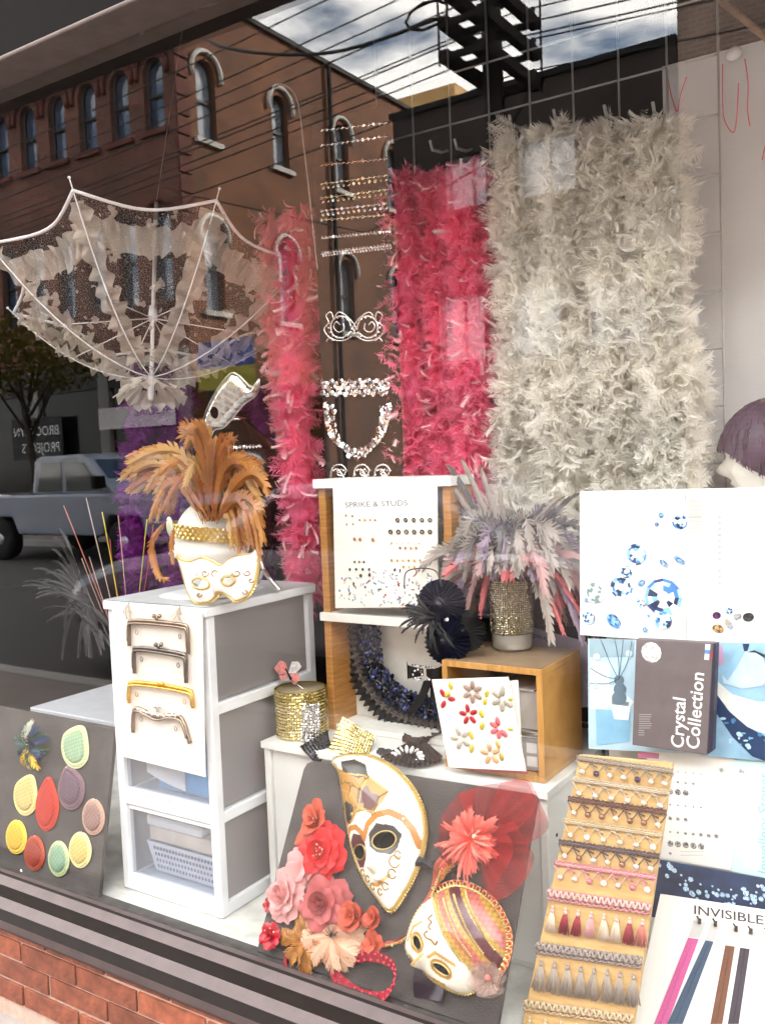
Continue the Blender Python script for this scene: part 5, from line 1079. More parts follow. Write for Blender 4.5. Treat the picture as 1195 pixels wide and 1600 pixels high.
# cuffs and butterfly on the cabinet top
M_gmesh = mat('gold_rhinestone', (.82, .70, .32), .2, metal=1, var=.15, scale=300); M_smesh = mat('silver_rhinestone', (.72, .70, .66), .16, metal=1, var=.15, scale=300); M_kmesh = mat('black_rhinestone', (.05, .05, .055), .15, metal=1, var=.3)
sqb = {}
for m_ in (M_gmesh, M_smesh, M_kmesh):
    q = MB().add([(-.5,-.5,0),(.5,-.5,0),(.5,.5,0),(-.5,.5,0),(0,0,.45)], [(0,1,4),(1,2,4),(2,3,4),(3,0,4)]).mesh('rhinestone', smooth=False); q.materials.append(m_); sqb[m_.name] = q
def studded(name, label, cat, fn, nu, nv, m, sz, loc, base=None, grp=None):   # a strip of cloth covered with square stones, one object each up to the limit
    t = thing(name, label, cat, loc, grp)
    part('backing', MB().grid(lambda u, v: fn(u, v)[0]-fn(u, v)[1]*.0015, nu, max(2, nv//2)), base or m, t)
    cnt = 0; rest = MB()
    for j in range(nv):
        for i in range(nu):
            u, v = (i+.5)/nu, (j+.5)/nv; p, n = fn(u, v); pu = (fn(min(1, u+.02), v)[0]-fn(max(0, u-.02), v)[0]).normalized(); n = n.normalized(); n2 = (n+pu*U(-.25, .25)+V((0,0,1))*U(-.2, .2)).normalized(); pu = (pu-n2*pu.dot(n2)).normalized(); pv = n2.cross(pu)
            if n.dot(CAM-p) > 0 and cnt < 290: inst('rhinestone', sqb[m.name], t, mat4(p, pu, pv, n2, sz)); cnt += 1
            else: rest.add([p-pu*sz/2-pv*sz/2, p+pu*sz/2-pv*sz/2, p+pu*sz/2+pv*sz/2, p-pu*sz/2+pv*sz/2, p+n2*sz*.45], [(0,1,4),(1,2,4),(2,3,4),(3,0,4)])
    if rest.v: part('more_rhinestones', rest, m, t, smooth=False, kind='stuff')
    return t
c0 = atz(452, 1152, CZ+.002); hC = aty(455, 1080, c0.y).z-CZ-.002; rC = abs(aty(500, 1110, c0.y).x-aty(422, 1110, c0.y).x)*.5*.82
zz0 = CZ+.002
def cuff(u, v): a = pi+u*2*pi; d = V((cos(a), sin(a), 0)); return V((c0.x+.008, c0.y+.045, zz0+hC*v))+d*rC, d
studded('gold_cuff', 'round gold rhinestone cuff standing on the white cabinet', 'cuff', cuff, 64, 15, M_gmesh, .0058, (c0.x, c0.y, zz0))
part('inner_pad', MB().lathe((c0.x+.008, c0.y+.045, zz0+.001), [(rC*.93, 0), (rC*.93, hC*.96)], 32), mat('tan_pad', (.42, .36, .25), .8), bpy.data.objects['gold_cuff'])
def strip(c4, y0, y1, bulge=.01):
    P = [aty(*c4[0], y0[0]), aty(*c4[1], y0[1]), aty(*c4[2], y1[1]), aty(*c4[3], y1[0])]
    def fn(u, v):
        p = P[0]*(1-u)*(1-v)+P[1]*u*(1-v)+P[2]*u*v+P[3]*(1-u)*v; n = (P[1]-P[0]).cross(P[3]-P[0]).normalized(); n = n if n.dot(CAM-p) > 0 else -n; return p+n*(bulge*sin(u*pi)), n
    return fn
studded('silver_strip', 'narrow silver rhinestone strip leaning on the gold cuff', 'trim', strip(((470, 1158), (500, 1160), (499, 1098), (472, 1102)), (.29, .30), (.29, .30), .004), 8, 14, M_smesh, .0056, aty(485, 1160, .29))
studded('gold_strip', 'crumpled gold rhinestone strip lying on the cabinet edge', 'trim', strip(((508, 1180), (572, 1192), (586, 1150), (535, 1120)), (.27, .27), (.33, .36), .012), 16, 11, M_gmesh, .0062, aty(545, 1180, .28))
studded('black_strip', 'black rhinestone strip end hanging over the cabinet edge', 'trim', strip(((468, 1166), (496, 1196), (520, 1168), (512, 1140)), (.255, .245), (.29, .31), .008), 9, 9, M_kmesh, .0062, aty(495, 1170, .27))
bf = thing('butterfly', 'small pink and white butterfly clip on the gold cuff', 'butterfly', aty(452, 1052, .36)); bo = aty(450, 1052, .355)
M_bf = mat('pink_butterfly_wing', (.82, .40, .38), .5, var=.35, scale=120, trl=.2); M_bf2 = mat('white_butterfly_wing', (.75, .72, .72), .5, var=.3, scale=120, trl=.2)
for q, m_ in ((((450, 1052), (446, 1036), (438, 1032), (428, 1044), (436, 1054)), M_bf), (((450, 1052), (456, 1034), (466, 1034), (471, 1042), (462, 1052)), M_bf2), (((451, 1053), (466, 1052), (468, 1062), (460, 1070), (452, 1062)), M_bf), (((449, 1053), (436, 1056), (440, 1064), (447, 1060)), M_bf)):
    part('wing', MB().prism([aty(a, b, .355+(a-450)*.0006) for a, b in q], V((0, .0015, 0))), m_, bf, smooth=False)
part('body', MB().tube([aty(446, 1044, .352), aty(455, 1062, .352)], [.0015, .003], 6), M_sd, bf); part('clip_wire', MB().tube([aty(452, 1060, .356), V((c0.x+.03, c0.y+.03, zz0+hC))], .0012, 5), M_silver, bf)
ln = thing('lace_fan', 'brown pleated lace fan lying on the cabinet top', 'lace trim', aty(650, 1185, .34)); M_br2 = mat('brown_chiffon', (.10, .06, .05), .6, trl=.2, var=.4, scale=60)
part('pleats', MB().grid(lambda u, v: atz(655, 1150, CZ+.012).lerp(atz(595+100*u, 1186+14*sin(u*3), CZ+.006), v)+V((0, -.004*v, .012*v*abs(sin(u*40)))), 80, 5), M_br2, ln)
part('lace_edge', ruffle(lambda t: (atz(585+60*t, 1172+12*t, CZ+.010), V((0, .5, .5)), V((1, 0, 0))), 60, .012, .008, 7, 1), M_bl1, ln); part('lace_edge', ruffle(lambda t: (atz(625+65*t, 1150+8*sin(t*4), CZ+.016), V((0, .4, .6)), V((1, 0, 0))), 60, .014, .008, 6, 2), M_br2, ln)
br = thing('leaf_brooch', 'white and silver leaf spray brooch on the lace fan', 'brooch', aty(636, 1182, .30))
for k in range(9):
    an = -.2+k*.36; c = aty(636+20*cos(an)*1.1, 1184-13*sin(an), .285); d = (aty(636+24*cos(an), 1184-18*sin(an), .285)-aty(636, 1186, .285)).normalized(); s = d.cross(V((0,-1,0))).normalized()
    part('leaf', MB().ball(c, .01, 8, 6, (d*.011, s*.0048, V((0, -.004, 0)))), M_silver if k % 3 == 0 else M_hook, br)
part('stem', MB().tube([aty(616, 1178, .285), aty(636, 1190, .285), aty(655, 1186, .285)], .002, 5), M_silver, br)

# small wooden box with the flower card, tins inside, vase of feathers on top
BY0, BY1 = .30, .52; BX0, BX1 = aty(693, 1120, BY0).x, aty(849, 1140, BY0).x; BZ0, BZ1 = CZ+.001, aty(690, 1031, BY0).z; t_ = .014
bx_ = thing('wooden_box', 'open honey wood box on the white cabinet', 'box', ((BX0+BX1)/2, (BY0+BY1)/2, BZ0))
part('side', MB().box((BX0, BY0, BZ0+t_+.0003), (BX0+t_, BY1, BZ1-t_-.0003)), W_pine, bx_, smooth=False); part('side', MB().box((BX1-t_, BY0, BZ0+t_+.0003), (BX1, BY1, BZ1-t_-.0003)), W_pine, bx_, smooth=False)
part('base', MB().box((BX0, BY0, BZ0), (BX1, BY1, BZ0+t_)), W_pine, bx_, smooth=False, bevel=.001); part('lid', MB().box((BX0, BY0, BZ1-t_), (BX1, BY1, BZ1)), W_pine, bx_, smooth=False, bevel=.001)
part('lid_veneer', MB().box((BX0+.004, BY0+.004, BZ1+.0002), (BX1-.004, BY1-.002, BZ1+.0012)), W_top, bx_, smooth=False); part('back', MB().box((BX0+t_, BY1-.006, BZ0+t_), (BX1-t_, BY1-.002, BZ1-t_)), mat('lilac_card_back', (.30, .27, .32), .8), bx_, smooth=False)
tn = thing('storage_tin', 'silver rimmed white tin in the small wooden box', 'tin', ((BX0+BX1)/2+.06, .4, BZ0+t_)); 
part('tin', MB().box((BX1-.10, BY0+.02, BZ0+t_+.001), (BX1-t_-.004, BY1-.03, BZ0+t_+.075)), mat('grey_tin', (.50, .48, .46), .35, metal=.4), tn, smooth=False, bevel=.004); part('lid_rim', MB().box((BX1-.103, BY0+.017, BZ0+t_+.0755), (BX1-t_-.002, BY1-.027, BZ0+t_+.088)), M_silver, tn, smooth=False, bevel=.003)
for k in range(2): part('label', MB().box((BX1-.05, BY0+.0185, BZ0+t_+.012+k*.03), (BX1-.025, BY0+.0195, BZ0+t_+.034+k*.03)), M_hook, tn, smooth=False)
cbx = thing('carton', 'pale carton standing on the tin in the small wooden box', 'carton', (BX1-.07, .4, BZ0+t_+.09)); part('carton_body', MB().box((BX1-.12, BY0+.035, BZ0+t_+.0885), (BX1-t_-.006, BY1-.035, BZ0+t_+.175)), mat('pale_carton', (.62, .58, .55), .8), cbx, smooth=False, bevel=.002); part('flap', MB().box((BX1-.122, BY0+.03, BZ0+t_+.1755), (BX1-t_-.02, BY1-.04, BZ0+t_+.1785)), mat('pale_carton_lid', (.66, .62, .6), .8), cbx, smooth=False)
FF = Fr(aty(690, 1205, .262), (1, -.0, 0), (0, .08, 1))
fcr = [FF.xy(*Z3(*q)) for q in ((553, 460), (893, 448), (972, 868), (628, 850))]
fc = thing('flower_card', 'white card of enamel petal flowers leaning on the small wooden box', 'sample card', FF.at(*fcr[3]))
m1 = MB(); FF.poly(m1, fcr, -.001, 0); part('sheet', m1, M_pap, fc, smooth=False); m1 = MB(); FF.poly(m1, [FF.xy(*Z3(*q)) for q in ((860, 470), (928, 466), (950, 850), (940, 862))], -.010, -.009); part('backing_sheet', m1, M_pap, fc, smooth=False)
m1 = MB(); FF.poly(m1, [FF.xy(*Z3(*q)) for q in ((700, 858), (972, 874), (970, 886), (720, 872))], -.012, -.011); part('pink_sheet', m1, mat('pink_card', (.6, .2, .22), .7), fc, smooth=False)
pmesh = {}
def petal_mesh(c):
    if c not in pmesh:
        q = MB().ball((0, 1.0, .1), 1, 10, 5, (V((.55,0,0)), V((0,1.0,0)), V((0,0,.28)))).mesh('petal'); q.materials.append(mat('enamel_%02d' % len(pmesh), c, .3, metal=.25, var=.15, scale=3)); pmesh[c] = q
    return pmesh[c]
RED, OLV, TAU, PNK, GRY, TAN = (.42, .02, .035), (.52, .44, .05), (.34, .24, .20), (.62, .14, .16), (.42, .38, .32), (.55, .33, .16)
def flower(c, r, n, col, a0=0, spread=6.283, inner=.18):
    a, b = FF.xy(*Z3(*c)); rr = abs(FF.xy(*Z3(c[0]+r, c[1]))[0]-a)
    for k in range(n):
        G = FF.rot(a, b, a0+spread*k/n, .001); inst('petal', petal_mesh(col), fc, mat4(G.at(0, rr*inner), G.u, G.v, G.n, rr*.43))
flower((617, 545), 42, 3, RED, .6); flower((645, 515), 40, 2, OLV, .3, 3.6); flower((735, 515), 46, 6, TAU); flower((795, 540), 36, 2, OLV, -.25, 6.28, .05); flower((868, 545), 52, 5, GRY, 0, 5.2); flower((888, 545), 26, 1, OLV, -1.57)
flower((718, 616), 42, 5, RED, .2); flower((785, 640), 42, 2, OLV, .4, 4.9); flower((855, 675), 46, 5, PNK, .3, 4.6); flower((885, 677), 30, 1, OLV, -1.57); flower((682, 720), 46, 5, GRY, .4); flower((738, 738), 44, 2, OLV, .3, 5.2); flower((815, 790), 46, 5, TAN, .2); flower((860, 775), 42, 2, (.45, .32, .05), .5, 5.6)
vb = atz(795, 1016, BZ1+.0015); vR = .0475; zt2 = aty(795, 906, vb.y).z
va = thing('rhinestone_vase', 'glass jar wrapped in gold rhinestones holding grey and pink feathers', 'vase', vb)
vc = V((vb.x, vb.y+.02, vb.z))
part('jar', MB().lathe(vc, [(vR*.82, 0), (vR*.97, .006), (vR, .02), (vR, zt2-vb.z), (vR*.86, zt2-vb.z), (vR*.9, .012)], 32), glass('jar_glass', (.9, .92, .9), .06, ((.72, .66, .6), .5)), va)
part('cotton_fill', MB().grid(lambda u, v: vc+V(((vR*.86+.003*sin(u*31+v*9))*cos(u*6.283), (vR*.86+.003*sin(u*31+v*9))*sin(u*6.283), .006+.04*v)), 30, 5, cu=True), M_hook, va)
def vwrap(u, v): a = -2.9+u*3.4; d = V((cos(a), sin(a), 0)); return vc+d*(vR+.0018)+V((0, 0, .042+v*(zt2-vb.z-.042))), d
wr = 0
M_bmesh = mat('beige_rhinestone', (.60, .53, .38), .25, metal=1, var=.2, scale=300); sqb['beige_rhinestone'] = sqb['gold_rhinestone'].copy(); sqb['beige_rhinestone'].materials.clear(); sqb['beige_rhinestone'].materials.append(M_bmesh)
part('wrap', MB().lathe(vc+V((0,0,.04)), [(vR+.0008, 0), (vR+.0008, zt2-vb.z-.04)], 32, cap=False), mat('dark_mesh_backing', (.16, .14, .10), .5, metal=.5), va)
cnt = 0; more = MB(); nU, nVv = 30, 24; sz = .0043
for j in range(nVv):
    for i in range(nU):
        p, n = vwrap((i+.5)/nU, (j+.5)/nVv); pu = V((0,0,1)).cross(n); n2 = (n+pu*U(-.2,.2)+V((0,0,1))*U(-.15,.25)).normalized(); pu = (pu-n2*pu.dot(n2)).normalized(); pv = n2.cross(pu)
        if (i+j) % 2 == 0 and n.dot(CAM-p) > .3 and cnt < 280: inst('rhinestone', sqb[(M_bmesh if (i*7+j*3) % 5 else M_smesh).name], va, mat4(p, pu, pv, n2, sz)); cnt += 1
        else: more.add([p-pu*sz/2-pv*sz/2, p+pu*sz/2-pv*sz/2, p+pu*sz/2+pv*sz/2, p-pu*sz/2+pv*sz/2, p+n2*sz*.45], [(0,1,4),(1,2,4),(2,3,4),(3,0,4)])
part('more_rhinestones', more, M_bmesh, va, smooth=False, kind='stuff')
fe = thing('feather_bouquet', 'bouquet of drooping grey, pink and lilac rooster feathers in the rhinestone jar', 'feathers', vc+V((0, 0, .1)))
M_vf_ = {'g': mat('grey_coque', (.34, .29, .26), .5, tip=(.46, .41, .37), trl=.2, var=.15), 'k': mat('charcoal_coque', (.09, .08, .08), .45, tip=(.22, .2, .2), trl=.1), 'r': mat('rose_coque', (.55, .10, .12), .5, tip=(.66, .25, .25), trl=.25, var=.15), 'l': mat('lilac_coque', (.30, .22, .30), .5, tip=(.42, .34, .42), trl=.2, var=.15), 'p': mat('dusty_pink_coque', (.48, .26, .27), .5, tip=(.58, .40, .39), trl=.2)}
zz_ = zt2
for k in range(215):
    lay_ = k % 3; a = U(0, 6.283)
    if sin(a) > .55 and U(0, 1) < .6: a = -a
    reach = (U(.12, .20), U(.12, .205), U(.06, .17))[lay_]; rise = (U(.07, .14), U(.02, .07), U(.13, .22))[lay_]; end = (U(-.02, .06), U(-.13, -.02), U(.03, .14))[lay_]
    if sin(a) < -.25 and abs(cos(a)) < .75: end = U(.02, .09); reach *= .75
    d = V((cos(a), sin(a)*.8, 0)); b0 = V((vc.x, vc.y, zz_-.01))+d*.018; mid = b0+d*(reach*.62)+V((0, 0, rise+.05)); tp = b0+d*reach+V((U(-.02,.02), U(-.02,.02), end))
    kind = {0: 'ggkgpg', 1: 'rlrplg', 2: 'gggkgl'}[lay_][(k//3) % 6]
    part('feather', plume(bez(b0, mid, tp, 11), U(.012, .020), 1200+k, .4), M_vf_[kind], fe)
for k, (a, b, c, d_) in enumerate(((815, 900, 905, 955), (830, 880, 925, 880), (800, 890, 880, 990), (740, 890, 690, 930), (735, 900, 725, 985), (760, 880, 748, 985))):
    b0 = V((vc.x, vc.y-.02, zz_)); part('feather', plume(bez(b0, aty((a+vc.x*0+795)/2+(c-795)*.35, 840, vc.y-.06), aty(c, d_, vc.y-.07), 11), .009, 1400+k, .4), M_vf_['rpr'[k % 3]], fe)
for k in range(9):
    b0 = V((vc.x, vc.y, zz_)); tp = aty((690, 700, 722, 880, 905, 752, 780, 850, 660)[k], (745, 728, 722, 775, 770, 735, 760, 790, 800)[k], vc.y-.02); part('feather', plume(bez(b0, b0.lerp(tp, .6)+V((0, -.02, .05)), tp, 10), .008, 1500+k, .4), M_vf_['gkg'[k % 3]], fe)
# lilac sign and brown unit behind
sgn = thing('lilac_sign', 'lilac card sign behind the rhinestone jar', 'sign', aty(870, 1100, .56)); FQ = Fr(aty(820, 1100, .56), (1, .0, 0), (0, .0, 1))
m1 = MB(); FQ.poly(m1, [FQ.xy(*q) for q in ((812, 975), (918, 1003), (926, 1105), (815, 1105))], 0, .002); part('sheet', m1, mat('lilac_card', (.44, .40, .48), .7, var=.05), sgn, smooth=False)
a_, b_2 = FQ.xy(850, 1002); text('Dried', .02, FQ, a_+.02, b_2+.012, mat('dark_print', (.06, .05, .06), .7), sgn, .004, ang=pi-.12)
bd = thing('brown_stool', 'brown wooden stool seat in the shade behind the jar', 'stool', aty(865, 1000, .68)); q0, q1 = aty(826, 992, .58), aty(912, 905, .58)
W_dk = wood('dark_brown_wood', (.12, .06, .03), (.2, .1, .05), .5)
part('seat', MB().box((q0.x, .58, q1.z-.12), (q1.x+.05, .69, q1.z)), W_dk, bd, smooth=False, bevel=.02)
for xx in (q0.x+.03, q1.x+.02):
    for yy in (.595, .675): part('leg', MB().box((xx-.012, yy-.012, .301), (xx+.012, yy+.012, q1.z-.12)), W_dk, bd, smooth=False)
# ------------------------------------------------------------------ main dark board with masks and flowers
FB = Fr((-1.423, .030, .305), (1, 0, 0), (0, .182, .38))
def Z6(x, y): return (380+x/2.39, 1160+y/2.39)
def X6(*pts, h=0): return [FB.xy(*Z6(*p), h) for p in pts]
q = X6((70, 700), (225, 100), (238, 78), (262, 68), (1082, 192), (1100, 208), (955, 1045))
br_ = X6((48, 790))[0]; pol = [(br_[0], .002)]+q+[(q[-1][0]-.004, .002)]
mbd = thing('display_board', 'large dark grey felt board of masks and flowers leaning on the white cabinet', 'display board', FB.at(.3, 0))
m1 = MB(); FB.poly(m1, pol, -.008, 0); part('panel', m1, M_felt, mbd, smooth=False, bevel=.002)
M_mp = mat('mask_enamel', (1,1,1), .3, attr=True, var=.04, scale=40, coat=.3); M_mg = mat('mask_gold_trim', (.56, .42, .17), .42, metal=1, var=.15)
def inpoly(a, b, pts): return sdist(np.stack([a, b], 1), X6(*pts))[0] > 0
def nearline(a, b, pts, w):
    P = np.stack([a, b], 1); best = np.full(len(a), 9.)
    L_ = X6(*pts)
    for (x0, y0), (x1, y1) in zip(L_, L_[1:]):
        d = np.array((x1-x0, y1-y0)); t = np.clip(((P-np.array((x0, y0)))@d)/(d@d), 0, 1); best = np.minimum(best, np.hypot(*(P-(np.array((x0, y0))+t[:, None]*d)).T))
    return best < w
# tall harlequin mask
o1 = X6(*spline([(345, 72), (400, 48), (480, 52), (560, 88), (630, 152), (676, 232), (694, 315), (688, 395), (660, 482), (620, 560), (562, 634), (508, 578), (458, 505), (424, 425), (404, 335), (388, 240), (378, 165), (366, 108)], 5))
e1 = [X6(*[(c[0]+rx*cos(t)*cos(an)-ry*sin(t)*sin(an), c[1]+rx*cos(t)*sin(an)+ry*sin(t)*cos(an)) for t in np.linspace(0, 2*pi, 22, endpoint=False)]) for c, rx, ry, an in (((566, 372), 43, 33, -.35), ((458, 413), 31, 27, -.35))]
nA, nB = X6((505, 400), (528, 470)); mA = X6((545, 516))[0]
def seg(a, b, A, B): d = np.array(B)-np.array(A); t = np.clip(((a-A[0])*d[0]+(b-A[1])*d[1])/(d@d), 0, 1); return np.hypot(a-A[0]-t*d[0], b-A[1]-t*d[1]), t
def h1(a, b, d):
    s, t = seg(a, b, nA, nB); h = .010+.042*np.sqrt(np.clip(d/.075, 0, 1))
    h += .038*(.18+.82*t**1.5)*np.exp(-(s/.0088)**2) + .010*np.exp(-((a-mA[0])/.016)**2-((b-mA[1])/.006)**2)
    for e in e1: c = np.array(e).mean(0); h -= .014*np.exp(-((a-c[0])**2+(b-c[1])**2)/.022**2)
    return h
W_, GO, BK, MV, MA_ = (.80, .77, .70), (.56, .30, .05), (.05, .04, .035), (.22, .12, .13), (.28, .08, .08)
def c1_(a, b, d):
    c = np.tile(np.array(W_), (len(a), 1)); n = np.sin(a*900)*np.sin(b*700); 
    c *= (1-.05*(n > .6))[:, None]
    for pts, col in (([(362, 100), (400, 112), (500, 135), (578, 190), (560, 235), (530, 270), (470, 262), (440, 300), (405, 318), (395, 240)], GO), ([(392, 78), (440, 70), (485, 90), (500, 130), (470, 145), (400, 115)], BK), ([(402, 222), (450, 245), (430, 310), (402, 300)], BK), ([(470, 185), (505, 172), (520, 200), (552, 208), (545, 245), (520, 262), (490, 262), (495, 235), (462, 240)], MV), ([(366, 130), (392, 180), (390, 225), (378, 200)], MA_)):
        c[inpoly(a, b, pts)] = col
    c[inpoly(a, b, [(512, 350), (540, 310), (600, 318), (628, 350), (612, 400), (590, 425), (540, 418), (515, 395)])] = (.10, .09, .09)
    c[inpoly(a, b, [(418, 380), (440, 345), (478, 352), (495, 390), (490, 440), (478, 470), (455, 470), (425, 420)])] = (.16, .07, .08)
    for L_, w in (([(405, 350), (425, 325), (455, 322), (480, 345), (490, 365)], .006), ([(490, 365), (508, 315), (540, 280), (585, 268), (630, 290), (660, 330), (678, 390)], .007)): c[nearline(a, b, L_, w)] = (.52, .26, .05)
    for L_ in ([(370, 120), (500, 135), (575, 190)], [(385, 180), (440, 200), (470, 250), (500, 135)], [(405, 225), (440, 200)], [(440, 300), (470, 250), (530, 270)]): c[nearline(a, b, L_, .002)] = (.55, .40, .12)
    c[nearline(a, b, [(512, 532), (535, 536), (560, 520), (580, 500)], .0035)] = (.60, .36, .12); c[d < .005] = (.62, .47, .2)
    return c
tm = thing('harlequin_mask', 'tall white face mask with gold harlequin forehead and gold edging', 'mask', FB.p(*Z6(540, 400)))
part('face', relief(FB, o1, e1, h1, .0018, c1_), M_mp, tm)
def H1(a, b): return h1(a, b, np.maximum(sdist(np.stack([a, b], 1), o1)[0], 0))
def onB(H, pts, ex=.001):
    out = []
    for p in pts:
        a, b = FB.xy(*Z6(*p)); h = float(H(np.array([a]), np.array([b]))[0]); out.append(FB.at(a, b, h+ex))
    return out
braid([FB.at(a, b, .011) for a, b in o1], .0036, M_mg, tm)
part('rim_back', MB().add([FB.at(a, b, .011) for a, b in o1]+[FB.at(a, b, .001) for a, b in o1], [(i, (i+1) % len(o1), len(o1)+(i+1) % len(o1), len(o1)+i) for i in range(len(o1))]), M_mg, tm)
for e in e1: m1 = MB(); FB.poly(m1, [(np.array(e).mean(0)+(np.array(q_)-np.array(e).mean(0))*1.25).tolist() for q_ in e], .0006, .004); part('eye_backing', m1, M_vel, tm, smooth=False)  # black plates added behind the eye holes to darken them
for e in e1: part('eye_trim', MB().tube([FB.at(a, b, float(H1(np.array([a]), np.array([b]))[0])+.0005) for a, b in e], .0020, 5, closed=True), M_mg, tm)
for cx, cy, r in ((600, 450, 22), (590, 495, 17), (565, 540, 14), (540, 560, 12), (612, 425, 14), (508, 540, 12), (490, 512, 12), (470, 488, 12)):
    part('scroll', MB().tube(onB(H1, [(cx+r*cos(t)*.7, cy+r*sin(t)) for t in np.linspace(.4, 6.0, 16)]), .0015, 5), M_gpl, tm)
for L_ in ([(395, 150), (440, 165), (475, 185), (500, 130)], [(440, 165), (420, 215), (450, 245), (470, 262), (530, 272)], [(575, 192), (545, 215), (530, 270)], [(385, 260), (402, 222), (400, 300), (440, 300)]): part('gold_cord', MB().tube(onB(H1, L_), .0017, 5), M_gpl, tm)
for p in ((398, 152), (440, 166), (498, 138), (450, 246), (470, 262), (530, 272), (440, 276), (402, 222)):
    for k in range(3): a = k*1.047; part('star_stud', MB().tube(onB(H1, [(p[0]+9*cos(a), p[1]+9*sin(a)), (p[0]-9*cos(a), p[1]-9*sin(a))], .002), .0013, 4), M_mg, tm)
part('sequin_dot', MB().ball(onB(H1, [(633, 294)])[0], .004, 8, 5), M_cr, tm)

# striped ball mask with tulle rosette
o2 = X6(*spline([(620, 776), (632, 700), (668, 625), (722, 572), (790, 538), (860, 548), (925, 590), (970, 650), (995, 725), (988, 800), (958, 858), (905, 905), (850, 940), (780, 922), (722, 888), (672, 838)], 6))
def el6(c, rx, ry, an): return X6(*[(c[0]+rx*cos(t)*cos(an)-ry*sin(t)*sin(an), c[1]+rx*cos(t)*sin(an)+ry*sin(t)*cos(an)) for t in np.linspace(0, 2*pi, 20, endpoint=False)])
e2 = [el6((682, 748), 30, 18, 1.15), el6((772, 846), 36, 17, .62)]
n2A, n2B = X6((712, 790), (672, 832))
def h2(a, b, d):
    s, t = seg(a, b, n2A, n2B); h = .012+.050*np.sqrt(np.clip(d/.085, 0, 1))+.034*(.2+.8*t)*np.exp(-(s/.009)**2)
    for e in e2: c = np.array(e).mean(0); h -= .009*np.exp(-((a-c[0])**2+(b-c[1])**2)/.02**2)
    return h
bA, bB = np.array(X6((735, 590))[0]), np.array(X6((870, 835))[0]); bd_ = (bB-bA)/np.hypot(*(bB-bA)); bn = np.array((-bd_[1], bd_[0]))
if (np.array(X6((960, 700))[0])-bA)@bn < 0: bn = -bn
def c2_(a, b, d):
    s = (a-bA[0])*bn[0]+(b-bA[1])*bn[1]+.0035*np.sin(((a-bA[0])*bd_[0]+(b-bA[1])*bd_[1])*26); c = np.tile(np.array((.80, .76, .68)), (len(a), 1))
    al = ((a-bA[0])*bd_[0]+(b-bA[1])*bd_[1]); pat = np.sin(al*500)*np.sin(s*420)
    gold, rose, maroon = np.array((.50, .35, .10)), np.array((.52, .20, .17)), np.array((.17, .03, .06))
    edges = [(-.002, .012, gold), (.012, .030, rose), (.030, .040, gold), (.040, .062, maroon), (.062, .072, gold), (.072, .092, rose), (.092, .102, gold), (.102, .2, np.array((.48, .22, .12)))]
    for s0, s1, col in edges: k = (s >= s0) & (s < s1); c[k] = col*(1+.25*pat[k])[:, None]
    for e in e2: c[np.abs(sdist(np.stack([a, b], 1), e)[0]) < .007] = (.55, .34, .10)
    for L_ in ([(640, 740), (662, 690), (700, 672)], [(730, 800), (760, 785), (830, 830)], [(712, 790), (668, 835)], [(640, 800), (700, 868), (770, 905)]): c[nearline(a, b, L_, .003)] = (.60, .40, .14)
    return c
sm2 = thing('striped_mask', 'white and gold mask with rose and maroon striped crown', 'mask', FB.p(*Z6(800, 740)))
part('face', relief(FB, o2, e2, h2, .0018, c2_), M_mp, sm2)
def H2(a, b): return h2(a, b, np.maximum(sdist(np.stack([a, b], 1), o2)[0], 0))
braid([FB.at(a, b, .013) for a, b in o2], .0036, M_mg, sm2)
part('rim_back', MB().add([FB.at(a, b, .013) for a, b in o2]+[FB.at(a, b, .001) for a, b in o2], [(i, (i+1) % len(o2), len(o2)+(i+1) % len(o2), len(o2)+i) for i in range(len(o2))]), M_mg, sm2)
for e in e2: m1 = MB(); FB.poly(m1, [(np.array(e).mean(0)+(np.array(q_)-np.array(e).mean(0))*1.25).tolist() for q_ in e], .0006, .004); part('eye_backing', m1, M_vel, sm2, smooth=False)  # same added black plates, darkening this mask's eye holes
for e in e2: part('eye_trim', MB().tube([FB.at(a, b, float(H2(np.array([a]), np.array([b]))[0])+.0005) for a, b in e], .0021, 5, closed=True), M_mg, sm2)
for off in (0, 38, 78, 116): 
    L_ = [(738+off*.93+t*128, 592+t*238-off*.36+8*sin(t*3)) for t in np.linspace(.02, .95, 26)]
    L_ = [p for p in L_ if sdist(np.array([FB.xy(*Z6(*p))]), o2)[0][0] > .004]
    if len(L_) > 3: braid(onB(H2, L_, .001), .0026, M_mg, sm2, False)
M_coral = mat('coral_loop', (.62, .10, .05), .5); lp = MB()
for i in range(0, len(o2), 1):
    a, b = o2[i]; px_ = np.array((a, b)); s = float((px_-bA)@bn)
    if s > .0:
        c = np.array(o2).mean(0); d = (px_-c)/np.hypot(*(px_-c)); p = FB.at(a+d[0]*.005, b+d[1]*.005, .014); t = FB.u*-d[1]+FB.v*d[0]; n_ = FB.u*d[0]+FB.v*d[1]
        part('loop_trim', MB().tube([p+t*(.0055*cos(k*1.05))+n_*(.0065*sin(k*1.05)) for k in range(6)], .0017, 5, closed=True), M_coral if i % 2 else M_mg, sm2)
for L_ in ([(745, 645), (730, 660), (745, 672), (735, 690), (748, 700)], [(735, 705), (720, 715), (730, 730), (750, 738), (765, 755), (775, 742)]): part('scroll', MB().tube(onB(H2, [tuple(p) for p in spline(L_, 5, False)]), .0018, 5), M_gpl, sm2)
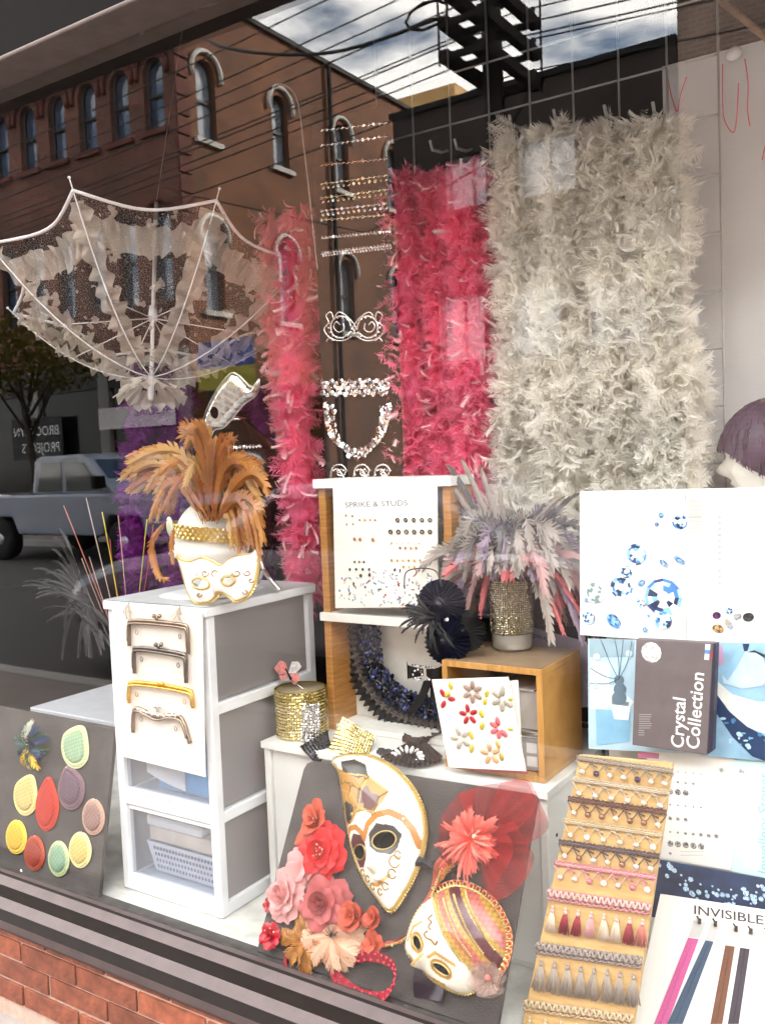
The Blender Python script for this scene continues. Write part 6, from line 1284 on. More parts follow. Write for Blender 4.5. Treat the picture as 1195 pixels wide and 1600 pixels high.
def tulle(m, c, r, root, n, F, h0, amp, name='tulle_layer', seed=1):
    rng = random.Random(seed)
    for k in range(n):
        a0 = rng.uniform(0, 6.28); rr = r*rng.uniform(.65, 1); t0, t1 = rng.uniform(-.5, .5), rng.uniform(-.5, .5); fq = rng.randint(5, 8)
        part(name, MB().grid(lambda u, v: F.at(c[0]+rr*v*cos(u*6.283), c[1]+rr*v*sin(u*6.283), h0+v*rr*(.3+t0*cos(u*6.283)+t1*sin(u*6.283)+.28*sin(u*6.283*fq+a0))), 48, 4, cu=True), m, root)
M_tu = mat('nude_tulle', (.66, .52, .47), .7, trl=.4, alpha=.42, var=.05); trz = thing('tulle_rosette', 'nude tulle pompom on the striped mask', 'rosette', FB.p(*Z6(915, 885), .03)); tulle(M_tu, X6((915, 885), h=.03)[0], .034, trz, 6, FB, .03, 1, seed=4)
part('bead_heart', MB().ball(FB.at(*X6((912, 880), h=.045)[0], .045), .007, 8, 6), mat('pink_heart', (.6, .25, .22), .5), trz)
sr = thing('silk_scarf_end', 'dark purple satin end hanging below the striped mask', 'ribbon', FB.p(*Z6(690, 930), .004))
part('ribbon', MB().grid(lambda u, v: FB.at(*X6((648+110*u, 840+110*v+18*u*v))[0], .010+.006*sin(u*5+v*3)), 10, 8), mat('aubergine_satin', (.05, .03, .05), .3), sr)

# ------------------------------------------------------------------ silk flowers
def petal(F, a, b, ang, ln_, w, op, h0, m, root, curl=.25, ruf=.15, sd=0, name='petal'):
    rng = random.Random(sd); ph = rng.uniform(0, 6); f2 = rng.uniform(3, 6); G = F.rot(a, b, ang)
    def fn(u, v):
        x = (u-.5)*2; wd = w*sin(pi*(.12+.74*v))**.75; out_ = ln_*(v*sin(op)+curl*v*v*v); hh = ln_*(v*cos(op)-curl*.55*v**3)+ruf*ln_*.35*v*sin(x*f2+ph)
        return G.at(x*wd, out_-(.45*wd*x*x)*(cos(op)), h0+hh-.12*ln_*x*x*v)
    return part(name, MB().grid(fn, 7, 6), m, root)
def rose(name, label, c, r, m, seed, layers=((4, .72, .8), (5, .88, 1.02), (6, 1.0, 1.3)), center=None, tilt=(0, 0), spiral=(2.8, .40, .85)):
    rng = random.Random(seed); a, b = X6(c)[0]; rr = abs(X6((c[0]+r, c[1]))[0][0]-a); t = thing(name, label, 'silk flower', FB.at(a, b, .002))
    F = Fr(FB.at(a, b, .004), FB.u+FB.n*tilt[0], FB.v+FB.n*tilt[1])
    if spiral:
        tw_, r1, hh_ = spiral
        part('spiral_heart', MB().grid(lambda u, v: F.at((rr*(.05+r1*u)*(.62+.5*v*v)+rr*.02*sin(u*19))*cos(u*tw_*6.283+seed), (rr*(.05+r1*u)*(.62+.5*v*v)+rr*.02*sin(u*19))*sin(u*tw_*6.283+seed), .004+rr*hh_*v*(1-.30*u)+rr*.03*sin(u*23)*v), int(26*tw_), 5), m, t)
    for i, (n, s, op) in enumerate(layers):
        off = rng.uniform(0, 6)
        for k in range(n): petal(F, rr*.04*i*cos(off+k), rr*.04*i*sin(off+k), off+6.283*k/n+rng.uniform(-.2, .2), rr*s*.95, rr*s*.62, op, .004+.012*(len(layers)-i)/len(layers), m, t, sd=seed*50+i*9+k)
    if center:
        part('heart', MB().ball(F.at(0, 0, rr*.45), rr*.13, 8, 6), center, t)
        for k in range(9): a_ = k*2.4; part('stamen', MB().ball(F.at(rr*.03*sqrt(k)*3*cos(a_), rr*.03*sqrt(k)*3*sin(a_), rr*.62), rr*.05, 6, 4), center, t)
    return t, F, rr
M_red = mat('red_silk', (.74, .045, .05), .55, trl=.2, var=.1); M_rst = mat('rust_silk', (.62, .16, .09), .6, trl=.15, var=.12); M_pnk = mat('dusty_pink_silk', (.76, .45, .44), .6, trl=.2, var=.1); M_dr = mat('dusky_rose_silk', (.54, .17, .17), .6, trl=.15, var=.12); M_prl = mat('pearl_stamen', (.78, .62, .45), .35)
rose('silk_rose', 'big bright red silk rose on the dark board', (312, 410), 82, M_red, 1, center=M_prl)
rose('silk_rosebud', 'rust red silk rosebud above the big red rose', (288, 300), 52, M_rst, 2, ((3, .9, .35), (3, 1.1, .8)), M_prl, (.1, -.2), (1.6, .5, .95))
petal(FB, *X6((292, 290))[0], .1, .045, .02, .9, .012, M_rst, bpy.data.objects['silk_rosebud'], sd=3); petal(FB, *X6((262, 330))[0], 2.6, .04, .018, 1.0, .012, M_rst, bpy.data.objects['silk_rosebud'], sd=4)
rose('silk_rose', 'pale dusty pink silk rose, lower of the pink pair', (178, 570), 74, M_pnk, 3, tilt=(.2, 0)); t_, F_, r_ = rose('silk_petal_fold', 'pale pink folded silk petals above the pink rose', (232, 485), 62, M_pnk, 4, ((2, .8, .6), (3, 1.0, 1.1), (3, 1.15, 1.35)), spiral=None)
rose('silk_rose', 'dusky rose silk flower with ragged petals between pink and rust flowers', (318, 605), 84, M_dr, 5, ((4, .8, .85), (5, .95, 1.1), (5, 1.08, 1.4)))
rose('silk_rosebud', 'larger rust orange silk rosebud beside the dusky rose', (440, 660), 64, M_rst, 6, ((4, 1.0, .3), (4, 1.1, .55)), M_prl, (.15, -.1), (2.0, .55, .95)); rose('silk_rosebud', 'smaller rust orange silk rosebud below the harlequin mask', (512, 665), 46, M_rst, 7, ((4, 1.0, .3), (3, 1.15, .6)), M_prl, (.15, -.1), (1.6, .5, .95))
rose('silk_rosebud', 'rust orange silk leaf bud under the small rosebuds', (500, 755), 46, M_rst, 8, ((3, .8, .5), (4, 1.0, 1.0)), spiral=None)
M_mag = mat('crimson_bead_silk', (.50, .02, .05), .35, var=.3, scale=60)
for c, s, lab in (((115, 608), 22, 'small crimson beaded bud beside the pink rose'), ((122, 722), 40, 'crimson beaded rosette at the lower left of the flowers')):
    t_, F_, rr = rose('beaded_bud', lab, c, s, M_mag, 20+s, ((4, .6, .3), (6, 1.0, 1.0)), M_red, spiral=None)
    for k in range(12): a_ = k*2.4; part('bead', MB().ball(F_.at(rr*.22*sqrt(k)*cos(a_), rr*.22*sqrt(k)*sin(a_), rr*.55), rr*.1, 6, 4), M_red if k % 3 else M_prl, t_)
M_org = mat('orange_ochre_silk', (.56, .30, .10), .6, trl=.25, var=.25, scale=40); M_pch = mat('peach_feather', (.78, .50, .36), .6, tip=(.84, .64, .50), trl=.3, var=.08)
of = thing('organza_lily', 'orange and ochre pointed organza flower', 'silk flower', FB.p(*Z6(232, 745)))
for k, (ex, ey) in enumerate(((215, 610), (140, 720), (170, 810), (235, 868), (262, 830), (290, 720), (255, 660), (190, 690), (200, 800))):
    b0 = FB.p(*Z6(235, 745), .012); tp = FB.p(*Z6(ex, ey), .008+.006*(k % 3)); part('petal', plume(bez(b0, b0.lerp(tp, .5)+FB.n*.022, tp, 8), .018, 60+k, .08, side=FB.n), M_org, of)
for k in range(8): part('stamen', MB().tube([FB.p(*Z6(235, 745), .012), FB.p(*Z6(235+30*cos(k), 745+30*sin(k)), .03)], .001, 4), M_rst, of)
pf = thing('feather_flower', 'peach feather flower with brown stamens', 'feather flower', FB.p(*Z6(330, 735)))
for k in range(15):
    an = k*6.283/15+.2; r = U(95, 125); b0 = FB.p(*Z6(328, 725), .016); tp = FB.p(*Z6(328+r*cos(an)*1.0, 738-r*.92*sin(an)), .012+.01*(k % 2)); part('feather', plume(bez(b0, b0.lerp(tp, .55)+FB.n*.018, tp, 9), .019, 80+k, .12, side=FB.n), M_pch, pf)
for k in range(14): an = k*2.4; part('stamen', MB().tube([FB.p(*Z6(328, 725), .02), FB.p(*Z6(328+7*sqrt(k)*cos(an), 712+7*sqrt(k)*sin(an)), .042)], .0012, 4), M_gun, pf)
# crimson lace headband loop
hbnd = thing('lace_headband', 'crimson beaded lace headband looped at the foot of the dark board', 'headband', FB.p(*Z6(450, 900)))
M_lcr = mat('crimson_lace', (.42, .015, .05), .5, var=.35, scale=90, bump=.6, bscale=250)
HP = spline([(330, 840), (365, 895), (430, 940), (500, 955), (545, 930), (568, 880), (560, 835), (520, 808), (460, 800), (415, 812)], 6, False)
def hb(u, v):
    i = u*(len(HP)-1); k = min(int(i), len(HP)-2); t = i-k; p = (HP[k][0]*(1-t)+HP[k+1][0]*t, HP[k][1]*(1-t)+HP[k+1][1]*t)
    hh = .006+.05*max(0, sin(max(0, u-.35)/.65*pi))*.7; a, b = FB.xy(*Z6(*p), hh); return FB.at(a+.004*(v-.5), b+.026*(v-.5)*(1 if u < .5 else .8), hh+(.012 if u > .5 else -.003)*(v-.5)+.002*sin(u*120)*v)
part('band', MB().grid(hb, 80, 5), M_lcr, hbnd)
for k in range(44): u = (k+.5)/44; part('bead', MB().ball(hb(u, .5+.3*(-1)**k)+FB.n*.002, .0028, 6, 4), mat('pink_bead', (.75, .12, .18), .3), hbnd)
part('band', MB().tube(spline([FB.p(*Z6(*p), .005) for p in ((165, 780), (158, 830), (190, 855), (245, 862))], 5, False), .005, 6), M_lcr, hbnd)
# ribbon and feather strand with gold trim between the masks
fs = thing('ribbon_feather_strand', 'orange ribbon and feather strand with gold edging running down between the masks', 'strand', FB.p(*Z6(650, 640)))
SP = spline([(760, 440), (735, 500), (705, 580), (675, 640), (640, 700), (590, 740), (535, 755)], 6, False)
part('ribbon', MB().grid(lambda u, v: FB.at(*X6((SP[min(int(u*(len(SP)-1)), len(SP)-1)][0]+(v-.5)*34*sin(1+u*5), SP[min(int(u*(len(SP)-1)), len(SP)-1)][1]+(v-.5)*26))[0], .012+.008*sin(u*18+v*3)), len(SP)-1, 4), mat('coral_ribbon', (.50, .15, .10), .5, var=.25, scale=40), fs)
braid([FB.p(*Z6(p[0]-8, p[1]+6), .020) for p in SP], .0028, M_mg, fs, False)
for k, (a, b, c, d, m_) in enumerate(((720, 470, 620, 455, M_bkf), (715, 480, 640, 445, M_bkf), (735, 520, 770, 440, M_rst), (730, 530, 790, 450, M_org), (740, 500, 760, 450, M_rst))): b0, tp = FB.p(*Z6(a, b), .014), FB.p(*Z6(c, d), .016); part('feather', plume(bez(b0, b0.lerp(tp, .5)+FB.n*.02+FB.v*.014, tp, 8), .009, 130+k, .3, side=FB.n), m_, fs)
for k in range(14): p = SP[(k*3) % len(SP)]; part('bead', MB().ball(FB.p(*Z6(p[0]+U(-14, 14), p[1]+U(-10, 10)), .022), .003, 6, 4), M_gold if k % 2 else M_coral, fs)
# red tulle fascinator
rf = thing('tulle_fascinator', 'red tulle and spiky feather fascinator on the dark board', 'fascinator', FB.p(*Z6(870, 370)))
M_rt = mat('red_tulle', (.62, .03, .035), .6, trl=.4, alpha=.42, var=.05); M_spk = mat('coral_red_feather', (.78, .10, .07), .55, tip=(.85, .30, .24), trl=.3, var=.1); M_spp = mat('pale_coral_feather', (.82, .40, .33), .6, trl=.3)
C_ = (865, 365)
def fan(pts, seed, lift):
    S = spline(pts, 6, False); rng = random.Random(seed); ph = rng.uniform(0, 6)
    def fn(u, v):
        i = u*(len(S)-1); k = min(int(i), len(S)-2); t = i-k; e = (S[k][0]*(1-t)+S[k+1][0]*t, S[k][1]*(1-t)+S[k+1][1]*t); p = (C_[0]+(e[0]-C_[0])*v, C_[1]+(e[1]-C_[1])*v); h = .012+lift*v+.016*v*sin(u*26+ph); a, b = FB.xy(*Z6(*p), h); return FB.at(a, b, h)
    part('tulle_fan', MB().grid(fn, 60, 8), M_rt, rf)
fan([(800, 190), (880, 165), (960, 150), (1060, 140), (1110, 230), (1138, 320), (1060, 380)], 1, .03); fan([(1010, 290), (1060, 380), (1085, 440), (1030, 540), (940, 590), (890, 520)], 2, .035); fan([(960, 150), (1060, 150), (1085, 250), (1020, 330)], 3, .05); fan([(960, 300), (1010, 400), (960, 500), (930, 560)], 4, .055); fan([(780, 480), (730, 400), (740, 280), (800, 200), (870, 170)], 5, .02)
for k in range(26):
    an = k*6.283/26*1.0+U(-.1, .1); r = U(70, 135); b0 = FB.p(*Z6(*C_), .03); tp = FB.p(*Z6(C_[0]+r*cos(an)*.75, C_[1]-r*sin(an)*1.05), .03+U(0, .03)); part('petal', plume(bez(b0, b0.lerp(tp, .55)+FB.n*.022, tp, 7), U(.008, .013), 160+k, .15, side=FB.n), M_spk, rf)
for k in range(44):
    an = U(0, 6.283); r = U(95, 170) if cos(an) < .3 else U(50, 100); b0 = FB.p(*Z6(C_[0]-10, C_[1]), .035); tp = FB.p(*Z6(C_[0]-12+r*cos(an)*.85, C_[1]+8-r*sin(an)), .03+U(-.01, .04)); part('feather', plume(bez(b0, b0.lerp(tp, .5)+FB.n*.03, tp, 8), .0034, 200+k, .6, side=FB.n), M_spp if k % 2 else M_spk, rf)
part('pearl', MB().ball(FB.p(*Z6(862, 352), .055), .005, 8, 6), M_prl, rf)
# ------------------------------------------------------------------ right side: catalogues, box, trims board, zip card, second head
def Z4(x, y): return (890+x/3.918, 620+y/3.918)
def Z5(x, y): return (880+x/2.581, 980+y/2.581)
rs_ = thing('display_riser', 'white plinth the catalogues lean against', 'plinth', (-.35, .5, .301)); part('carcass', MB().box((-.70, .43, .301), (.1, .62, 1.30)), M_cab, rs_, smooth=False, bevel=.002)
part('ledge', MB().box((-.71, .415, .78), (.1, .4295, .79)), M_cab, rs_, smooth=False)
M_pg = mat('coated_paper', (.86, .86, .84), .5, var=.02); M_bp = mat('blue_photo_print', (1,1,1), .4, attr=True, var=.1, scale=60); M_gp = mat('grey_small_print', (.62, .62, .62), .8, var=0)
def page(F, root, corners, h, name='page', m=M_pg):
    mb = MB(); F.poly(mb, [F.xy(*c) for c in corners], h-.002, h); return part(name, mb, m, root, smooth=False)
def smalltext(F, root, Z, x0, y0, x1, n, dy, h, w=.0006, sk=0, rng=random.Random(8)):      # blocks of text too small to read
    mb = MB()
    for k in range(n):
        e = x0+(x1-x0)*rng.uniform(.75, 1); a, b = F.xy(*Z(x0, y0+k*dy)), F.xy(*Z(e, y0+k*dy+sk*(e-x0)))
        mb.add([F.at(a[0], a[1]-w, h), F.at(b[0], b[1]-w, h), F.at(b[0], b[1]+w, h), F.at(a[0], a[1]+w, h)], [(0, 1, 2, 3)])
    part('small_print', mb, M_gp, root, smooth=False, kind='stuff')
BLU = [(.75, .85, .90), (.35, .60, .82), (.12, .34, .66), (.03, .10, .28), (.85, .92, .95), (.55, .74, .86), (.02, .05, .14)]
def printgem(F, root, Z, c, r, h, pal, seed, sq=1.0, rot=0, name='printed_gem'):           # a flat printed picture of a cut stone
    rng = random.Random(seed); mb = MB(); n = 12; a0, b0 = F.xy(*Z(*c)); rr = abs(F.xy(*Z(c[0]+r, c[1]))[0]-a0)
    def P(q, k): t = 2*pi*k/n; x, y = q*rr*cos(t), q*rr*sin(t)*sq; return F.at(a0+x*cos(rot)-y*sin(rot), b0+x*sin(rot)+y*cos(rot), h)
    for q0, q1 in ((0, .32), (.32, .62), (.62, .84), (.84, 1)):
        for k in range(n):
            col = pal[rng.randrange(len(pal))] if q0 > .3 else pal[rng.choice((0, 4 % len(pal)))]; vs_ = [P(q0, k), P(q1, k), P(q1, k+1), P(q0, k+1)] if q0 else [F.at(a0, b0, h), P(q1, k), P(q1, k+1)]
            mb.add(vs_, [tuple(range(len(vs_)))], [col]*len(vs_))
    part(name, mb, M_bp, root, smooth=False)
F1_ = Fr(aty(905, 992, .37), (1, -.02, 0), (0, .03, 1))
c1k = thing('crystal_catalogue', 'open catalogue with blue crystals printed on its white pages', 'catalogue', F1_.o)
page(F1_, c1k, [(905, 768), (1070, 764), (1071, 1003), (906, 992)], 0); page(F1_, c1k, [(1071.5, 764), (1262, 760), (1262, 1012), (1072, 1003)], .0005)
for i, (c, r) in enumerate((((672, 765), 48), ((404, 965), 66), ((316, 1165), 70), ((155, 1200), 62), ((572, 1225), 116), ((570, 1368), 56), ((345, 1070), 38), ((438, 1258), 30), ((118, 1350), 38))): printgem(F1_, c1k, Z4, c, r, .0012+.0003*i, BLU if i not in (3,) else [(.7, .78, .78), (.85, .9, .9), (.3, .4, .42), (.8, .85, .8)], 30+i)
for i, (c, r, s, ro) in enumerate((((268, 1372), 52, .7, -.8), ((575, 1020), 34, .5, -.7), ((440, 1140), 26, .7, .6), ((672, 1000), 40, .45, -.6), ((560, 725), 16, 1, 0), ((532, 780), 13, 1, 0), ((462, 1425), 16, 1, 0), ((102, 1244), 12, 1, 0), ((484, 1340), 10, 1, 0))): printgem(F1_, c1k, Z4, c, r, .0016+.0002*i, BLU[1:4]+[(.4, .5, .6)], 60+i, s, ro)
for i, (c, r, s, ro, pal) in enumerate((((898, 1338), 27, .85, .3, [(.12, .02, .14), (.3, .05, .3), (.05, .01, .06)]), ((975, 1312), 24, .9, 1, BLU), ((1026, 1345), 26, .8, .5, [(.6, .6, .62), (.3, .3, .33)]), ((1092, 1348), 36, .8, .3, [(.05, .05, .06), (.15, .15, .17)]), ((908, 1418), 36, .75, -.1, [(.4, .25, .1), (.65, .5, .3), (.2, .12, .05)]), ((972, 1390), 36, .6, -1, [(.6, .5, .35), (.3, .45, .7), (.7, .6, .45)]))): printgem(F1_, c1k, Z4, c, r, .0014+.0002*i, pal, 90+i, s, ro)
a_, b_ = F1_.xy(*Z4(485, 1045)); text('CRYSTAL', .0125, F1_, a_, b_, M_gp, c1k, .0045, sx=.9)
smalltext(F1_, c1k, Z4, 722, 625, 835, 15, 8, .0012); smalltext(F1_, c1k, Z4, 722, 730, 835, 16, 8.5, .0012); smalltext(F1_, c1k, Z4, 722, 875, 835, 10, 8.5, .0012); smalltext(F1_, c1k, Z4, 722, 1015, 835, 15, 8.5, .0012)
for k in range(13): smalltext(F1_, c1k, Z4, 905, 730+k*37, 930, 2, 9, .0012, .0012); smalltext(F1_, c1k, Z4, 948, 728+k*37, 968, 1, 9, .0012); smalltext(F1_, c1k, Z4, 1068, 705+k*38, 1118, 2, 9, .0012)
# second open catalogue: blue still-life photographs
F2_ = Fr(aty(918, 1170, .355), (1, -.02, 0), (0, .04, 1))
c2k = thing('photo_catalogue', 'open catalogue with pale blue still-life photographs', 'catalogue', F2_.o)
page(F2_, c2k, [(918, 998), (1088, 1003), (1092, 1178), (919, 1170)], 0, m=mat('pale_blue_print', (.58, .74, .84), .45, var=.12, scale=12)); page(F2_, c2k, [(1088.5, 1003), (1262, 1006), (1262, 1195), (1092.5, 1180)], .0005, m=mat('blue_snow_print', (.40, .60, .76), .45, var=.3, scale=14))
def pp(F, root, Z, pts, h, col, name='printed_shape', rough=.45):
    mb = MB(); mb.add([F.at(*F.xy(*Z(*p)), h) for p in pts], [tuple(range(len(pts)))]); part(name, mb, mat('print_%02x%02x%02x' % tuple(int(max(0, min(.99, q))*255) for q in col), col, rough, var=.1, scale=30), root, smooth=False)
def circ(c, rx, ry, n=20, a0=0, a1=6.283): return [(c[0]+rx*cos(a0+(a1-a0)*k/n), c[1]+ry*sin(a0+(a1-a0)*k/n)) for k in range(n)]
pp(F2_, c2k, Z5, [(105, 45), (285, 50), (282, 120), (105, 120)], .001, (.42, .55, .62)); pp(F2_, c2k, Z5, [(130, 330), (270, 340), (265, 460), (135, 475)], .001, (.36, .60, .78)); pp(F2_, c2k, Z5, [(108, 130), (190, 150), (180, 330), (108, 330)], .0011, (.78, .86, .90))
pp(F2_, c2k, Z5, [(180, 250), (205, 235), (285, 300), (270, 320), (262, 375), (205, 370), (195, 325), (172, 300)], .0014, (.80, .86, .88)); pp(F2_, c2k, Z5, [(195, 290), (265, 302), (262, 318), (196, 310)], .0016, (.30, .38, .44))
for k, (c, r) in enumerate((((225, 285), 30), ((228, 250), 26), ((225, 212), 20), ((265, 105), 14), ((135, 118), 14), ((130, 235), 12))): pp(F2_, c2k, Z5, circ(c, r, r*.95), .0018+.0002*k, (.22, .30, .36) if k < 3 else (.66, .78, .84))
for k, (x, y) in enumerate(((150, 50), (205, 45), (240, 50), (275, 55), (108, 165), (108, 225))): 
    mb = MB(); P_ = [F2_.p(*Z5(*p), .0022) for p in spline([(222, 210), ((222+x)/2+8*(k % 2), (210+y)/2+10), (x, y)], 5, False)]; mb.tube(P_, .0007, 4); part('printed_twig', mb, mat('slate_print', (.16, .24, .30), .5), c2k)
pp(F2_, c2k, Z5, [(612, 250), (660, 330), (740, 400), (813, 440), (813, 540), (760, 520), (680, 440), (612, 340)], .0014, (.02, .08, .20)); pp(F2_, c2k, Z5, [(612, 210), (680, 270), (780, 300), (813, 300), (813, 430), (740, 400), (670, 340), (612, 262)], .0016, (.84, .86, .84)); pp(F2_, c2k, Z5, [(645, 225), (640, 190), (700, 95), (735, 90), (800, 110), (830, 200), (800, 235), (720, 248)], .0019, (.62, .76, .86)); pp(F2_, c2k, Z5, [(735, 92), (700, 160), (660, 215), (640, 190), (700, 95)], .0022, (.40, .62, .80)); pp(F2_, c2k, Z5, [(612, 70), (640, 70), (650, 140), (615, 165)], .0015, (.62, .45, .62))
pp(F2_, c2k, Z5, [(722, 66), (750, 66), (742, 96), (728, 96)], .0023, (.03, .08, .2)); pp(F2_, c2k, Z5, [(740, 100), (770, 92), (813, 110), (813, 125), (775, 102)], .0024, (.05, .08, .12))
rngp = random.Random(12)
for k in range(22): x = rngp.uniform(640, 840); y = 400+(x-640)*.32+rngp.uniform(-40, 60); pp(F2_, c2k, Z5, circ((x, y), rngp.uniform(4, 14), rngp.uniform(3, 9), 7), .0024+.0001*k, rngp.choice(((.55, .75, .88), (.12, .32, .55), (.3, .55, .75))))
# boxed Crystal Collection binder
F3_ = Fr(aty(990, 1170, .31), (1, -.03, 0), (0, .035, 1))
cbk = thing('boxed_binder', 'taupe boxed binder lettered Crystal Collection in white', 'binder', F3_.o)
crn3 = [F3_.xy(*Z5(*p)) for p in ((292, 48), (603, 64), (578, 516), (276, 475))]
m1 = MB(); F3_.poly(m1, crn3, -.022, 0); part('slipcase', m1, mat('taupe_board', (.235, .20, .205), .55, var=.08, scale=30), cbk, smooth=False, bevel=.0015)
crn3b = [F3_.xy(*Z5(*p)) for p in ((604, 66), (614, 66), (600, 500), (579, 514))]; m1 = MB(); F3_.poly(m1, crn3b, -.022, -.0005); part('spine_edge', m1, mat('navy_edge', (.05, .045, .09), .5), cbk, smooth=False)
M_wl = mat('white_print', (.86, .86, .86), .6, var=0)
ang3 = math.atan2(*(np.array(F3_.xy(*Z5(520, 190)))-np.array(F3_.xy(*Z5(492, 495))))[::-1])
for s_, p0, p1 in (('Crystal', (483, 492), (492, 282)), ('Collection', (545, 497), (566, 188))):
    A_, B_ = np.array(F3_.xy(*Z5(*p0))), np.array(F3_.xy(*Z5(*p1))); L_ = np.hypot(*(B_-A_)); o_ = text(s_, .036, F3_, A_[0], A_[1], M_wl, cbk, .0008, bold=.012, ang=math.atan2(B_[1]-A_[1], B_[0]-A_[0]), sx=L_/(.036*{'Crystal': 2.95, 'Collection': 4.15}[s_]))
printgem(F3_, cbk, Z5, (354, 101), 41, .0008, [(.82, .82, .83), (.55, .54, .55), (.9, .9, .9), (.68, .67, .68), (.75, .74, .75)], 7, name='printed_emblem')
for q_, col in (([(572, 68), (592, 69), (590, 92), (570, 90)], (.85, .88, .9)), ([(570, 90.5), (590, 92.5), (588, 108), (569, 106)], (.15, .4, .7)), ([(569, 106.5), (588, 108.5), (586, 132), (567, 130)], (.85, .85, .85)), ([(592, 98), (602, 99), (600, 126), (590, 125)], (.5, .1, .15))): pp(F3_, cbk, Z5, q_, .0009, col)
smalltext(F3_, cbk, Z5, 304, 352, 362, 7, 9, .0008, .0004); smalltext(F3_, cbk, Z5, 302, 416, 328, 3, 9, .0008, .0004)
# price sheet and Jewellery Stones booklet
F4_ = Fr(aty(1030, 1365, .345), (1, -.02, 0), (0, .06, 1))
ps = thing('price_sheet', 'white price sheet with rows of small printed stones', 'price sheet', F4_.o); page(F4_, ps, [(1010, 1168), (1146, 1186), (1142, 1360), (1012, 1338)], 0)
for r_, (y0, xs) in enumerate(((580, 5), (622, 4), (662, 3), (715, 5), (770, 3), (825, 7), (872, 5), (912, 1))):
    for k in range(xs): printgem(F4_, ps, Z5, (430+k*31, y0+k*3), (3, 5, 12, 4, 8, 7, 13, 6)[r_]*(1 if r_ != 5 else .6+.12*k), .0008, [(.25, .24, .24), (.5, .49, .5), (.12, .12, .12), (.7, .7, .7)], 200+r_*9+k, name='printed_stone')
pp(F4_, ps, Z5, [(300, 500), (385, 510), (384, 530), (300, 525)], .0007, (.75, .35, .5)); smalltext(F4_, ps, Z5, 470, 905, 580, 2, 14, .0008); printgem(F4_, ps, Z5, (637, 575), 12, .0008, [(.4, .4, .4), (.75, .75, .75)], 3, name='printed_emblem')
jb = thing('stones_booklet', 'pale turquoise booklet lettered Jewellery Stones', 'booklet', F4_.p(1170, 1365)); page(F4_, jb, [(1146.5, 1187), (1262, 1196), (1262, 1385), (1142.5, 1361)], .001, m=mat('pale_turquoise_print', (.66, .84, .86), .5, var=.04))
A_, B_ = np.array(F4_.xy(*Z5(806, 995))), np.array(F4_.xy(*Z5(808, 545))); text('Jewellery Stones', .03, F4_, A_[0]+.010, A_[1], mat('teal_print', (.40, .66, .70), .6, var=0), jb, .0022, ang=math.atan2(B_[1]-A_[1], B_[0]-A_[0]), sx=np.hypot(*(B_-A_))/(.03*7.3)); printgem(F4_, jb, Z5, (717, 580), 12, .0018, [(.4, .4, .4), (.75, .75, .75)], 4, name='printed_emblem')
F5_ = Fr(aty(1010, 1415, .325), (1, -.01, 0), (0, .06, 1))
nb = thing('necklace_brochure', 'dark blue brochure with a printed crystal necklace', 'brochure', F5_.o); page(F5_, nb, [(1022, 1342), (1262, 1385), (1262, 1470), (1000, 1430)], 0, m=mat('navy_photo_print', (.03, .08, .18), .4, var=.5, scale=25))
for k in range(60): t = rngp.random(); x, y = 400+420*t+rngp.uniform(-20, 20), 960+130*sin(t*2.2)+rngp.uniform(-35, 45); printgem(F5_, nb, Z5, (x, y), rngp.uniform(4, 12), .0008+.00005*k, BLU[:3]+BLU[4:6], 300+k, name='printed_stone')
# zip card
F6_ = Fr(aty(985, 1598, .20), (1, .0, 0), (0, .105, .26))
zc_ = thing('zip_card', 'white sample card of coloured invisible zips', 'sample card', F6_.o)
zq = [F6_.xy(*Z5(*p)) for p in ((390, 1075), (830, 1140), (950, 1160), (950, 1700), (270, 1700), (275, 1600))]; zq = [(a, max(b, -.0)) for a, b in zq]
m1 = MB(); F6_.poly(m1, [zq[0], zq[2], (zq[2][0], .0), zq[5]], -.002, 0); part('sheet', m1, mat('white_gloss_card', (.85, .85, .83), .5, var=.02), zc_, smooth=False)
A_, B_ = np.array(F6_.xy(*Z5(522, 1155))), np.array(F6_.xy(*Z5(790, 1197))); text('INVISIBLE ZIPS', .0225, F6_, A_[0], A_[1], mat('charcoal_print', (.10, .09, .10), .6, var=0), zc_, .0006, bold=.012, ang=math.atan2(B_[1]-A_[1], B_[0]-A_[0]), sx=np.hypot(*(B_-A_))/(.0225*3.9))
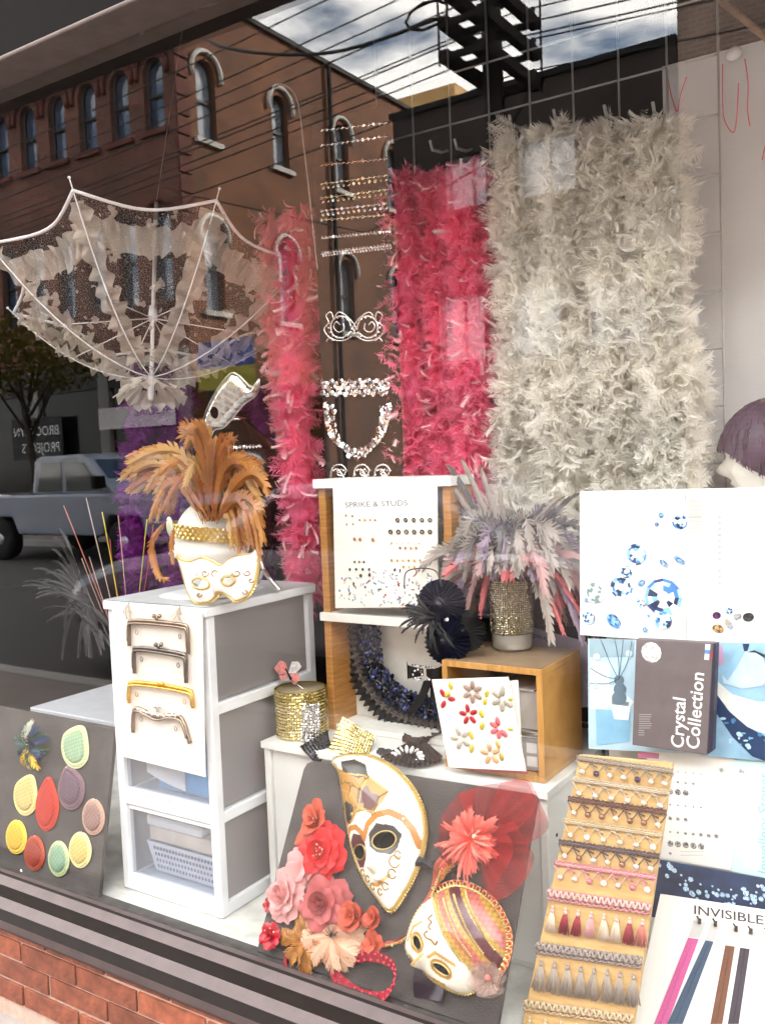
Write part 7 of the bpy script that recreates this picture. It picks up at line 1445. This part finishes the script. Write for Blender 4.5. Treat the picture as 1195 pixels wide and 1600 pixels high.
for i, (tx0, tx1, ty, bx0, bx1, col) in enumerate(((503, 545, 1252, 365, 418, (.62, .16, .38)), (572, 605, 1262, 418, 480, (.08, .14, .22)), (652, 690, 1282, 592, 640, (.24, .11, .06)), (712, 750, 1292, 662, 706, (.09, .07, .10)), (782, 815, 1300, 735, 780, (.72, .66, .66)), (850, 885, 1310, 820, 860, (.5, .35, .4)))):
    zt_h = thing('zip', ('pink', 'slate blue', 'brown', 'charcoal', 'pale pink', 'rose')[i]+' zip tape fixed on the white zip card', 'zip', F6_.p(*Z5((tx0+tx1)/2, ty))); P_ = [F6_.xy(*Z5(*p)) for p in ((tx0, ty), (tx1, ty+6), (bx1, 1600), (bx0, 1600))]
    m1 = MB(); F6_.poly(m1, P_, .0006, .002); part('tape', m1, mat('zip_%d' % i, col, .8, var=.12, scale=300), zt_h, smooth=False)
    c_ = [( (P_[0][j]+P_[1][j])/2, (P_[3][j]+P_[2][j])/2) for j in (0, 1)]; part('coil', MB().tube([F6_.at(c_[0][0]+(c_[0][1]-c_[0][0])*t/20, c_[1][0]+(c_[1][1]-c_[1][0])*t/20, .0022) for t in range(21)], [.0011, .0007]*10+[.0011], 5), mat('zip_%d' % i, col), zt_h)
    m1 = MB(); F6_.poly(m1, [F6_.xy(*Z5(*p)) for p in ((tx0+2, ty-4), (tx1+2, ty+2), (tx1+28, ty-62), (tx0+22, ty-70))], .0006, .0016); part('paper_tag', m1, mat('grey_tag', (.62, .62, .62), .7), zt_h, smooth=False)
    part('slider', MB().obox(F6_.p(*Z5((tx0+tx1)/2+24, ty-66), .004), F6_.u*.003, F6_.v*.0055, F6_.n*.0025), M_nk, zt_h, smooth=False, bevel=.001); part('pull', MB().tube([F6_.p(*Z5((tx0+tx1)/2+24, ty-70), .006), F6_.p(*Z5((tx0+tx1)/2+12, ty-88), .008)], .0018, 6), M_nk, zt_h)
# trims board
F7 = Fr(atz(815, 1600, .302), (1, .0, 0), (0, .135, .53))
tb = thing('trim_board', 'honey coloured board wrapped in rows of beaded and tasselled trims', 'display board', F7.o)
L0, L1 = (65, 512), (-168, 1600); R0, R1 = (440, 546), (268, 1600)
bq = [F7.xy(*Z5(*p)) for p in (L0, R0, R1, L1)]; bq = [bq[0], bq[1], (bq[2][0], .0), (bq[3][0], .0)]
m1 = MB(); F7.poly(m1, bq, -.014, 0); part('board', m1, wood('pale_plywood', (.58, .40, .19), (.70, .52, .28), .5, (4, 4, 20)), tb, smooth=False, bevel=.002)
def lx(y): return L0[0]+(L1[0]-L0[0])*(y-L0[1])/(L1[1]-L0[1])
def rx_(y): return R0[0]+(R1[0]-R0[0])*(y-R0[1])/(R1[1]-R0[1])
def sph(name, m): q = MB().ball((0,0,0), 1, 10, 6).mesh(name); q.materials.append(m); return q
PRL = sph('bead', mat('champagne_pearl', (.72, .62, .48), .22, metal=.5, var=.05)); BRN = sph('bead', mat('bronze_bead', (.26, .13, .08), .25, metal=.5)); SLV = sph('bead', mat('silver_pearl', (.72, .70, .68), .2, metal=.6)); AUB = sph('bead', mat('aubergine_bead', (.06, .035, .07), .25, metal=.4)); CRM = sph('bead', mat('cream_pearl', (.80, .76, .66), .25, metal=.2)); ROS = sph('bead', mat('rose_bead', (.55, .16, .2), .25, metal=.3))
def braidrow(root, yl, w, m, m2, style=0):
    xl, xr = lx(yl)-8, rx_(yl+50)+6; dyr = 55*(xr-xl)/380; n = 60
    P_ = [F7.p(*Z5(xl+(xr-xl)*t/n, yl+dyr*t/n), .004) for t in range(n+1)]
    for s in (-1, 0, 1) if style == 0 else (-1, 1): part('cord', MB().tube([p+F7.v*(s*w*.33)+F7.v*(.0012*sin(i*2.1+s)) for i, p in enumerate(P_)], [w*.22*(1.25 if i % 2 else .8) for i in range(n+1)], 6), m if s else m2, root)
    if style: part('wave', MB().tube([P_[0].lerp(P_[-1], t/120)+F7.v*(w*.42*sin(t*.9))+F7.n*.003 for t in range(121)], w*.17, 5), m2, root); part('scallop', MB().tube([P_[0].lerp(P_[-1], t/120)-F7.v*(w*.62+w*.3*abs(sin(t*.45)))+F7.n*.002 for t in range(121)], w*.16, 5), m, root)
    return xl, xr, dyr
rows = [(525, (.32, .26, .20), (.40, .34, .27), [PRL, AUB, PRL, PRL, AUB, PRL, PRL], 'taupe', 'topmost taupe beaded trim round the honey board'), (612, (.50, .42, .32), (.55, .48, .38), [PRL, SLV, PRL, SLV, PRL, SLV], 'beige', 'beige beaded trim with pearl and silver drops, second from the top'), (690, (.17, .085, .06), (.22, .12, .09), [PRL, BRN, BRN, PRL, BRN, BRN, PRL], 'brown', 'brown beaded trim round the honey board'), (780, (.50, .41, .28), (.56, .48, .36), [PRL, CRM, PRL, PRL, PRL, CRM], 'sand', 'sand beaded trim below the brown one'), (865, (.13, .09, .09), (.2, .15, .15), [PRL, BRN, SLV, PRL, BRN, SLV, PRL], 'dark', 'dark plum-brown beaded trim round the honey board'), (950, (.55, .25, .28), (.62, .40, .40), [PRL, PRL, ROS, CRM, PRL, ROS, CRM], 'rose', 'rose pink beaded trim above the tassels')]
for y_, c_a, c_b, beads, nm, lab in rows:
    t = thing('beaded_trim', lab, 'trim', F7.p(*Z5(220, y_+30)), 'trims on the honey board'); ma, mb2 = mat('braid_'+nm, c_a, .8, bump=.5, bscale=400), mat('braid_light_'+nm, c_b, .8)
    xl, xr, dyr = braidrow(t, y_, .0095, ma, mb2); nB = len(beads)
    for k in range(nB):
        f = (k+.5)/nB; bx, by = xl+(xr-xl)*f, y_+dyr*f+50; pb = F7.p(*Z5(bx-6, by+4), .006); inst('bead', beads[k], t, mat4(pb, F7.u, F7.v, F7.n, .0062))
        for s in (-1, 1): tp = F7.p(*Z5(bx+s*30, by-42+s*4), .004); part('strand', MB().tube(bez(tp, tp.lerp(pb, .5)-F7.v*.004, pb, 6), .0013, 5), mb2, t)
        xm = xl+(xr-xl)*(k+1)/nB
        if k < nB-1: part('strand', MB().tube([F7.p(*Z5(bx+26, by-30), .005), F7.p(*Z5(xm+26, by-14), .005)], .0016, 5), ma, t)
def tassel(root, px, py, ln_, m, cap, sd):
    rng = random.Random(sd); top = F7.p(*Z5(px, py), .006); d = -F7.v; part('tassel_head', MB().ball(top, .0032, 8, 5).ball(top-F7.v*.006, .0042, 8, 5), cap, root); mb = MB()
    for k in range(44):
        a = rng.uniform(0, 6.283); r = rng.uniform(0, 1); e = top-F7.v*(ln_*rng.uniform(.9, 1.05))+F7.u*(cos(a)*r*ln_*.30)+F7.n*(abs(sin(a))*r*.006); mb.tube([top-F7.v*.008+F7.u*(.0025*cos(a)), top.lerp(e, .5)+F7.u*(cos(a)*r*.0015), e], [.0009, .0012, .0009], 4)
    part('tassel', mb, m, root)
TS = {'c': mat('crimson_tassel', (.36, .03, .06), .6, var=.1), 'p': mat('pink_tassel', (.66, .40, .40), .6), 'i': mat('ivory_tassel', (.68, .58, .48), .6), 'g': mat('grey_beige_tassel', (.42, .36, .31), .6), 'r': mat('salmon_tassel', (.58, .24, .2), .6), 's': mat('straw_tassel', (.60, .48, .32), .6)}
for y_, c_a, c_b, seq, nm, lab, ln_ in ((1070, (.55, .28, .30), (.66, .50, .46), 'iccpiicr', 'pinkwave', 'pink wavy trim with crimson, pink and ivory tassels', .045), (1285, (.30, .25, .24), (.42, .37, .34), 'gggggggg', 'greywave', 'grey-beige tasselled trim below the pink one', .055), (1515, (.50, .38, .24), (.60, .50, .36), 'sssssss', 'sandwave', 'straw tasselled trim at the foot of the honey board', .04)):
    t = thing('tassel_trim', lab, 'trim', F7.p(*Z5(150, y_+40)), 'trims on the honey board'); ma, mb2 = mat('braid_'+nm, c_a, .8, bump=.5), mat('braid_light_'+nm, c_b, .8); xl, xr, dyr = braidrow(t, y_, .014, ma, mb2, 1)
    for k, ch in enumerate(seq):
        f = (k+.35)/len(seq); tassel(t, xl+(xr-xl)*f, y_+dyr*f+58, ln_, TS[ch], mb2, k*7+y_)
# second head with purple hair
hc = aty(1210, 714, .62)
h2_ = thing('mannequin_head', 'white mannequin head in profile with a short purple wig', 'mannequin head', (hc.x, .62, 1.301)); f2_ = V((-1, -.12, -.02)); part('head', head_mb(hc, f2_, (.0, 0, 1), .98), M_foam, h2_); part('neck', MB().lathe((hc.x+.02, .62, 1.301), [(.06, 0), (.055, .03), (.052, hc.z-1.301-.04)], 20), M_foam, h2_)
M_hair = mat('purple_wig', (.13, .075, .13), .45, var=.35, scale=18, tip=(.42, .34, .24))
def hair(u, v):
    az = (u-.5)*6.283; front = cos(az); lo = -.10-.55*(.5-.5*front)+.16*max(0, front)**2*1.6+.10*sin(az*2)**2; el = lo+(pi/2-lo)*v; d = V((cos(el)*cos(az)*.118, cos(el)*sin(az)*.092, sin(el)*.126+.003)); fl = V(f2_).normalized(); lf_ = V((0,0,1)).cross(fl); return hc+(fl*d.x+lf_*d.y+V((0,0,1))*d.z)*(1+.012*sin(az*37)*(1-v))
wg = thing('wig', 'short purple wig with a blond crown on the right-hand mannequin head', 'wig', hc+V((0, 0, .1))); mb = MB().grid(hair, 72, 16, cu=True); mb.t = [max(0, min(1, (v/16-.72)*5)) for v in range(17) for u in range(72)]; part('hair_cap', mb, M_hair, wg)
rng = random.Random(2); st_ = MB()
for k in range(420):
    u = rng.random(); v0 = rng.uniform(.1, .9); st_.tube([hair(u, v0)*1.0, hair(u, max(0, v0-.18)), hair((u+rng.uniform(-.01, .01)) % 1, max(0, v0-.4))+V((0, 0, -.006))], [.001, .0016, .0005], 4)
st_.t = [.0]*len(st_.v); part('strands', st_, M_hair, wg, kind='stuff')
